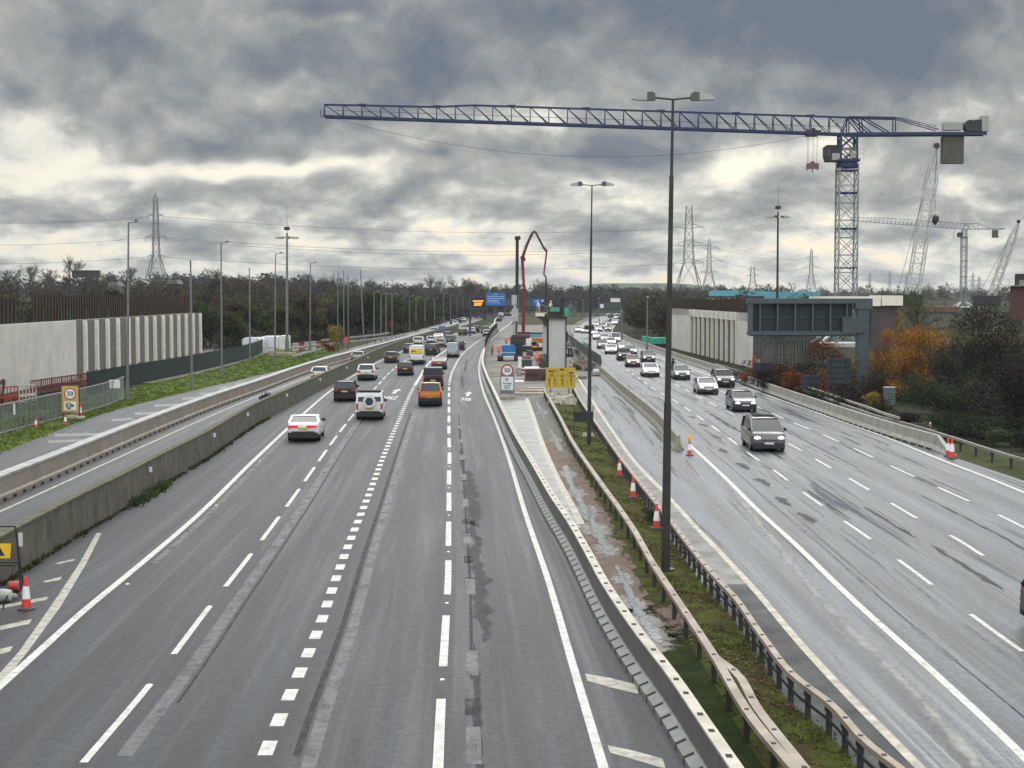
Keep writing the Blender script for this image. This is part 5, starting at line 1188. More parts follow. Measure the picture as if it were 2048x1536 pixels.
barrier_row(['dark red barrier panel at the foot of the concrete wall'], (-43.5, 139), (-42.2, 154), 6, [mat('dark red plastic', (.14, .02, .022), .6)], 1.35, 'dark red panels at the wall foot')
b = Vector((-43.8, 126.0, 0)); t = thing('site_excavator', b, 'dark excavator with lit window half hidden at the picture edge', 'excavator')
m = MB(); m.loft([[(-2, y_, .6) , (1.5, y_, .6), (1.1, y_, 1.6), (.2, y_, 2.7), (-2, y_, 2.9)] for y_ in (-1, 1)]); m.build('body', M['dark'], t); m = MB(); m.prism([(-.2, -1.03, 1.9), (.35, -1.03, 1.7), (.2, -1.03, 2.2), (-.3, -1.03, 2.5)], (0, 0, 0), (0, .02, 0)); m.build('window', M['sign_white'], t); m = MB(); m.box((0, -.8, .35), (3.6, .5, .7)); m.box((0, .8, .35), (3.6, .5, .7)); m.build('tracks', M['black'], t); m = MB(); m.beam((1, 0, 1.2), (2.2, 0, 2.2), .25); m.beam((2.2, 0, 2.2), (2.0, 0, .8), .2); m.build('arm', M['form_red'], t)
# white covers, gate barriers and bank rails
for i, (u0, u1, v0, v1, yb, lab) in enumerate(((484, 520, 676, 694, 262, 'low white sheeted stack behind the netted fence'), (520, 558, 673, 693, 268, 'longer white sheeted stack before the dark woodland'), (556, 571, 672, 700, 258, 'tall white cabin end beside the floodlight mast'))):
    c, dm = bpx(u0, u1, v0, v1, yb, 6); t = thing('covered_stack', (c[0], c[1], 0), lab, 'covered stack'); m = MB(); w_, d_, h = dm[0]/2, 3, c[2]+dm[2]/2
    m.loft([[(-w_, y_, 0), (w_, y_, 0), (w_, y_, h*.8), (w_*.8, y_, h), (-w_*.8, y_, h), (-w_, y_, h*.8)] for y_ in (-d_, d_)]); m.build('sheet', M['tarp'], t); m = MB()
    for k in range(int(dm[0]/1.2)+1): m.box((-w_+.1+k*1.2, -d_-.02, h*.42), (.07, .05, h*.7))
    m.build('straps', M['lamp_grey'], t)
barrier_row(['white tubular gate barrier at the works access', 'red tubular gate barrier at the works access'], g2(586, 703), g2(644, 697), 5, [M['white'], M['red'], M['white']], 1.3, 'gate barriers at the works access')
SR = Line([], world=[(-34.6, 236), (-32.4, 252), (-29.5, 270), (-25.5, 292), (-23.2, 312), (-22.4, 330)])
box_beam_rail('guard_rail', 'pale doubled verge rail between the works access and the slip road', SR, 238, 328, 1.0, 3.2, .2, .3, mt=M['galv'])
SR2 = Line([], world=[(G(586, 721).x, G(586, 721).y), (G(610, 714).x, G(610, 714).y), (G(640, 706).x, G(640, 706).y), (G(660, 701).x+.3, G(660, 701).y+3)])
box_beam_rail('guard_rail', 'short sloping rail end on the grass below the floodlight mast', SR2, SR2.y0+.3, SR2.y1-.3, .7, 3, .2, .25, mt=M['galv'])
SR3 = Line([], world=[(SR.x(y)-2.2, y) for y in (262, 280, 300, 318)])
box_beam_rail('guard_rail', 'upper verge rail on the bank behind the doubled rail', SR3, 264, 316, 1.5, 3.2, .2, .3, mt=M['galv'])
b = G(565, 712); t = thing('timber_stack', b, 'low dark timber stack at the foot of the floodlight mast', 'timber stack'); m = MB(); m.box((0, 0, .3), (4, 1.4, .5)); m.build('timbers', M['timber'], t); m = MB(); m.box((-1.5, 0, .7), (1.0, 1.2, .3)); m.build('bundle', M['conc'], t)

# ------------------------------------------------------------------ central work site
# bridge piers
b = G(1113, 741); yb = b.y; s_ = yb/F_PX; t = thing('bridge_pier', b, 'nearer concrete bridge pier with green formwork on top', 'bridge pier')
X = lambda u: (u-1113)*s_
Z = lambda v: P(0, v, yb).z
m = MB(); a_, c_ = X(1097.5), X(1130.5); h = Z(637); m.prism([(a_, 0, 0), (a_+.35, -.35, 0), (c_-.2, -.35, 0), (c_, 0, 0), (c_, 2.6, 0), (a_, 2.6, 0)], (0, 0, 0), (0, 0, h)); m.build('column', M['conc_pier'], t)
m = MB(); m.box(((a_+c_)/2, 1.1, h+.45), (c_-a_+.3, 3.6, .9)); m.build('formwork_box', mat('dark formwork', (.035, .032, .027), .8, var=.5, scale=2), t)
m = MB(); m.box((X(1109), -.75, Z(619)), (19*s_, .1, 9*s_)); m.build('green_panel', M['green_form'], t)
m = MB(); m.box((X(1133), -.75, Z(624)), (10*s_, .1, 17*s_)); m.build('green_panel', M['green_form'], t)
m = MB(); m.prism([(X(1116), -.6, Z(622)), (X(1128), -.6, Z(622)), (X(1128), -.6, Z(592)), (X(1123), -.6, Z(592.5)), (X(1117), -.6, Z(599))], (0, 0, 0), (0, 1.2, 0)); m.build('shutter', M['gantry_dark'], t)
m = MB(); m.box((X(1095.5), 0.3, h*.5), (.28, .28, h)); m.box((X(1132), .3, h*.5), (.15, .2, h)); m.build('prop', M['dark'], t)
b = G(1098, 716); yb = b.y; s_ = yb/F_PX; t = thing('bridge_pier', b, 'farther bridge pier carrying the platform with workers', 'bridge pier')
X = lambda u: (u-1098)*s_
Z = lambda v: P(0, v, yb).z
m = MB(); h = Z(648); m.box((X(1099), 1.2, h/2), (26*s_, 2.4, h)); m.build('column', M['conc_pier'], t)
m = MB(); m.prism([(X(1072), 0, Z(628)), (X(1072), 0, Z(634)), (X(1083), 0, Z(640)), (X(1088), 0, Z(650)), (X(1096), 0, Z(653)), (X(1108), 0, Z(640)), (X(1108), 0, Z(628))], (0, -.4, 0), (0, 2.8, 0)); m.build('crosshead', mat('stained soffit form', (.055, .05, .042), .85, var=.5, scale=1.5), t)
m = MB(); m.box((X(1088), 1.0, Z(626.5)), (34*s_, 3.2, .25)); m.build('platform', M['timber'], t); m = MB(); m.box((X(1080), -.65, Z(629.5)), (18*s_, .1, .45)); m.build('edge_board', M['conc_fin'], t)
m = MB()
for u in (1073, 1080, 1087, 1094, 1101): m.beam((X(u), -.55, Z(626)), (X(u), -.55, Z(610)), .05)
m.beam((X(1073), -.55, Z(612)), (X(1101), -.55, Z(612)), .05); m.build('hand_rail', M['galv'], t)
# concrete pump
YP = 250.0; t = thing('concrete_pump', P(1048, 702, YP), 'concrete pump with tall folded red boom above the work site', 'concrete pump'); o = t.location
Q = lambda u, v: P(u, v, YP)-o
m = MB(); m.beam(Q(1046.5, 668), Q(1048, 577), .55); m.beam(Q(1048, 577), Q(1045, 516), .42); m.build('lower_boom', M['pump_red'], t)
m = MB(); m.beam(Q(1045, 516), Q(1054, 490), .40); m.beam(Q(1054, 490), Q(1066, 464.5), .36); m.beam(Q(1048, 522), Q(1044, 512), .7); m.build('middle_boom', M['pump_dark'], t)
m = MB(); m.beam(Q(1066, 464.5), Q(1071, 463), .4); m.beam(Q(1071, 464), Q(1087, 495), .32); m.beam(Q(1087, 495), Q(1093.5, 503), .4); m.build('upper_boom', M['pump_dark'], t)
m = MB(); m.beam(Q(1093.5, 503), Q(1087.5, 549), .26); m.build('tip_boom', M['pump_red'], t)
m = MB(); m.tube([Q(1087.5, 549), Q(1092, 554), Q(1091.5, 575), Q(1091.5, 612)], .13, 6); m.build('end_hose', M['dark'], t)
m = MB(); m.tube([Q(1043, 560), Q(1042, 520), Q(1047, 498), Q(1063, 464)], .06, 5); m.build('pipe', M['galv'], t)
m = MB(); m.box(Q(1046, 671), (2.2, 2.2, 1.2)); m.build('turret', M['pump_dark'], t); m = MB(); m.box(Q(1047, 684)+Vector((0, 1.5, 0)), (2.5, 6, 1.2)); m.build('hopper', M['white'], t); m = MB(); m.box(Q(1047, 694)+Vector((0, 2, -.2)), (2.5, 9, .6)); m.build('chassis', M['dark'], t); m = MB(); m.beam(Q(1040, 680), Q(1032, 700), .3); m.beam(Q(1056, 680), Q(1064, 700), .3); m.build('outrigger', M['pump_red'], t)
# piling rig
b = G(1018, 722); yb = b.y; s_ = yb/F_PX; t = thing('piling_rig', b, 'blue backed piling rig with tall black and white mast', 'piling rig'); o = b
Q = lambda u, v, dy=0.0: P(u, v, yb+dy)-o
m = MB(); a_, c_ = Q(1003.5, 722).x, Q(1031, 722).x; m.loft([[(a_, y_, .55), (c_, y_, .55), (c_, y_, 2.05), (c_-.2, y_, 2.2), (a_+.15, y_, 2.2), (a_, y_, 2.05)] for y_ in (-.1, 3.4)]); m.build('body', M['plant_blue'], t)
m = MB(); m.box(((a_+c_)/2, -.13, 1.15), (c_-a_, .06, .07)); m.box(((a_+c_)/2, -.13, .62), ((c_-a_)*.8, .1, .16)); m.build('trim_strip', M['conc_fin'], t)
for x in (a_-.2, c_+.2): m = MB(); m.loft([[(x-.4, y_, z0), (x+.4, y_, z0), (x+.4, y_, z1), (x-.4, y_, z1)] for y_, z0, z1 in ((-.6, .2, .55), (-.3, 0, .8), (4.2, 0, .8), (4.5, .2, .55))]); m.build('track', M['black'], t)
m = MB(); m.box((Q(1037, 700).x, 1.8, 1.6), (1.2, 2.2, 2.2)); m.build('cab', M['gantry_dark'], t)
m = MB(); m.beam(Q(1034.5, 478, 5), Q(1034, 590, 5), .46); m.build('upper_mast', mat('black mast', (.018, .018, .024), .5), t)
m = MB(); m.beam(Q(1032.5, 590, 5), Q(1029, 690, 5), .72); m.box(Q(1030, 600, 5), (.95, .95, 1.4)); m.box(Q(1030, 630, 5)+Vector((0, -.3, 0)), (.9, .6, 1.8)); m.build('lower_mast', mat('pale mast', (.42, .43, .44), .5, .1, var=.15, scale=2), t)
m = MB(); m.beam(Q(1035.5, 590, 4.6), Q(1031.5, 690, 4.6), .2); m.build('kelly_bar', M['dark'], t)
m = MB(); m.box(Q(1034.5, 476, 5), (.7, .7, .5)); m.lathe([(.3, -.2), (.3, .2)], Q(1037.5, 476, 5), 10, axis='Y'); m.beam(Q(1039, 472, 5), Q(1037, 480, 5), .08); m.build('mast_head', M['dark'], t)
m = MB(); m.box(Q(1042, 672, 3), (2.6, 1.6, .35)); m.box(Q(1036, 682, 3), (2.2, 1.2, 1.2)); m.build('frame', M['form_red'], t)
# other plant and stacks
def item(name, label, cat, u, v, parts):
    b = G(u, v); t = thing(name, b, label, cat); s_ = b.y/F_PX
    for nm, mt, bs in parts:
        m = MB()
        for u0, u1, v0, v1, dy, dep in bs:
            a, c = P(u0, v1, b.y+dy)-b, P(u1, v0, b.y+dy)-b; m.box(((a.x+c.x)/2, dy+dep/2, (a.z+c.z)/2), (c.x-a.x, dep, c.z-a.z))
        m.build(nm, mt, t)
    return t
item('mini_excavator', 'orange excavator working before the farther pier', 'excavator', 1077, 702, [('body', M['plant_orange'], [(1066, 1088, 676, 683, 0, 2.2), (1078, 1086, 683, 690, .2, 2)]), ('cab', M['white'], [(1078, 1084.5, 686, 694, -.2, 1.4)]), ('window', M['glass'], [(1063, 1072, 684, 690, .2, 1.2)]), ('track', M['black'], [(1064, 1088, 695, 702, 0, 2.4)]), ('bucket', M['yellow_plant'], [(1064, 1074, 692, 696, -.6, .8)])])
item('container', 'small dark blue container behind the orange worker', 'container', 1055, 692, [('body', mat('navy container', (.015, .06, .20), .5, var=.2, scale=2), [(1049, 1061, 678, 691, 0, 4)]), ('door', M['plant_blue'], [(1050, 1055, 679, 690, -.06, .05)])])
item('container', 'low teal container on the far side of the site', 'container', 1070, 676, [('body', M['teal'], [(1060, 1084, 667, 675, 0, 5)]), ('lid', M['dark'], [(1058, 1086, 665, 667, -.1, 5.2)])])
item('skip', 'grey open skip filled with reddish soil', 'skip', 1054, 737, [('body', M['gantry'], [(1043.5, 1064, 719, 736, 0, 3)]), ('soil', mat('red soil', (.19, .085, .06), .9, var=.3, scale=3), [(1046, 1062, 713, 718.7, .3, 2.4)]), ('rim', M['conc'], [(1042.5, 1065, 718, 720, -.1, 3.2)])])
item('steel_form', 'dark red brown steel form block beside the yellow sign', 'formwork', 1070, 761, [('body', M['form_red'], [(1050, 1093, 738, 760.5, 0, 2.5)]), ('top_rail', M['conc_fin'], [(1049, 1078, 735.5, 738, -.1, 2.6)]), ('bracket', M['dark'], [(1052, 1078, 747, 749, -.15, .14), (1085, 1095, 747, 756, -.2, .3)])])
item('red_white_board', 'upright red and white striped board at the steel form corner', 'barrier board', 1046, 758, [('board', M['cone_white'], [(1043, 1049, 736, 757, 0, .15)]), ('stripe', M['red'], [(1043, 1049, 738, 742, -.03, .03), (1043, 1049, 746, 750, -.03, .03)])])
item('concrete_block', 'pale concrete block beside the grey skip', 'concrete block', 1040, 742, [('block', M['conc_fin'], [(1036, 1043, 714, 741, 0, .8)]), ('lug', M['dark'], [(1038, 1040, 712, 714, .2, .2)])])
item('timber_mat', 'timber mats lying across the work site entrance', 'timber mat', 1072, 790, [('boards', M['timber'], [(1030, 1089, 787, 790, 0, 2.0), (1040, 1089, 781, 784, 2.5, 2.0), (1052, 1086, 776, 778, 5, 1.5)]), ('edge', M['form_red'], [(1030, 1089, 790, 791.5, -.1, .1)])])
item('wire_cage', 'low mesh cage panel next to the average speed sign', 'mesh panel', 1041, 792, [('frame', M['galv'], [(1029, 1030, 766, 792, 0, .08), (1052, 1053, 766, 792, 0, .08), (1029, 1053, 765.5, 766.5, 0, .08), (1029, 1053, 791, 792, 0, .08)]), ('wires', M['lamp_grey'], [(u, u+.35, 766, 792, .02, .02) for u in (1033, 1036, 1039, 1042, 1045, 1048)] + [(1029, 1053, v, v+.35, .02, .02) for v in (770, 774, 778, 782, 786)])])
item('stair_tower', 'dark scaffold stair on the far side of the nearer pier', 'scaffold', 1146, 735, [('deck', M['dark'], [(1131, 1147, 708, 714, 0, 3), (1131, 1144, 696, 699, .5, 2), (1132, 1136, 664, 684, 1, 1)]), ('standards', M['galv'], [(u, u+.8, 683, 735, dy, .1) for u, dy in ((1132, 0), (1139, 0), (1146, 0), (1150, 1))]), ('netting', mat('dark debris net', (.03, .034, .05), .8, var=.4, scale=3), [(1133, 1150, 686, 694, 1.2, .1), (1136, 1156, 699, 707, 1.6, .1)])])
b = G(1156, 735); t = thing('ladder', b, 'pale ladder leaning against the dark scaffold stair', 'ladder'); m = MB(); A_, B_ = P(1154, 714, b.y)-b, P(1133, 675, b.y+1.5)-b
for q_ in (-.18, .18): m.beam(A_+Vector((q_, 0, -1.2)), B_+Vector((q_, 0, 0)), .08)
m.build('stiles', M['galv'], t); m = MB()
for i in range(14): c = A_.lerp(B_, i/14); m.beam(c-Vector((.18, 0, 0)), c+Vector((.18, 0, 0)), .05)
m.build('rungs', M['galv'], t)
item('white_boards', 'stack of tilted white boards by the pier foot', 'board stack', 1142, 735, [('boards', M['conc_fin'], [(1136, 1144, 716, 719, 0, 1.2), (1137, 1145, 721, 724, .1, 1.2), (1138, 1146, 726, 731, .2, 1.2)]), ('packers', M['timber'], [(1137, 1144, 719, 721, .2, .6), (1138, 1145, 724, 726, .2, .6)])])
rr = random.Random(21)
def rubble(label, u0, u1, v0, v1, n, mt, k=1.0):
    c = G((u0+u1)/2, (v0+v1)/2); m = MB()
    for i in range(n):
        q_ = G(rr.uniform(u0, u1), rr.uniform(v0, v1))-c; s = rr.uniform(.25, .75)*k; m.box(q_+Vector((0, 0, s*.35+rr.uniform(0, .5)*k)), (s*1.3, s, s*.8), rz=rr.uniform(0, 3), taper=rr.uniform(.6, .9), M=Matrix.Rotation(rr.uniform(0, 3), 4, 'Z') @ Matrix.Rotation(rr.uniform(-.4, .4), 4, 'X'))
    o = m.build('rubble_heap', mt); o.location = c; tag(o, label, 'rubble heap')
rubble('brownish rubble heap behind the second twin lamp post', 1152, 1200, 728, 742, 60, mat('rubble', (.20, .17, .145), .9, var=.4, scale=2), 1.1)
rubble('dark debris heap at the foot of the nearer pier', 1082, 1097, 722, 738, 30, mat('debris', (.06, .055, .045), .9, var=.5, scale=3))
rubble('pale sandbag pile under the yellow lane sign', 1098, 1150, 797, 812, 70, M['bag'], .62)
rubble('grey stone pile beside the site barrier', 1150, 1172, 700, 716, 40, mat('grey rubble', (.16, .145, .13), .9, var=.4, scale=2), 1.2)
item('pallet_load', 'pallet of wrapped blocks beside the lamp post rubble', 'pallet', 1192, 752, [('load', M['timber'], [(1186, 1199, 744, 750, 0, 1.4)]), ('wrap', M['tarp'], [(1187, 1198, 739, 744, .1, 1.2)]), ('pallet', M['bark'], [(1185, 1200, 750, 752, 0, 1.5)])])
item('mini_digger', 'small blue and white digger beside the screen fence', 'excavator', 1167, 698, [('body', M['tarp'], [(1161, 1171, 687, 694, 0, 2)]), ('cab', M['teal'], [(1164, 1170, 683, 688, .2, 1.6)]), ('track', M['black'], [(1162, 1172, 694, 698, 0, 2.2)])])
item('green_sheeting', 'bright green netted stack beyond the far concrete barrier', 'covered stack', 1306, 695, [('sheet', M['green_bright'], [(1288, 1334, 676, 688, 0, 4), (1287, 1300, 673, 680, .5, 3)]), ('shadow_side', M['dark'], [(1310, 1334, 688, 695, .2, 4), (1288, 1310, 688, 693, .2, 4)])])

item('formwork_stack', 'stack of timber formwork panels near the orange excavator', 'formwork', 1088, 716, [('panels', M['timber'], [(1076, 1092, 708, 711, 0, 2), (1077, 1093, 712, 715, 0, 2)]), ('packers', M['bark'], [(1078, 1081, 711, 712, .2, 1.5), (1087, 1090, 711, 712, .2, 1.5), (1078, 1081, 715, 716, .2, 1.5), (1087, 1090, 715, 716, .2, 1.5)])])
item('generator', 'small purple grey generator set behind the orange clad worker', 'generator', 1060, 712, [('housing', mat('purple grey housing', (.10, .07, .10), .6, var=.3, scale=3), [(1053, 1066, 701, 710, 0, 1.6)]), ('skid', M['dark'], [(1052, 1067, 710, 712, -.1, 1.8)]), ('exhaust', M['dark'], [(1055, 1056.5, 697, 701, .3, .2)])])
item('fuel_tank', 'teal green tank beside the piling rig cab', 'tank', 1038, 706, [('tank', M['green_form'], [(1031, 1039, 680, 690, 6, 1.6)]), ('stand', M['dark'], [(1031, 1039, 690, 694, 6, 1.6)])])
item('gas_cage', 'dark mesh cage with white bottles by the debris heap', 'cage', 1086, 700, [('cage', M['dark'], [(1081, 1091, 689, 700, 0, 1.0)]), ('bottles', M['white'], [(1082, 1084, 686, 696, -.1, .3), (1085.5, 1087.5, 687, 696, -.1, .3)])])
item('concrete_slab_stack', 'flat pale precast slabs stacked before the grey skip', 'slab stack', 1020, 768, [('slabs', M['conc_fin'], [(1030, 1048, 762, 765, 3, 2), (1031, 1049, 766, 768.5, 3, 2)]), ('packers', M['timber'], [(1032, 1034, 765, 766, 3.1, 1.6), (1045, 1047, 765, 766, 3.1, 1.6)])])
item('road_plate', 'steel road plate leaning on blocks beyond the lamp post', 'steel plate', 1168, 758, [('plate', M['form_red'], [(1156, 1174, 753, 755, 0, 2.4)]), ('blocks', M['conc_fin'], [(1157, 1160, 755, 758, .2, .8), (1170, 1173, 755, 758, .2, .8)])])
rubble('scatter of broken concrete by the piling rig tracks', 1034, 1044, 744, 752, 25, mat('broken concrete', (.28, .26, .24), .9, var=.4, scale=3), .6)
rubble('earth mound behind the blue piling rig', 1040, 1075, 694, 700, 50, mat('brown earth', (.12, .085, .06), .95, var=.4, scale=2), 1.1)
# ------------------------------------------------------------------ people
def person(label, u, vb, vt, wear, legs, helmet, turn=0.0, bend=0.0, hold=0.0):
    b = G(u, vb) if not isinstance(vb, tuple) else P(u, vb[0], vb[1]); H = (P(u, vt, b.y).z-b.z)/1.80; H = min(max(H, .9), 1.12)
    t = thing('person', b, label, 'person', rz=turn)
    f = bend
    J = [(0, 0, .96, .15), (0, .02+f*.15, 1.15, .145), (0, f*.32, 1.40, .165), (0, f*.42, 1.52, .06), (0, f*.46+.01, 1.60, .085), (0, f*.48+.01, 1.71, .10), (0, f*.48, 1.77, .07)]
    E = [(0, 1), (1, 2), (2, 3), (3, 4), (4, 5), (5, 6)]
    for s in (-1, 1):
        i = len(J); J += [(s*.10, 0, .88, .10), (s*.12, .03, .50, .070), (s*.13, -.02, .10, .05), (s*.14, .12, .05, .045)]; E += [(0, i), (i, i+1), (i+1, i+2), (i+2, i+3)]
        i = len(J); J += [(s*.20, f*.32, 1.42, .065), (s*.26, f*.3+.02, 1.14, .05), (s*.24, f*.3+.12+hold, .92+hold*.6, .036), (s*.23, f*.3+.18+hold, .84+hold*.7, .034), (s*.225, f*.3+.21+hold, .77+hold*.75, .018), (s*.205, f*.3+.22+hold, .79+hold*.75, .014)]; E += [(2, i), (i, i+1), (i+1, i+2), (i+2, i+3), (i+3, i+4), (i+3, i+5)]
    me = bpy.data.meshes.new('body'); me.from_pydata([q[:3] for q in J], E, []); ob = bpy.data.objects.new('body', me); COL.objects.link(ob)
    sk = ob.modifiers.new('skin', 'SKIN')
    for sv, q in zip(me.skin_vertices[0].data, J): sv.radius = (q[3], q[3])
    me.skin_vertices[0].data[0].use_root = True
    ob.modifiers.new('sub', 'SUBSURF').levels = 1
    dg = bpy.context.evaluated_depsgraph_get(); dg.update(); m2 = bpy.data.meshes.new_from_object(ob.evaluated_get(dg)); bpy.data.objects.remove(ob)
    m2.materials.clear()
    for q in (wear, legs, M['skin']): m2.materials.append(q)
    for p_ in m2.polygons: p_.material_index = 2 if p_.center.z > 1.54 or (abs(p_.center.x) > .18 and p_.center.z < .90+hold*.7 and p_.center.z > .6) else (1 if p_.center.z < .93 else 0)
    m2.shade_smooth(); m2.transform(Matrix.Scale(H, 4)); link('body', m2, t)
    m = MB(); m.lathe([(.135, 1.70), (.13, 1.78), (.09, 1.85), (.02, 1.875)], (0, f*.48, 0), 12); m.box((0, f*.48+.12, 1.715), (.2, .12, .02)); o = m.build('helmet', helmet, t, smooth=50); o.scale = (H, H, H)
    m = MB(); m.lathe([(.185, 1.10), (.19, 1.15)], (0, f*.12+.01, 0), 12); o = m.build('reflective_band', M['cone_white'], t); o.scale = (H, H, H)
VRED = mat('red work jacket', (.45, .05, .035), .7); DKT = mat('dark work trousers', (.03, .03, .04), .8); WH = mat('white coverall', (.55, .56, .56), .7)
PEOPLE = [('worker in red jacket and dark trousers beside the steel barrier', 984.5, 712.5, 690, VRED, DKT, M['red'], .4, 0, .1), ('worker in full orange standing by the blue piling rig', 997.5, 713, 690.5, M['orange'], M['orange'], M['white'], 0, 0, 0), ('worker in orange on the far side of the piling rig', 1012.5, 692, 673.5, M['orange'], VRED, M['white'], .2, 0, 0),
          ('worker in bright orange seen from behind in front of the pier debris', 1074.5, 732, 703.5, M['orange'], M['cone_red'], M['orange'], 0, .25, .05),
          ('crouched worker in white on the pier platform edge', 1078, (625.5, 216), 604, WH, M['lamp_grey'], M['white'], .6, .7, .2), ('dark clad worker upright on the pier platform', 1085, (625.5, 216.6), 601, DKT, DKT, M['white'], 0, 0, .1), ('worker in white leaning beside the end hose', 1100, (625.5, 216.4), 605, WH, DKT, M['white'], -.5, .6, .2)]
for a in PEOPLE: person(*a)

# ------------------------------------------------------------------ vehicles
def paint(name, col, rough=.28, metal=.0):
    m = bpy.data.materials.new(name); m.use_nodes = True; b = m.node_tree.nodes['Principled BSDF']
    b.inputs['Base Color'].default_value = (*col, 1); b.inputs['Roughness'].default_value = rough; b.inputs['Metallic'].default_value = metal; b.inputs['Coat Weight'].default_value = .35 if max(col) < .03 else .75; b.inputs['Specular IOR Level'].default_value = .35 if max(col) < .03 else .55; b.inputs['Coat Roughness'].default_value = .06
    N = NT(m.node_tree); pos = N.new('ShaderNodeNewGeometry').outputs['Position']; g = N.map(N.noise(pos, 2.5, 4, .6), .35, .7, 0, .22)
    N.l.new(N.mix(g, col, tuple(q*.55+.03 for q in col)), b.inputs['Base Color']); return m
PAINT = {'white': paint('white car paint', (.66, .68, .70)), 'silver': paint('silver car paint', (.36, .38, .40), .3, .4), 'black': paint('black car paint', (.008, .008, .010)), 'navy': paint('navy car paint', (.015, .022, .05)), 'grey': paint('dark grey car paint', (.045, .048, .055)), 'orange': paint('burnt orange car paint', (.50, .16, .012)),
         'teal': paint('dark teal car paint', (.02, .07, .09)), 'red': paint('dark red car paint', (.16, .012, .018)), 'green': paint('pale green grey car paint', (.17, .21, .18), .3, .2), 'olive': paint('grey green car paint', (.09, .105, .085), .3, .2), 'blue': paint('blue car paint', (.03, .10, .32)), 'palegrey': paint('pale blue grey paint', (.34, .38, .43), .3, .2)}
# body: rows (y, half width, underside, belt/deck height); glasshouse: rear base, rear top, front top, front base (y), roof height
K = {
 'saloon': dict(L=4.95, W=1.92, H=1.46, rows=[(-2.47, .80, .42, .86), (-2.40, .91, .34, 1.04), (-1.75, .96, .26, 1.11), (-.2, .96, .24, 1.02), (1.15, .96, .24, .99), (2.05, .93, .26, .84), (2.38, .86, .32, .72), (2.47, .74, .36, .60)], gh=(-1.80, -.85, .25, 1.20), wy=(-1.45, 1.50), wr=.34, bt=1.08, bf=.98),
 'hatch': dict(L=4.30, W=1.82, H=1.50, rows=[(-2.15, .80, .42, .90), (-2.10, .88, .32, 1.02), (-1.4, .91, .25, 1.06), (0, .91, .24, 1.00), (1.05, .91, .24, .98), (1.8, .88, .26, .84), (2.08, .80, .32, .72), (2.15, .70, .36, .60)], gh=(-2.06, -1.62, .20, 1.08), wy=(-1.30, 1.32), wr=.33, bt=1.02, bf=.97),
 'suv': dict(L=4.65, W=1.94, H=1.70, rows=[(-2.32, .86, .46, 1.00), (-2.27, .94, .36, 1.14), (-1.4, .97, .30, 1.16), (0, .97, .28, 1.10), (1.15, .97, .28, 1.10), (2.0, .94, .32, .98), (2.26, .88, .38, .84), (2.32, .78, .44, .70)], gh=(-2.22, -1.75, .35, 1.15), wy=(-1.40, 1.42), wr=.38, bt=1.13, bf=1.08),
 'boxy': dict(L=4.75, W=1.98, H=1.96, rows=[(-2.36, .94, .48, 1.16), (-2.33, .97, .40, 1.22), (-1.4, .98, .34, 1.22), (0, .98, .32, 1.18), (1.0, .98, .32, 1.18), (2.1, .97, .36, 1.12), (2.32, .94, .42, 1.02), (2.36, .86, .46, .80)], gh=(-2.30, -2.15, .35, .95), wy=(-1.42, 1.48), wr=.40, bt=1.21, bf=1.17),
 'mpv': dict(L=4.75, W=1.94, H=1.80, rows=[(-2.37, .86, .42, 1.00), (-2.33, .95, .32, 1.14), (-1.4, .98, .26, 1.16), (0, .98, .25, 1.12), (1.45, .98, .25, 1.14), (2.05, .95, .28, 1.02), (2.32, .88, .32, .84), (2.38, .78, .36, .62)], gh=(-2.28, -1.98, .55, 1.72), wy=(-1.42, 1.52), wr=.36, bt=1.13, bf=1.12),
 'small_van': dict(L=4.5, W=1.92, H=1.92, rows=[(-2.25, .88, .42, 1.05), (-2.22, .93, .34, 1.16), (-1.4, .96, .28, 1.18), (0, .96, .26, 1.14), (1.3, .96, .26, 1.10), (1.95, .93, .28, .98), (2.2, .86, .34, .80), (2.25, .76, .38, .62)], gh=(-2.20, -2.02, .6, 1.38), wy=(-1.40, 1.42), wr=.33, bt=1.15, bf=1.08),
 'van': dict(L=5.7, W=2.02, H=2.50, rows=[(-2.85, .92, .50, 1.20), (-2.82, .98, .40, 1.26), (-1.6, 1.01, .32, 1.26), (0, 1.01, .30, 1.22), (1.9, 1.01, .30, 1.18), (2.5, .97, .32, 1.05), (2.8, .9, .36, .86), (2.85, .8, .40, .66)], gh=(-2.80, -2.68, 1.15, 1.98), wy=(-1.75, 1.85), wr=.36, bt=1.25, bf=1.14),
 'pickup': dict(L=5.35, W=1.96, H=1.84, rows=[(-2.67, .92, .55, 1.10), (-2.65, .95, .52, 1.16), (-1.6, .97, .42, 1.17), (-.75, .97, .36, 1.17), (1.05, .97, .34, 1.14), (2.2, .95, .38, 1.08), (2.58, .88, .44, .92), (2.66, .8, .48, .72)], gh=(-.80, -.55, .55, 1.12), wy=(-1.62, 1.72), wr=.40, bt=1.16, bf=1.12),
}
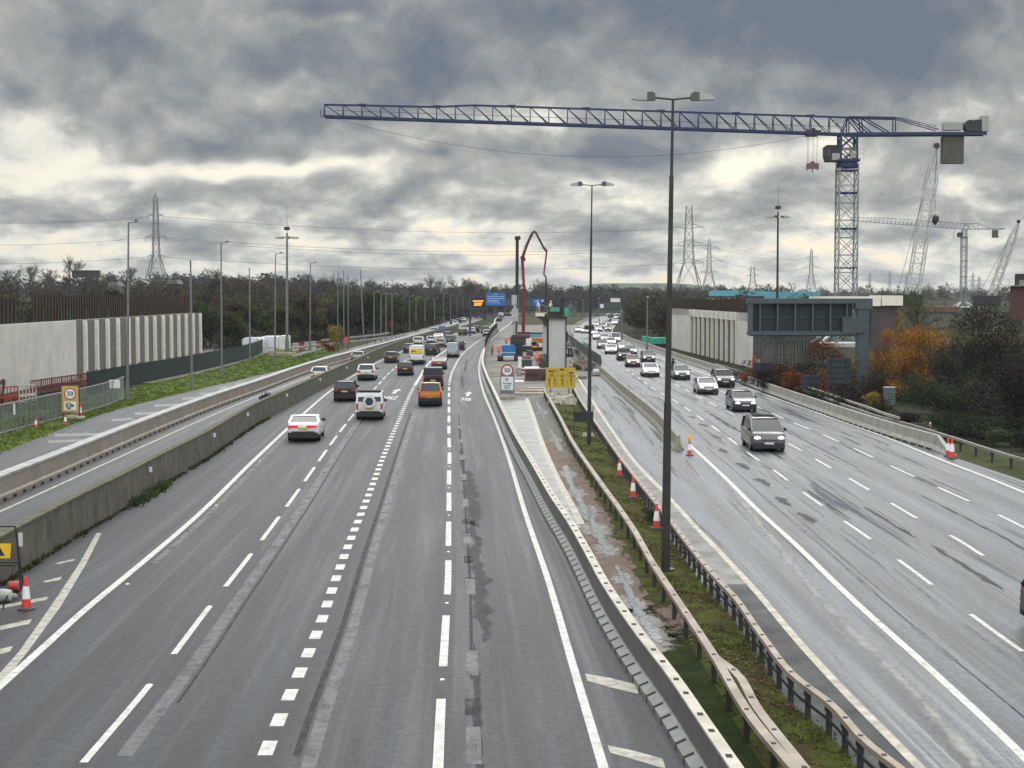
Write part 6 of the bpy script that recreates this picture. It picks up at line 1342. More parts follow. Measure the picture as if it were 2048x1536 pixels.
def car_kind(kind, far=False):
    p = K[kind]; H = p['H']; parts = {}
    m = MB(); rings = []
    for y, hw, zb, zt in p['rows']:
        zm = zb+(zt-zb)*.55; rings.append([(-hw*.86, y, zb), (-hw*.98, y, zb+.10), (-hw, y, zm), (-hw*.965, y, zt-.07), (-hw*.89, y, zt), (hw*.89, y, zt), (hw*.965, y, zt-.07), (hw, y, zm), (hw*.98, y, zb+.10), (hw*.86, y, zb)])
    m.loft(rings); W = p['W']/2
    yr, yrt, yft, yf = p['gh']; zb_r, zb_f = p['bt']-.02, p['bf']-.03; wb, wt = W*.90, W*(.76 if kind not in ('van', 'small_van', 'boxy', 'mpv') else .86 if kind != 'mpv' else .81)
    zt = H-.055
    base = [(-wb, yr, zb_r), (wb, yr, zb_r), (wb, yf, zb_f), (-wb, yf, zb_f)]; top = [(-wt, yrt, zt), (wt, yrt, zt), (wt, yft, zt), (-wt, yft, zt)]
    g = MB(); g.hexa(base, top)
    # roof skin with rounded edges, and pillars proud of the glass
    a = .05; m.loft([[(-wt-.015, y, zt-.02), (-wt*.93, y, z), (-wt*.4, y, z+.018), (wt*.4, y, z+.018), (wt*.93, y, z), (wt+.015, y, zt-.02)] for y, z in ((yrt-.06, zt+.005), (yrt+.12, H-.015), ((yrt+yft)/2, H), (yft-.2, H-.015), (yft+.06, zt+.005))])
    for i, th in ((0, .13), (1, .13), (2, .085), (3, .085)):
        A, B = Vector(base[i]), Vector(top[i]); m.beam(A, B, th, th*.8)
    for sx in (-1, 1):
        for f, th in ((.42, .09), (.72, .07)):
            yb_, yt_ = yr+(yf-yr)*f, yrt+(yft-yrt)*f; m.beam((sx*wb, yb_, zb_r+(zb_f-zb_r)*f), (sx*(wt+.005), yt_, zt), th, .05)
    if kind == 'van':
        for sx in (-1, 1): m.prism([(sx*wb, yr+.02, zb_r), (sx*wb, yr+(yf-yr)*.66, zb_r), (sx*wt, yrt+(yft-yrt)*.70, zt), (sx*wt, yrt+.02, zt)], (0, 0, 0), (sx*.03, 0, 0))
        m.prism([(-wb, yr, zb_r), (wb, yr, zb_r), (wt, yrt, zt), (-wt, yrt, zt)], (0, 0, 0), (0, -.03, 0)); m.beam((0, yr-.035, .6), (0, yrt-.035, zt), .03, .01)
    if kind == 'pickup':   # load bed sides and tailgate, dark inside
        for sx in (-1, 1): m.box((sx*.90, -1.72, 1.19), (.12, 1.85, .12))
        m.box((0, -2.62, 1.18), (1.9, .08, .12))
    parts['body'] = (m.mesh('body', M['white'], 42), 'PAINT')
    parts['windows'] = (g.mesh('windows', M['glass'], None), M['glass'])
    m = MB(); y0, y1 = p['rows'][0][0], p['rows'][-1][0]; hw = p['rows'][1][1]
    zr = p['rows'][0][2]; lo = .14 if kind not in ('van', 'pickup', 'boxy') else .2
    m.box((0, y0+.10, zr-.02), (hw*1.94, .30, .30)); m.box((0, y1-.12, p['rows'][-1][2]-.02), (hw*1.8, .28, .26)); m.box((0, 0, .26), (hw*1.84, p['L']*.92, .20))
    if kind in ('suv', 'hatch', 'saloon', 'small_van', 'mpv'): m.box((0, y0+.06, zr+.14), (hw*1.5, .16, .12))
    m.box((0, y1-.035, p['rows'][-1][3]-.02), (hw*.95, .06, .17))
    if kind in ('mpv', 'hatch', 'suv'): m.box((0, y1-.02, p['rows'][-1][2]+.02), (hw*1.3, .1, .14))
    if kind == 'pickup': m.box((0, y0-.02, .60), (hw*1.9, .16, .26)); m.box((0, -1.7, 1.172), (1.66, 1.72, .02))
    parts['bumpers'] = (m.mesh('bumpers', M['trim']), M['trim'])
    wheels = []
    for sx in (-1, 1):
        for y in p['wy']: wheels.append((sx*(W-.115), y, p['wr']))
    r = p['wr']; m = MB(); m.lathe([(r*.93, -.11), (r, -.085), (r, .085), (r*.93, .11)], n=18, axis='X'); tyre = m.mesh('tyre', M['black'], 40)
    m = MB(); m.lathe([(r*.64, -.116), (r*.64, .116)], n=14, axis='X'); rim = m.mesh('rim', M['rim'], 40)
    # lamps
    tl = []; ys = p['rows'][0][0]; zt0 = p['rows'][0][3]; q = p['rows'][1]
    m = MB()
    if kind in ('van', 'small_van', 'pickup', 'boxy', 'mpv'): m.box((0, 0, 0), (.13, .07, .38))
    elif kind == 'saloon': m.prism([(-.34, 0, -.06), (.28, 0, -.02), (.28, 0, .07), (-.34, 0, .08)], (0, -.04, 0), (0, .06, 0))
    else: m.box((0, 0, 0), (.34, .08, .15), taper=.85)
    tm = m.mesh('tail_light', M['tail'])
    zt_ = {'van': 1.02, 'small_van': .95, 'pickup': .98, 'boxy': 1.0, 'mpv': 1.05, 'saloon': .89}.get(kind, zt0-.03); xo = {'van': .90, 'small_van': .84, 'pickup': .90, 'boxy': .88, 'mpv': .86, 'saloon': .56}.get(kind, hw-.20)
    m = MB(); m.lathe([(.085, -.03), (.10, 0), (.07, .05)], n=12, axis='Y'); m.box((0, 0, 0), (.36, .06, .13), taper=.8); hm = m.mesh('head_light', M['head'])
    fr = p['rows'][-2]; hz = fr[3]-.02; hx = fr[1]-.22
    lights = dict(tail=(tm, [(-xo, ys-.02 if kind != 'hatch' else ys+.02, zt_), (xo, ys-.02 if kind != 'hatch' else ys+.02, zt_)]), head=(hm, [(-hx, fr[0]+.04, hz-.02), (hx, fr[0]+.04, hz-.02)]))
    m = MB(); m.box((0, 0, 0), (.52, .02, .12)); pm = m.mesh('number_plate', M['plate_y']); m = MB(); m.box((0, 0, 0), (.52, .02, .12)); pf = m.mesh('number_plate', M['plate_w'])
    plates = [(pm, (0, ys-.045, {'saloon': .80, 'hatch': .78, 'suv': .86, 'boxy': .70, 'van': .62, 'small_van': .80, 'pickup': .72, 'mpv': .80}[kind]), M['plate_y']), (pf, (0, y1+.02, p['rows'][-1][2]+.12), M['plate_w'])]
    m = MB(); m.loft([[(x, .0, -.09*k), (x, .10, -.09*k), (x, .10, .09*k), (x, 0, .09*k)] for x, k in ((0, .4), (.08, 1), (.22, .9))]); mr = m.mesh('mirror', M['trim'], 40)
    return dict(p=p, parts=parts, wheels=wheels, tyre=tyre, rim=rim, lights=lights, plates=plates, mirror=mr, mz=(zb_f+.10), my=yf-.35, mx=wb)
KIND = {k: car_kind(k) for k in K}
def omat(o, m): o.material_slots[0].link = 'OBJECT'; o.material_slots[0].material = m
def head_at(line_a, y): return math.atan2(-line_a.dx(y), 1)
def vehicle(kind, col, label, loc, rz, tail=False, head=False, full=True, cat=None, sc_=1.0, group=None, roof=None):
    k = KIND[kind]; nm = {'saloon': 'saloon_car', 'hatch': 'hatchback_car', 'suv': 'large_car', 'boxy': 'large_car', 'mpv': 'people_carrier', 'small_van': 'small_van', 'van': 'panel_van', 'pickup': 'pickup_truck'}[kind]
    t = thing(nm, loc, label, cat or {'van': 'van', 'small_van': 'van', 'pickup': 'pickup truck'}.get(kind, 'car'), group, rz); t.scale = (sc_, sc_, sc_)
    for n, (me, m) in k['parts'].items():
        if not full and n == 'bumpers': pass
        o = link(n, me, t); omat(o, PAINT[col] if m == 'PAINT' else m)
    for w in k['wheels']:
        o = link('tyre' if not full else 'wheel', k['tyre'], t, w)
        if full: link('rim', k['rim'], o)
    if full or tail or head:
        for n, on, mt, mo in (('tail', tail, M['tail'], M['tail_on']), ('head', head, M['head'], M['head_on'])):
            me, pos = k['lights'][n]
            for q in pos: o = link(n+'_light', me, t, q); omat(o, mo if on else mt)
    if full:
        for me, q, m in k['plates']: link('number_plate', me, t, q)
        for s in (-1, 1):
            o = link('mirror', k['mirror'], t, (s*k['mx'], k['my'], k['mz'])); o.scale = (s, 1, 1)
    return t
def away(kind, col, u, v, label, ln, **kw):
    b = G(u, v); L = K[kind]['L']*kw.get('sc_', 1.0); y = b.y+L/2; a = head_at(ln, y); b = b+Vector((-math.sin(a)*L/2, math.cos(a)*L/2, 0)); b.z = .006
    return vehicle(kind, col, label, b, a, **kw)
def toward(kind, col, u, v, label, ln, **kw):
    b = G(u, v); L = K[kind]['L']; y = b.y+L/2; a = head_at(ln, y); b = b+Vector((-math.sin(a)*L/2, math.cos(a)*L/2, 0)); b.z = .006
    return vehicle(kind, col, label, b, a+math.pi, head=kw.pop('head', True), **kw)
# left carriageway, seen from behind
away('saloon', 'white', 606, 884, 'white saloon with red tail strips and black lower bumper, nearest on the left carriageway', L_EDGE, tail=True, sc_=1.06)
v = away('small_van', 'white', 739, 840, 'white van with round spare wheel cover and black roof rack', L_TWO, sc_=1.05)
m = MB(); m.lathe([(.40, -2.44), (.44, -2.40), (.44, -2.27)], (0, 0, 1.30), 24, axis='Y'); m.build('spare_wheel', M['black'], v, smooth=40)
m = MB(); m.lathe([(.44, -2.46), (.44, -2.40)], (0, 0, 1.30), 24, axis='Y'); o = m.build('spare_wheel_cover', PAINT['white'], v, smooth=40); m = MB(); m.lathe([(.30, -2.475), (.30, -2.455)], (0, 0, 1.30), 6, axis='Y'); m.build('cover_emblem', PAINT['navy'], o)
m = MB(); m.box((0, -1.2, 1.98), (1.5, 1.6, .07)); m.box((0, -2.0, 1.99), (1.62, .1, .12)); m.build('roof_rack', M['trim'], v)
m = MB(); m.box((0, -2.27, 1.02), (1.62, .03, .50)); m.prism([(-.80, -2.115, 1.60), (.80, -2.115, 1.60), (.78, -2.05, 1.86), (-.78, -2.05, 1.86)], (0, -.05, 0), (0, 0, 0)); m.build('tailgate', PAINT['white'], v)
away('pickup', 'orange', 860, 813, 'burnt orange pickup truck with dark rear glass and black bumper', L_THREE)
away('boxy', 'black', 866, 775, 'boxy black off roader directly ahead of the orange pickup', L_THREE)
away('suv', 'black', 689, 803, 'black off roader with pale roof, beside the solid edge line', L_EDGE)
away('suv', 'white', 732, 761, 'white crossover near the mossy wall, ahead of the black off roader', L_EDGE)
away('hatch', 'black', 810, 751, 'black hatchback between the white crossover and the boxy off roader', L_TWO)
away('hatch', 'grey', 781, 726, 'dark grey hatchback nearest behind the yellow panelled van', L_EDGE)
v = away('van', 'white', 833, 729, 'tall white van with yellow panel on its rear doors', L_TWO)
m = MB(); m.prism([(-.78, -2.86, 1.45), (.78, -2.86, 1.45), (.76, -2.80, 2.05), (-.76, -2.80, 2.05)], (0, -.035, 0), (0, 0, 0)); m.build('yellow_panel', mat('yellow van panel', (.62, .47, .02), .4), v)
m = MB()
for x, w_, z in ((-.55, .2, 1.75), (-.33, .16, 1.78), (-.16, .1, 1.74)): m.box((x, -2.885, z), (w_, .03, .14))
m.build('panel_mark', M['sign_black'], v)
away('saloon', 'olive', 878, 739, 'grey green saloon with bright rear shelf ahead of the boxy off roader', L_THREE, tail=True)
away('van', 'palegrey', 905, 715, 'pale blue grey van beside the curving dashed line', L_THREE, sc_=.86)
away('hatch', 'black', 867, 706, 'black hatchback tucked beside the yellow panelled van', L_TWO)
away('suv', 'black', 861, 710.5, 'black off roader close ahead of the yellow panelled van', L_TWO)
away('hatch', 'black', 917, 700.5, 'black car half hidden ahead of the pale blue grey van', L_THREE)
away('hatch', 'grey', 817, 706, 'dark car half hidden on the wall side of the yellow panelled van', L_EDGE)
away('suv', 'white', 836, 693, 'white car whose roof shows above the yellow panelled van', L_EDGE)
away('hatch', 'silver', 881, 695, 'silver car among the queue beside the mossy wall end', L_TWO)
away('hatch', 'white', 862, 688.5, 'white hatchback close to the mossy wall end', L_EDGE)
away('saloon', 'white', 876, 682, 'white saloon ahead of the silver car in the queue', L_EDGE)
away('suv', 'grey', 898, 689, 'dark round backed car in front of the pale blue grey van', L_THREE)
away('hatch', 'navy', 893, 677.5, 'navy car at the head of the wall side queue', L_TWO)
away('hatch', 'black', 924, 671, 'lone black hatchback before the bend', L_TWO)
away('hatch', 'white', 942, 667.5, 'white hatchback before the bend beside a dark car', L_TWO)
away('suv', 'black', 950.5, 665.5, 'black off roader alongside the white hatchback at the bend', L_THREE)
away('suv', 'navy', 970, 667, 'dark off roader close to the steel barrier bend', L_FOUR)
away('hatch', 'white', 973, 673, 'white roofed dark windowed car nearest the steel barrier bend', L_FOUR)
away('hatch', 'black', 998.5, 643.5, 'single black car beyond the bend below the lane signals', L_TWO, full=False)
away('van', 'white', 1001.5, 635.5, 'white lorry like van far off below the lane signals', L_TWO, full=False)
for u, v_, c in ((1011, 632.5, 'black'), (1016.5, 631.5, 'black'), (1023, 630.5, 'white')): away('hatch', c, u, v_, 'tiny %s car far off beyond the lane signals, %s' % (c, {1011: 'nearest of the group', 1016.5: 'in the middle of the group', 1023: 'farthest of the group'}[u]), L_THREE, full=False)
# link and slip roads
away('hatch', 'white', 638, 762, 'white car half hidden behind the mossy wall', L_WALL)
away('hatch', 'silver', 715, 725, 'pale car whose roof just shows over the mossy wall', L_WALL)
away('hatch', 'green', 868, 668.5, 'pale green grey car on the link road past the wall end', LINK_L)
away('van', 'blue', 883, 666.5, 'blue and white van on the link road past the wall end', LINK_L, sc_=.7)
for u, v_, c, lab in ((905.5, 648.5, 'black', 'black car nearest on the distant slip road'), (917, 646, 'black', 'dark car second on the distant slip road'), (926, 644, 'white', 'white car third on the distant slip road'), (910, 652, 'white', 'white car lowest on the distant slip road'), (956, 632.5, 'white', 'tiny white car farthest along the slip road')): away('hatch', c, u, v_, lab, SLIP_R, full=False)
# right carriageway, coming towards us
v = toward('mpv', 'grey', 1538, 904, 'dark people carrier with roof rails, nearest in the oncoming lanes', D_TWO, sc_=1.04)
m = MB()
for s in (-1, 1): m.beam((s*.72, -1.9, 1.85), (s*.72, .4, 1.85), .05); m.beam((s*.72, -1.9, 1.85), (s*.72, -2.0, 1.74), .05); m.beam((s*.72, .4, 1.85), (s*.72, .5, 1.74), .05)
m.build('roof_rails', M['galv_white'], v); m = MB(); m.box((0, -.7, 1.822), (1.1, 1.6, .02)); m.build('glass_roof', M['glass'], v)
toward('hatch', 'navy', 1491, 824, 'navy hatchback with pale bonnet glare behind the people carrier', D_TWO, sc_=1.05)
toward('saloon', 'silver', 1418, 789, 'silver saloon beside the dark off roader in the oncoming lanes', D_TWO)
toward('suv', 'grey', 1452, 775, 'dark off roader with lit lamps next to the concrete barrier', D_THREE)
toward('hatch', 'teal', 1365, 760, 'dark teal hatchback with bright lamps just past the tall lamp post', D_TWO)
toward('saloon', 'white', 1303, 754, 'white saloon in front of the dark red car', D_ONE)
toward('hatch', 'red', 1267, 734.5, 'dark red car in the oncoming queue', D_ONE)
toward('hatch', 'black', 1298, 725, 'black hatchback alongside the dark red car', D_TWO)
toward('suv', 'black', 1249.5, 721.5, 'black off roader behind the dark red car', D_ONE)
toward('saloon', 'white', 1223.5, 708.5, 'white saloon close to the screen fence', D_ONE)
toward('hatch', 'green', 1263, 711, 'pale green grey hatchback behind the black off roader', D_TWO)
toward('hatch', 'grey', 1206, 698, 'grey hatchback next to the screen fence behind the white saloon', D_ONE)
toward('saloon', 'silver', 1248.5, 703, 'silver saloon behind the pale green grey hatchback', D_TWO)
toward('hatch', 'white', 1222.5, 692, 'white hatchback in the middle of the oncoming queue', D_ONE)
toward('small_van', 'white', 1232, 686, 'white small van next to the far concrete barrier', D_THREE)
toward('hatch', 'silver', 1210, 683.5, 'silver hatchback in the bunch behind the white hatchback', D_TWO)
toward('saloon', 'white', 1195, 679.5, 'white saloon at the front of the far bunch', D_ONE)
toward('hatch', 'white', 1188, 671.5, 'white hatchback behind the far bunch leader', D_ONE)
for u, v_, c, kd, ln, lab in ((1157.5, 665.5, 'white', 'hatch', D_ONE, 'white car beside the far pale barrier, nearest the pier'), (1170, 667, 'white', 'hatch', D_ONE, 'white car hidden partly by the second twin lamp post'), (1197, 663.5, 'silver', 'saloon', D_TWO, 'silver car at the start of the far bend'), (1216, 663, 'grey', 'hatch', D_THREE, 'grey car close to the outer edge of the far bend'),
                              (1204, 657.5, 'black', 'hatch', D_TWO, 'black car in the middle of the far bend'), (1213, 651.5, 'black', 'hatch', D_TWO, 'dark car farther round the far bend'), (1229, 650, 'white', 'saloon', D_THREE, 'white car on the outer lane of the far bend'), (1191, 653, 'white', 'hatch', D_ONE, 'white car on the inner lane of the far bend'), (1183, 659, 'silver', 'hatch', D_ONE, 'silver car just under the small sign back'),
                              (1221, 643, 'grey', 'van', D_TWO, 'dark lorry like van below the far gantry'), (1234.5, 638.5, 'white', 'small_van', D_THREE, 'small white van farthest in the oncoming lanes'), (1208, 655, 'white', 'hatch', D_TWO, 'white car between dark cars round the far bend')):
    toward(kd, c, u, v_, lab, ln, full=False)
v = toward('suv', 'black', 2236, 1329, 'black car cut off by the picture edge in the near oncoming lane', D_ONE)
# motorcycle behind the lamp post
b = G(1346, 747); a = head_at(D_TWO, b.y)+math.pi; t = thing('motorcycle', b, 'motorcycle with bright lamp and dark rider just behind the tall lamp post', 'motorcycle', rz=a)
for y in (-.7, .7): m = MB(); m.lathe([(.28, -.06), (.31, 0), (.28, .06)], (0, y, .31), 16, axis='X'); m.build('wheel', M['black'], t)
m = MB(); m.loft([[(-w_, y, z0), (w_, y, z0), (w_*.8, y, z1), (-w_*.8, y, z1)] for y, w_, z0, z1 in ((-.95, .12, .75, .9), (-.3, .2, .45, .82), (.35, .22, .4, .98), (.75, .12, .7, 1.05))]); m.build('body', PAINT['green'], t); m = MB(); m.box((0, .82, .92), (.2, .06, .14)); m.build('head_light', M['head_on'], t); m = MB(); m.beam((-.38, .5, 1.08), (.38, .5, 1.08), .04); m.build('handlebar', M['trim'], t)
t2 = thing('person', b+Vector((0, 0, 0)), 'rider in dark leathers and helmet seated on the motorcycle', 'person', rz=a); t2.location.z = 0
J = [(0, -.15, .86, .15), (0, -.12, 1.1, .15), (0, .02, 1.38, .16), (0, .08, 1.5, .06), (0, .1, 1.6, .09)]; E = [(0, 1), (1, 2), (2, 3), (3, 4)]
for s in (-1, 1):
    i = len(J); J += [(s*.15, -.1, .82, .1), (s*.24, .28, .72, .08), (s*.22, .02, .36, .055), (s*.22, .15, .30, .045)]; E += [(0, i), (i, i+1), (i+1, i+2), (i+2, i+3)]
    i = len(J); J += [(s*.2, .02, 1.38, .065), (s*.34, .2, 1.18, .05), (s*.35, .46, 1.1, .038), (s*.35, .53, 1.07, .03)]; E += [(2, i), (i, i+1), (i+1, i+2), (i+2, i+3)]
me = bpy.data.meshes.new('body'); me.from_pydata([q[:3] for q in J], E, []); ob = bpy.data.objects.new('body', me); COL.objects.link(ob); ob.modifiers.new('skin', 'SKIN')
for sv, q in zip(me.skin_vertices[0].data, J): sv.radius = (q[3], q[3])
ob.modifiers.new('sub', 'SUBSURF').levels = 1; dg = bpy.context.evaluated_depsgraph_get(); dg.update(); m2_ = bpy.data.meshes.new_from_object(ob.evaluated_get(dg)); bpy.data.objects.remove(ob); m2_.materials.clear(); m2_.materials.append(M['trim']); m2_.shade_smooth(); link('body', m2_, t2)
m = MB(); m.lathe([(.08, 1.5), (.14, 1.56), (.155, 1.66), (.12, 1.76), (.03, 1.81)], (0, .1, 0), 12); m.build('helmet', PAINT['black'], t2, smooth=60)

# ------------------------------------------------------------------ trees and shrubs
LEAF = {
 'brown': leaf_mat('russet brown leaves', [(0, (.026, .022, .018)), (.5, (.054, .045, .035)), (1, (.088, .070, .046))], .25),
 'dark': leaf_mat('dark evergreen leaves', [(0, (0.0130, 0.0174, 0.0116)), (.5, (0.0290, 0.0406, 0.0203)), (1, (0.0609, 0.0798, 0.0319))], .25),
 'olive': leaf_mat('olive leaves', [(0, (0.0300, 0.0300, 0.0150)), (.5, (0.0630, 0.0690, 0.0270)), (1, (0.1275, 0.1230, 0.0450))], .25),
 'green': leaf_mat('mid green leaves', [(0, (0.0216, 0.0324, 0.0135)), (.5, (0.0513, 0.0837, 0.0270)), (1, (0.1013, 0.1418, 0.0432))], .4),
 'yellow': leaf_mat('yellow autumn leaves', [(0, (.10, .075, .016)), (.5, (.24, .18, .035)), (1, (.38, .30, .07))], .8),
 'orange': leaf_mat('orange autumn leaves', [(0, (.07, .032, .012)), (.4, (.19, .085, .018)), (.75, (.34, .16, .028)), (1, (.46, .24, .04))], .5),
 'rust': leaf_mat('rust red leaves', [(0, (.07, .022, .010)), (.5, (.16, .05, .018)), (1, (.27, .10, .03))], .6),
 'purple': leaf_mat('dark purple brown twigs', [(0, (0.0104, 0.0091, 0.0117)), (.5, (0.0234, 0.0195, 0.0221)), (1, (0.0494, 0.0390, 0.0390))], .5),
 'mellow': leaf_mat('yellow green autumn leaves', [(0, (.035, .038, .010)), (.5, (.085, .090, .020)), (1, (.17, .155, .035))], .5),
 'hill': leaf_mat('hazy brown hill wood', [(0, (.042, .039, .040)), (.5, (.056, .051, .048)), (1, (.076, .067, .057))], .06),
}
def leaf_cloud(m, rng, blobs, n, size, mi=0):
    """leaf faces scattered through clumps (centre, radii)"""
    tot = sum(b[1].x*b[1].y*b[1].z for b in blobs)
    for c, r in blobs:
        k = max(3, int(n*(r.x*r.y*r.z)/tot))
        for _ in range(k):
            while True:
                q = Vector((rng.uniform(-1, 1), rng.uniform(-1, 1), rng.uniform(-1, 1)))
                if .25 < q.length < 1: break
            q = q*(.72+.28*rng.random()); p = c+Vector((q.x*r.x, q.y*r.y, q.z*r.z)); s = size*rng.uniform(.5, 1.4)
            a = Vector((rng.gauss(0, 1), rng.gauss(0, 1), rng.gauss(0, 1))).normalized(); b = a.orthogonal().normalized()
            a2 = a.cross(b); ang = rng.random()*6.28; u_ = (b*math.cos(ang)+a2*math.sin(ang))*s; v_ = a.cross(u_)*rng.uniform(.45, .8)
            m.add([p-u_, p-v_*.7+u_*.1, p+u_, p+v_*.7-u_*.1], [(0, 1, 2, 3)], mi)
def branches(m, rng, p, d, L, r, depth, tips, th_min=.025, spread=.55, kids=3):
    e = p+d*L; m.tube([p, p.lerp(e, .5)+Vector((rng.gauss(0, .04), rng.gauss(0, .04), 0))*L, e], [r, r*.8, r*.62], 5 if depth > 1 else 3, cap=False)
    if depth == 0: tips.append(e); return
    for i in range(kids+(rng.random() < .4)):
        nd = (d+Vector((rng.gauss(0, spread), rng.gauss(0, spread), rng.gauss(.12, spread*.5)))).normalized()
        branches(m, rng, p.lerp(e, rng.uniform(.55, 1)), nd, L*rng.uniform(.58, .82), max(th_min, r*.6), depth-1, tips, th_min, spread, kids)
def proto_leafy(seed, H, R, n, size):
    rng = random.Random(seed); tr = MB(); tips = []
    branches(tr, rng, Vector((0, 0, 0)), Vector((0, 0, 1)), H*.30, H*.022, 3, tips, .03, .5)
    blobs = []
    for i in range(9+rng.randrange(4)):
        a = rng.random()*6.28; rr_ = R*rng.uniform(.15, .68); z = H*rng.uniform(.30, .84); k = R*rng.uniform(.28, .48)*(1.15-.5*max(0, z/H-.5)); blobs.append((Vector((math.cos(a)*rr_, math.sin(a)*rr_, z)), Vector((k, k, k*.8))))
    blobs.append((Vector((0, 0, H*.55)), Vector((R*.55, R*.55, H*.28))))
    cr = MB(); leaf_cloud(cr, rng, blobs, n, size); return tr.mesh('trunk', M['bark']), cr.mesh('crown', LEAF['dark'])
def proto_bare(seed, H, depth=4):
    rng = random.Random(seed); tr = MB(); tips = []; tr.tube([(0, 0, 0), (0, 0, H*.30)], [H*.02, H*.016], 6)
    cr = MB()
    for i in range(4): branches(cr, rng, Vector((0, 0, H*(.22+.05*i))), (Vector((rng.gauss(0, .38), rng.gauss(0, .38), 1))).normalized(), H*.27, H*.013, depth, tips, H*.0028, .42)
    return tr.mesh('trunk', M['bark']), cr.mesh('crown', M['twig'])
LP = [proto_leafy(40+i, 9, 3.6, 4200, .20) for i in range(5)]
BP = [proto_bare(60+i, 11) for i in range(4)]
def tree(pr, loc, sc_, mt, label, group=None, name='tree', rz=0.0, cat='tree', sz=None):
    t = thing(name, loc, label, cat, group, rz); t.scale = (sc_, sc_, sz or sc_)
    link('trunk', pr[0], t); o = link('crown', pr[1], t)
    if mt is not None: omat(o, mt)
    return t
rt = random.Random(17)
# woodland behind the slip road: front rows as trees of their own
FRONT = Line([], world=[(-62, 236), (-50, 262), (-42, 285), (-36, 305), (-31, 340), (-28, 380), (-27, 420), (-26, 470), (-25, 520), (-24, 580), (-24, 640)])
i = 0; y = 240.0
while y < 640:
    for row in range(2 if y < 430 else 1):
        x = FRONT.x(y)-row*6-rt.uniform(0, 4); yy = y+rt.uniform(-3, 3)
        c = ['dark', 'brown', 'olive', 'dark', 'brown', 'green'][i % 6]; s = rt.uniform(.75, 1.15)*(1.0 if y < 400 else .95)
        tree(LP[i % 5], (x, yy, ground_h(x, yy)), s, LEAF[c], {'dark': 'dark evergreen tree in the belt along the slip road', 'brown': 'brown leaved tree in the belt along the slip road', 'olive': 'olive green tree in the belt along the slip road', 'green': 'mid green tree in the belt along the slip road'}[c], 'tree belt along the slip road', rz=rt.random()*6, sz=s*rt.uniform(.85, 1.15)); i += 1
    y += 6.5 if y < 400 else 9
# the wood behind them, on the rising ground, reads as one mass
def wood_mass(name, label, pts, mt, n, size, k=(1.4, 2.6, .35)):
    rng = random.Random(len(pts)+int(abs(pts[0][0]))); m = MB(); q0, q1, zl = k
    for x, y_, h in pts:
        z = ground_h(x, y_); bl = []
        for j in range(5):
            a = rng.random()*6.28; r = rng.uniform(0, 2.6); q = rng.uniform(q0, q1); bl.append((Vector((x+r*math.cos(a), y_+r*math.sin(a), z+h*rng.uniform(zl, .86))), Vector((q*1.1, q*1.1, q*.95))))
        leaf_cloud(m, rng, bl, n, size)
    o = m.build(name, mt, fix=False); tag(o, label, None, None, 'stuff'); return o
def scatter(n, fx, fy, fh, seed):
    rng = random.Random(seed); return [(lambda y_: (fx(rng, y_), y_, fh(rng, y_)))(fy(rng)) for _ in range(n)]
wood_mass('woodland', 'dark brown wood rising behind the tree belt', scatter(170, lambda r, y: FRONT.x(min(y, 640))-r.uniform(10, 60)-(y-260)*.05, lambda r: r.uniform(265, 560), lambda r, y: r.uniform(7, 12), 1), LEAF['brown'], 420, .34)
wood_mass('woodland', 'greener patches of wood behind the tree belt', scatter(80, lambda r, y: FRONT.x(min(y, 640))-r.uniform(6, 50), lambda r: r.uniform(255, 480), lambda r, y: r.uniform(7, 11), 2), LEAF['olive'], 420, .34)
wood_mass('woodland', 'far hazy wood covering the hill behind the works', scatter(430, lambda r, y: -r.uniform(8, 330)*(.5+y/1400), lambda r: r.uniform(560, 900), lambda r, y: r.uniform(7, 12), 3), LEAF['hill'], 170, .66, (1.9, 3.4, .05))
wood_mass('woodland', 'far hazy wood closing off the end of the motorway', scatter(300, lambda r, y: r.uniform(-70, 150)*(1 if r.random() < .6 else .6), lambda r: r.uniform(800, 1100), lambda r, y: r.uniform(8, 12)+(3 if r.random() < .15 else 0), 4), LEAF['hill'], 230, .75, (2.0, 3.8, .05))
wood_mass('woodland', 'brown wood beyond the oncoming lanes before the abutment', scatter(210, lambda r, y: E_EDGE.x(y)+r.uniform(4.5, 45), lambda r: r.uniform(282, 560), lambda r, y: r.uniform(6, 10), 5), LEAF['brown'], 420, .34)
wood_mass('woodland', 'low far tree line along the flat horizon', scatter(330, lambda r, y: r.uniform(120, 800)*(y/1500), lambda r: r.uniform(1150, 1700), lambda r, y: r.uniform(7, 14), 6), LEAF['hill'], 120, .95, (2.4, 4.5, .05))
# bare trees along the skyline
SKY_TREES = [(-150, 560, 1.0), (40, 600, .9), (150, 640, 1.5), (185, 600, 1.0), (222, 640, 1.0), (290, 520, 1.0), (345, 470, 1.5), (372, 480, 1.1), (405, 470, 1.35), (432, 480, 1.6), (450, 470, 1.2), (480, 500, 1.35), (520, 520, 1.2), (545, 490, 1.45), (560, 530, 1.2), (590, 500, 1.2), (625, 520, 1.5), (640, 540, 1.2), (675, 560, 1.4), (690, 520, 1.25), (715, 560, 1.35), (735, 540, 1.1), (760, 580, 1.3), (785, 560, 1.2), (810, 600, 1.4), (835, 590, 1.2), (870, 620, 1.5), (900, 600, 1.2), (925, 640, 1.5), (948, 640, 1.35), (968, 660, 1.2), (1010, 700, 1.1), (1075, 720, 1.3), (1090, 760, 1.1), (60, 680, 1.2), (100, 620, 1.1), (20, 640, 1.2), (255, 600, 1.2)]
for i, (u, d, s) in enumerate(SKY_TREES):
    x = (u-1024)/F_PX*d; s *= d/560*.95
    tree(BP[i % 4], (x, d, ground_h(x, d)), s, None, 'bare winter tree standing against the sky above the woods', 'bare trees along the skyline', 'bare_tree', rz=i*1.3)
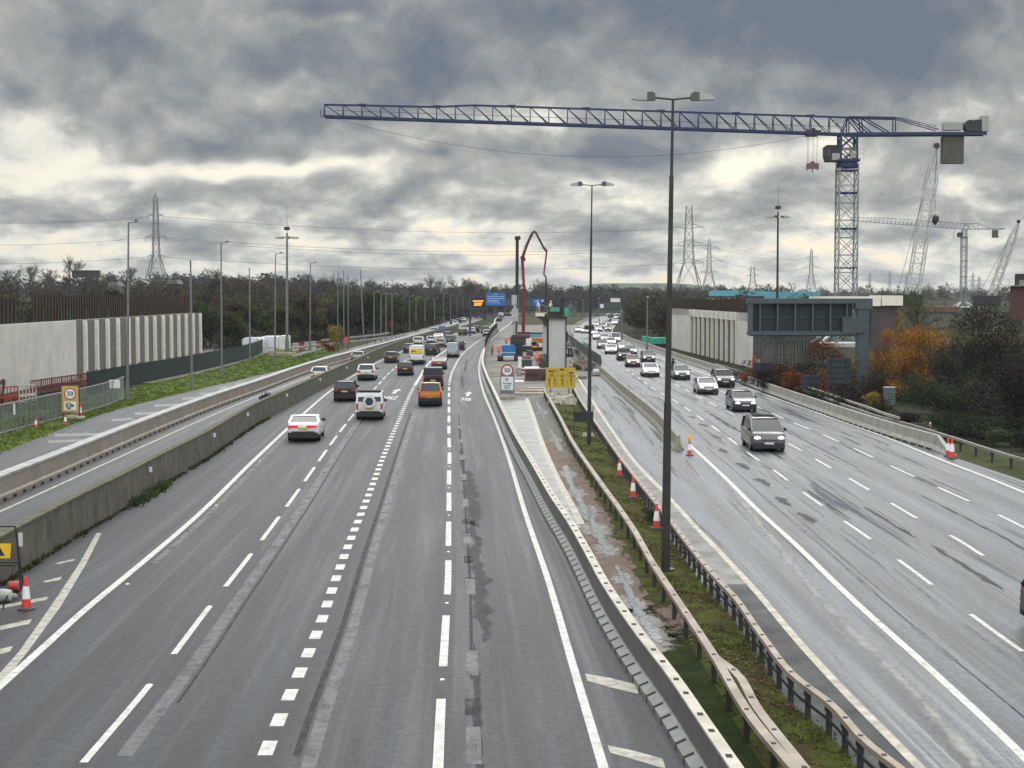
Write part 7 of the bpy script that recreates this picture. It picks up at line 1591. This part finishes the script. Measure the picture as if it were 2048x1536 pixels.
tree(LP[0], P(430, 585, 470)+Vector((0, 0, -6)), 1.35, LEAF['hill'], 'broad dark round crowned tree on the skyline between bare trees', name='round_tree')
for u, d, s in ((150, 330, .9), (100, 340, 1.0), (55, 350, .9), (10, 330, .9), (190, 360, .9), (230, 340, 1.0), (280, 350, 1.1), (330, 330, 1.1), (365, 300, 1.1), (395, 290, 1.15), (-30, 330, .9)):
    x = (u-1024)/F_PX*d; tree(LP[int(u) % 5], (x, d, ground_h(x, d)), s, LEAF['dark' if u % 20 else 'brown'], 'dark tree showing above the rusty sheet piling', 'trees behind the sheet piling', rz=u)
for u, v, h, c, lab in ((120, 545, 3, 'dark', 'tall dark conifer pair on the hill'),):
    pass
# saplings and shrubs with a look of their own
def shrub(label, u, vb, w_px, h_px, mt, n=420, size=.16, name='shrub', yb=None, seed=None, stems=True, n_blob=8, cat='shrub', group=None, lift=0.0):
    b = G(u, vb) if yb is None else P(u, vb, yb); b.z = max(b.z, ground_h(b.x, b.y)); s_ = b.y/F_PX; w_, h = w_px*s_, h_px*s_; rng = random.Random(seed or int(u*7+vb))
    t = thing(name, b, label, cat, group); blobs = []
    for i in range(n_blob):
        k = rng.uniform(.22, .36); z = rng.uniform(.15+lift, .82); blobs.append((Vector((rng.uniform(-.34, .34)*w_*(1.15-.45*z), rng.uniform(-.3, .3)*w_, z*h)), Vector((w_*k, w_*k, h*k*.75))))
    m = MB(); leaf_cloud(m, rng, blobs, int(n*3.2), size*.66); m.build('foliage', mt, t, fix=False)
    if stems:
        m = MB(); tips = []
        for i in range(5): branches(m, rng, Vector((rng.uniform(-.12, .12)*w_, rng.uniform(-.1, .1)*w_, -.1)), Vector((rng.gauss(0, .3), rng.gauss(0, .3), 1)).normalized(), h*.38, max(.02, h*.012), 2, tips, .012, .5)
        m.build('stem', M['bark'], t)
    return t
shrub('yellow leaved sapling beside the dull red sign', 672, 702, 40, 56, LEAF['yellow'], 420, .20, 'sapling', lift=.25)
shrub('orange brown shrub at the foot of the yellow sapling', 657, 705, 34, 26, LEAF['rust'], 260, .18)
shrub('orange shrub on the bank past the verge rails', 778, 668, 40, 30, LEAF['rust'], 260, .3)
shrub('pale green shrub on the bank edge of the slip road', 836, 655, 16, 10, LEAF['yellow'], 120, .25)
shrub('orange autumn tree standing before the dark brown wood', 412, 700, 50, 70, LEAF['olive'], 500, .25, 'tree', yb=262, cat='tree')
shrub('yellowish tree above the brown wood past the oncoming lanes', 1292, 640, 46, 62, LEAF['olive'], 420, .3, 'tree', yb=380, cat='tree')
AB = [('orange bush low beside the gantry leg, under the spreading one', 1765, 770, 90, 100, 'orange', 900, .15), ('golden orange bush behind the roadside cabinet', 1850, 790, 110, 130, 'orange', 1000, .16), ('orange brown bush spreading behind the gantry leg', 1850, 742, 150, 95, 'orange', 1300, .17), ('dark thicket closing the bank below the brick building', 2055, 700, 130, 150, 'purple', 1900, .17), ('olive bush high on the bank in front of the brick wall', 2035, 640, 110, 75, 'mellow', 900, .18), ('big orange leaved bush beside the gantry leg', 1790, 735, 100, 140, 'orange', 1700, .16), ('golden bush low in front of the roadside cabinet', 1815, 800, 110, 110, 'orange', 1300, .15), ('yellow leaved bush against the gantry leg foot', 1705, 790, 40, 85, 'yellow', 420, .13), ('green and yellow bush under the viaduct deck', 1855, 672, 130, 100, 'mellow', 1300, .20),
      ('olive tree top rising before the crawler boom', 1830, 690, 70, 130, 'green', 1000, .20), ('yellow green bush below the shed roof', 1945, 690, 130, 90, 'mellow', 1300, .2), ('green bush below the brick building', 2030, 690, 110, 110, 'green', 1100, .2), ('dark purple thicket filling the verge at the picture edge', 1960, 800, 190, 150, 'purple', 2600, .15), ('dark bramble thicket below the orange bush', 1880, 830, 150, 90, 'dark', 1700, .14), ('dark thicket nearest the picture edge above the cones', 2040, 870, 170, 170, 'purple', 2600, .14),
      ('low dark green bramble behind the verge rail', 1930, 880, 150, 60, 'dark', 1300, .12), ('reddish tangle above the dark thicket', 2010, 740, 90, 70, 'rust', 420, .14), ('rust red bush before the abutment end panel', 1500, 770, 60, 32, 'rust', 420, .16), ('rust red bush between the two small sign backs', 1585, 795, 50, 55, 'rust', 420, .15), ('rust orange bush in front of the white crane base', 1655, 730, 90, 55, 'rust', 700, .18),
      ('dull purple brambles along the bank under the gantry', 1560, 785, 120, 55, 'purple', 1100, .16), ('dark brambles at the foot of the tall sign back', 1680, 812, 90, 45, 'purple', 700, .14), ('golden low bush right behind the doubled verge rail', 1742, 812, 40, 30, 'yellow', 260, .12), ('dark bramble beside the gantry leg base', 1750, 800, 70, 60, 'brown', 600, .14)]
for lab, u, vb, w_, h, c, n, s in AB: shrub(lab, u, vb, w_, h, LEAF[c], n, s, 'bush', n_blob=11, cat='bush', stems=c not in ('purple', 'dark'))
BR = [(u, v) for u, v in ((1478, 782), (1530, 790), (1590, 808), (1640, 822), (1700, 835), (1760, 850), (1820, 862), (1880, 878), (1940, 900), (2000, 905), (2048, 915))]
for i, (u, v) in enumerate(BR): shrub('low dark undergrowth clump along the back of the verge rail', u, v-14, 70, 34, LEAF['dark' if i % 2 else 'purple'], 420, .12, 'bush', cat='bush', group='undergrowth along the verge rail', stems=False)
# scrub covering the bank
def scrub(label, n, fx, fy, hmax, mt, size, seed, k=105):
    rng = random.Random(seed); m = MB()
    for _ in range(n):
        y_ = fy(rng); x = fx(rng, y_); z = ground_h(x, y_); h = rng.uniform(.4, 1)*hmax; r = rng.uniform(.7, 1.5)
        leaf_cloud(m, rng, [(Vector((x, y_, z+h*.4)), Vector((r, r, h*.6)))], k, size)
    tag(m.build('undergrowth', mt, fix=False), label, None, None, 'stuff')
scrub('dark purple brown scrub covering the bank above the verge rail', 700, lambda r, y: 33.5+(R_RAIL.x(y)-32)*0+r.uniform(0, 1)**1.3*26, lambda r: r.uniform(66, 165), 2.2, LEAF['purple'], .13, 71)
scrub('dark green scrub patches on the bank above the verge rail', 420, lambda r, y: 33+r.uniform(0, 1)**1.2*26, lambda r: r.uniform(64, 165), 1.7, LEAF['dark'], .12, 72)
scrub('dull olive scrub along the top of the bank', 200, lambda r, y: 42+r.uniform(0, 1)*26, lambda r: r.uniform(105, 185), 3.2, LEAF['olive'], .16, 73)
scrub('reddish brown brambles on the low bank under the sign gantry', 170, lambda r, y: 28.2+r.uniform(0, 1)*10, lambda r: r.uniform(125, 188), 1.6, LEAF['purple'], .12, 74)
scrub('rusty leaves among the brambles under the sign gantry', 60, lambda r, y: 28.6+r.uniform(0, 1)*9, lambda r: r.uniform(135, 186), 1.7, LEAF['rust'], .12, 75)
scrub('rough dark scrub on the ground behind the wire mesh fence', 170, lambda r, y: FENCE_GR.x(y)-r.uniform(.5, 9), lambda r: r.uniform(88, 140), .75, LEAF['green'], .10, 76, 60)
scrub('dark brush filling the foot of the tree belt along the slip road', 300, lambda r, y: FRONT.x(y)+r.uniform(-6, 3.5), lambda r: r.uniform(238, 520), 3.4, LEAF['brown'], .24, 77, 70)
scrub('dark evergreen brush at the foot of the tree belt', 140, lambda r, y: FRONT.x(y)+r.uniform(-5, 3), lambda r: r.uniform(238, 480), 3.0, LEAF['dark'], .24, 78, 70)
# weeds at the foot of the mossy wall and on the central strip
def tufts(name, label, spots, mt, size, n):
    rng = random.Random(33); m = MB()
    for p_, k in spots:
        for _ in range(n):
            a = rng.random()*6.28; r = rng.uniform(0, .28)*k; q = p_+Vector((r*math.cos(a), r*math.sin(a), 0)); h = size*k*rng.uniform(.5, 1.3); l = Vector((rng.gauss(0, .5), rng.gauss(0, .5), 0))*h; w_ = Vector((rng.gauss(0, 1), rng.gauss(0, 1), 0)).normalized()*.018*(1+p_.y/60)
            m.add([q-w_, q+w_, q+l*.5+Vector((0, 0, h*.7))+w_*.8, q+l+Vector((0, 0, h))], [(0, 1, 2, 3)])
    o = m.build(name, mt, fix=False); return tag(o, label, None, None, 'stuff')
GM = leaf_mat('short grass blades', [(0, (.045, .045, .018)), (.5, (.075, .088, .024)), (1, (.12, .125, .045))], 1.2)
WM = leaf_mat('wall foot weeds', [(0, (.022, .024, .012)), (.5, (.05, .052, .022)), (1, (.10, .09, .05))], 1.5)
rng = random.Random(9); sp = []
for _ in range(520):
    y_ = 24+rng.random()**1.6*90; sp.append((L_WALL.p(y_, 0, rng.uniform(0, .12)), rng.uniform(.4, 1.0)))
tufts('weeds', 'ragged weeds along the foot of the mossy wall', sp, WM, .17, 7)
tufts('weeds', 'greener weed clump part way along the mossy wall', [(L_WALL.p(66+rng.random()*9, 0, rng.uniform(.05, .4)), rng.uniform(.6, 1.3)) for _ in range(45)], LEAF['green'], .30, 12)
sp = []
for _ in range(2600):
    y_ = 24+rng.random()**1.7*100; f = rng.random(); a_, b_ = OBB1.x(y_), OBB2.x(y_); sp.append((Vector((a_+(b_-a_)*f, y_, 0)), rng.uniform(.5, 1.1)))
tufts('grass', 'mossy grass on the central strip between the rails', [q for q in sp if math.sin(q[0].y*.9+q[0].x*1.7) > -.1], GM, .055, 6)
sp = []
for _ in range(2600):
    y_ = 62+rng.random()*180; f = rng.random(); a_, b_ = FENCE_GR.x(y_), SLIP_L.x(y_); sp.append((Vector((a_+(b_-a_)*f, y_, 0)), rng.uniform(.7, 1.6)))
tufts('grass', 'bright verge grass between the site fence and the slip road', sp, leaf_mat('verge blades', [(0, (.05, .06, .016)), (.5, (.085, .13, .022)), (1, (.15, .18, .045))], .6), .085, 5)
m = MB()
for _ in range(4200):
    y_ = 24+rng.random()**1.5*55; f = rng.random()**.8; a_, b_ = OBB1.x(y_), OBB2.x(y_); c = Vector((a_+(b_-a_)*f, y_, .02+rng.random()*.05)); s = rng.uniform(.03, .07); a = rng.random()*6.28
    if math.sin(y_*.7+f*2) < -.1: continue
    u_ = Vector((math.cos(a), math.sin(a), rng.uniform(-.4, .4)))*s; v_ = Vector((-math.sin(a), math.cos(a), rng.uniform(-.4, .4)))*s*.6; m.add([c-u_, c-v_, c+u_, c+v_], [(0, 1, 2, 3)])
tag(m.build('leaf_litter', leaf_mat('fallen leaves', [(0, (.07, .035, .02)), (.5, (.14, .08, .045)), (1, (.24, .16, .09))], 3.0), fix=False), 'fallen brown leaves on the central strip', None, None, 'stuff')
shrub('small dark green plant behind the nearest of the three cones', 1297, 1045, 30, 30, LEAF['green'], 160, .06, 'weed_plant', stems=True, cat='plant')
shrub('dark tuft plant on top of the mossy wall', 532, 806, 30, 24, LEAF['purple'], 160, .12, 'weed_plant', cat='plant', yb=L_WALL.p(118).y)
# far green hill and its hedge line, houses on the left hill
m = MB(); nx, ny = 60, 10
for j in range(ny+1):
    for i in range(nx+1):
        x = -150+i*22; y_ = 2300+j*90; u = 1024+x/y_*F_PX; hgt = 30*S(1080, 1200, u)*(1-S(1330, 1620, u)*.85)*math.sin(math.pi*min(1, .1+j/ny*.9))**.6; m.v.append((x, y_, hgt-.5))
m.f = [(j*(nx+1)+i, j*(nx+1)+i+1, (j+1)*(nx+1)+i+1, (j+1)*(nx+1)+i) for j in range(ny) for i in range(nx)]; m.mi = [0]*len(m.f)
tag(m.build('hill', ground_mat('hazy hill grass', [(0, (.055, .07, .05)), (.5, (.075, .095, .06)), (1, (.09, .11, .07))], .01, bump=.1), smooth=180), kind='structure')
for u, v, d, w_, lab, c in ((232, 577, 430, 3.2, 'small house with pale roof behind the sheet piling', 'white'), (172, 543, 640, 10, 'flat dark building on the hill skyline', 'brick'), (352, 573, 420, 2.6, 'small pale roof among the trees beyond the pylon', 'lamp_grey')):
    p_ = P(u, v+9, d); t = thing('house', p_, lab, 'house'); m = MB(); m.box((0, 0, 0.6), (w_, 6, 2.6)); m.build('wall', M['dark' if c != 'white' else 'conc_grey'], t); m = MB()
    if c == 'brick': m.box((0, 0, 2.1), (w_*1.05, 6.2, .5))
    else: m.prism([(-w_*.55, 0, 1.9), (w_*.55, 0, 1.9), (w_*.3, 0, 3.0), (-w_*.3, 0, 3.0)], (0, -3.3, 0), (0, 3.3, 0))
    m.build('roof', M['conc_grey' if c != 'brick' else 'dark'], t); m = MB(); m.box((-w_*.2, -3.05, 1.4), (w_*.2, .1, 1.2)); m.build('window', M['glass'], t)

# ------------------------------------------------------------------ damp air: far things fade
m = MB(); m.box((0, 1500, 25.5), (5400, 4400, 55)); hz = m.build('haze', None or (lambda q: q)(bpy.data.materials.new('haze')))
hm_ = hz.data.materials[0]; hm_.use_nodes = True; N = NT(hm_.node_tree); N.n.clear()
o_ = N.new('ShaderNodeOutputMaterial'); pv = N.new('ShaderNodeVolumePrincipled'); pv.inputs['Color'].default_value = (.80, .86, .95, 1); pv.inputs['Density'].default_value = .00008; pv.inputs['Anisotropy'].default_value = .2
N.l.new(pv.outputs[0], o_.inputs['Volume']); tag(hz, kind='stuff')
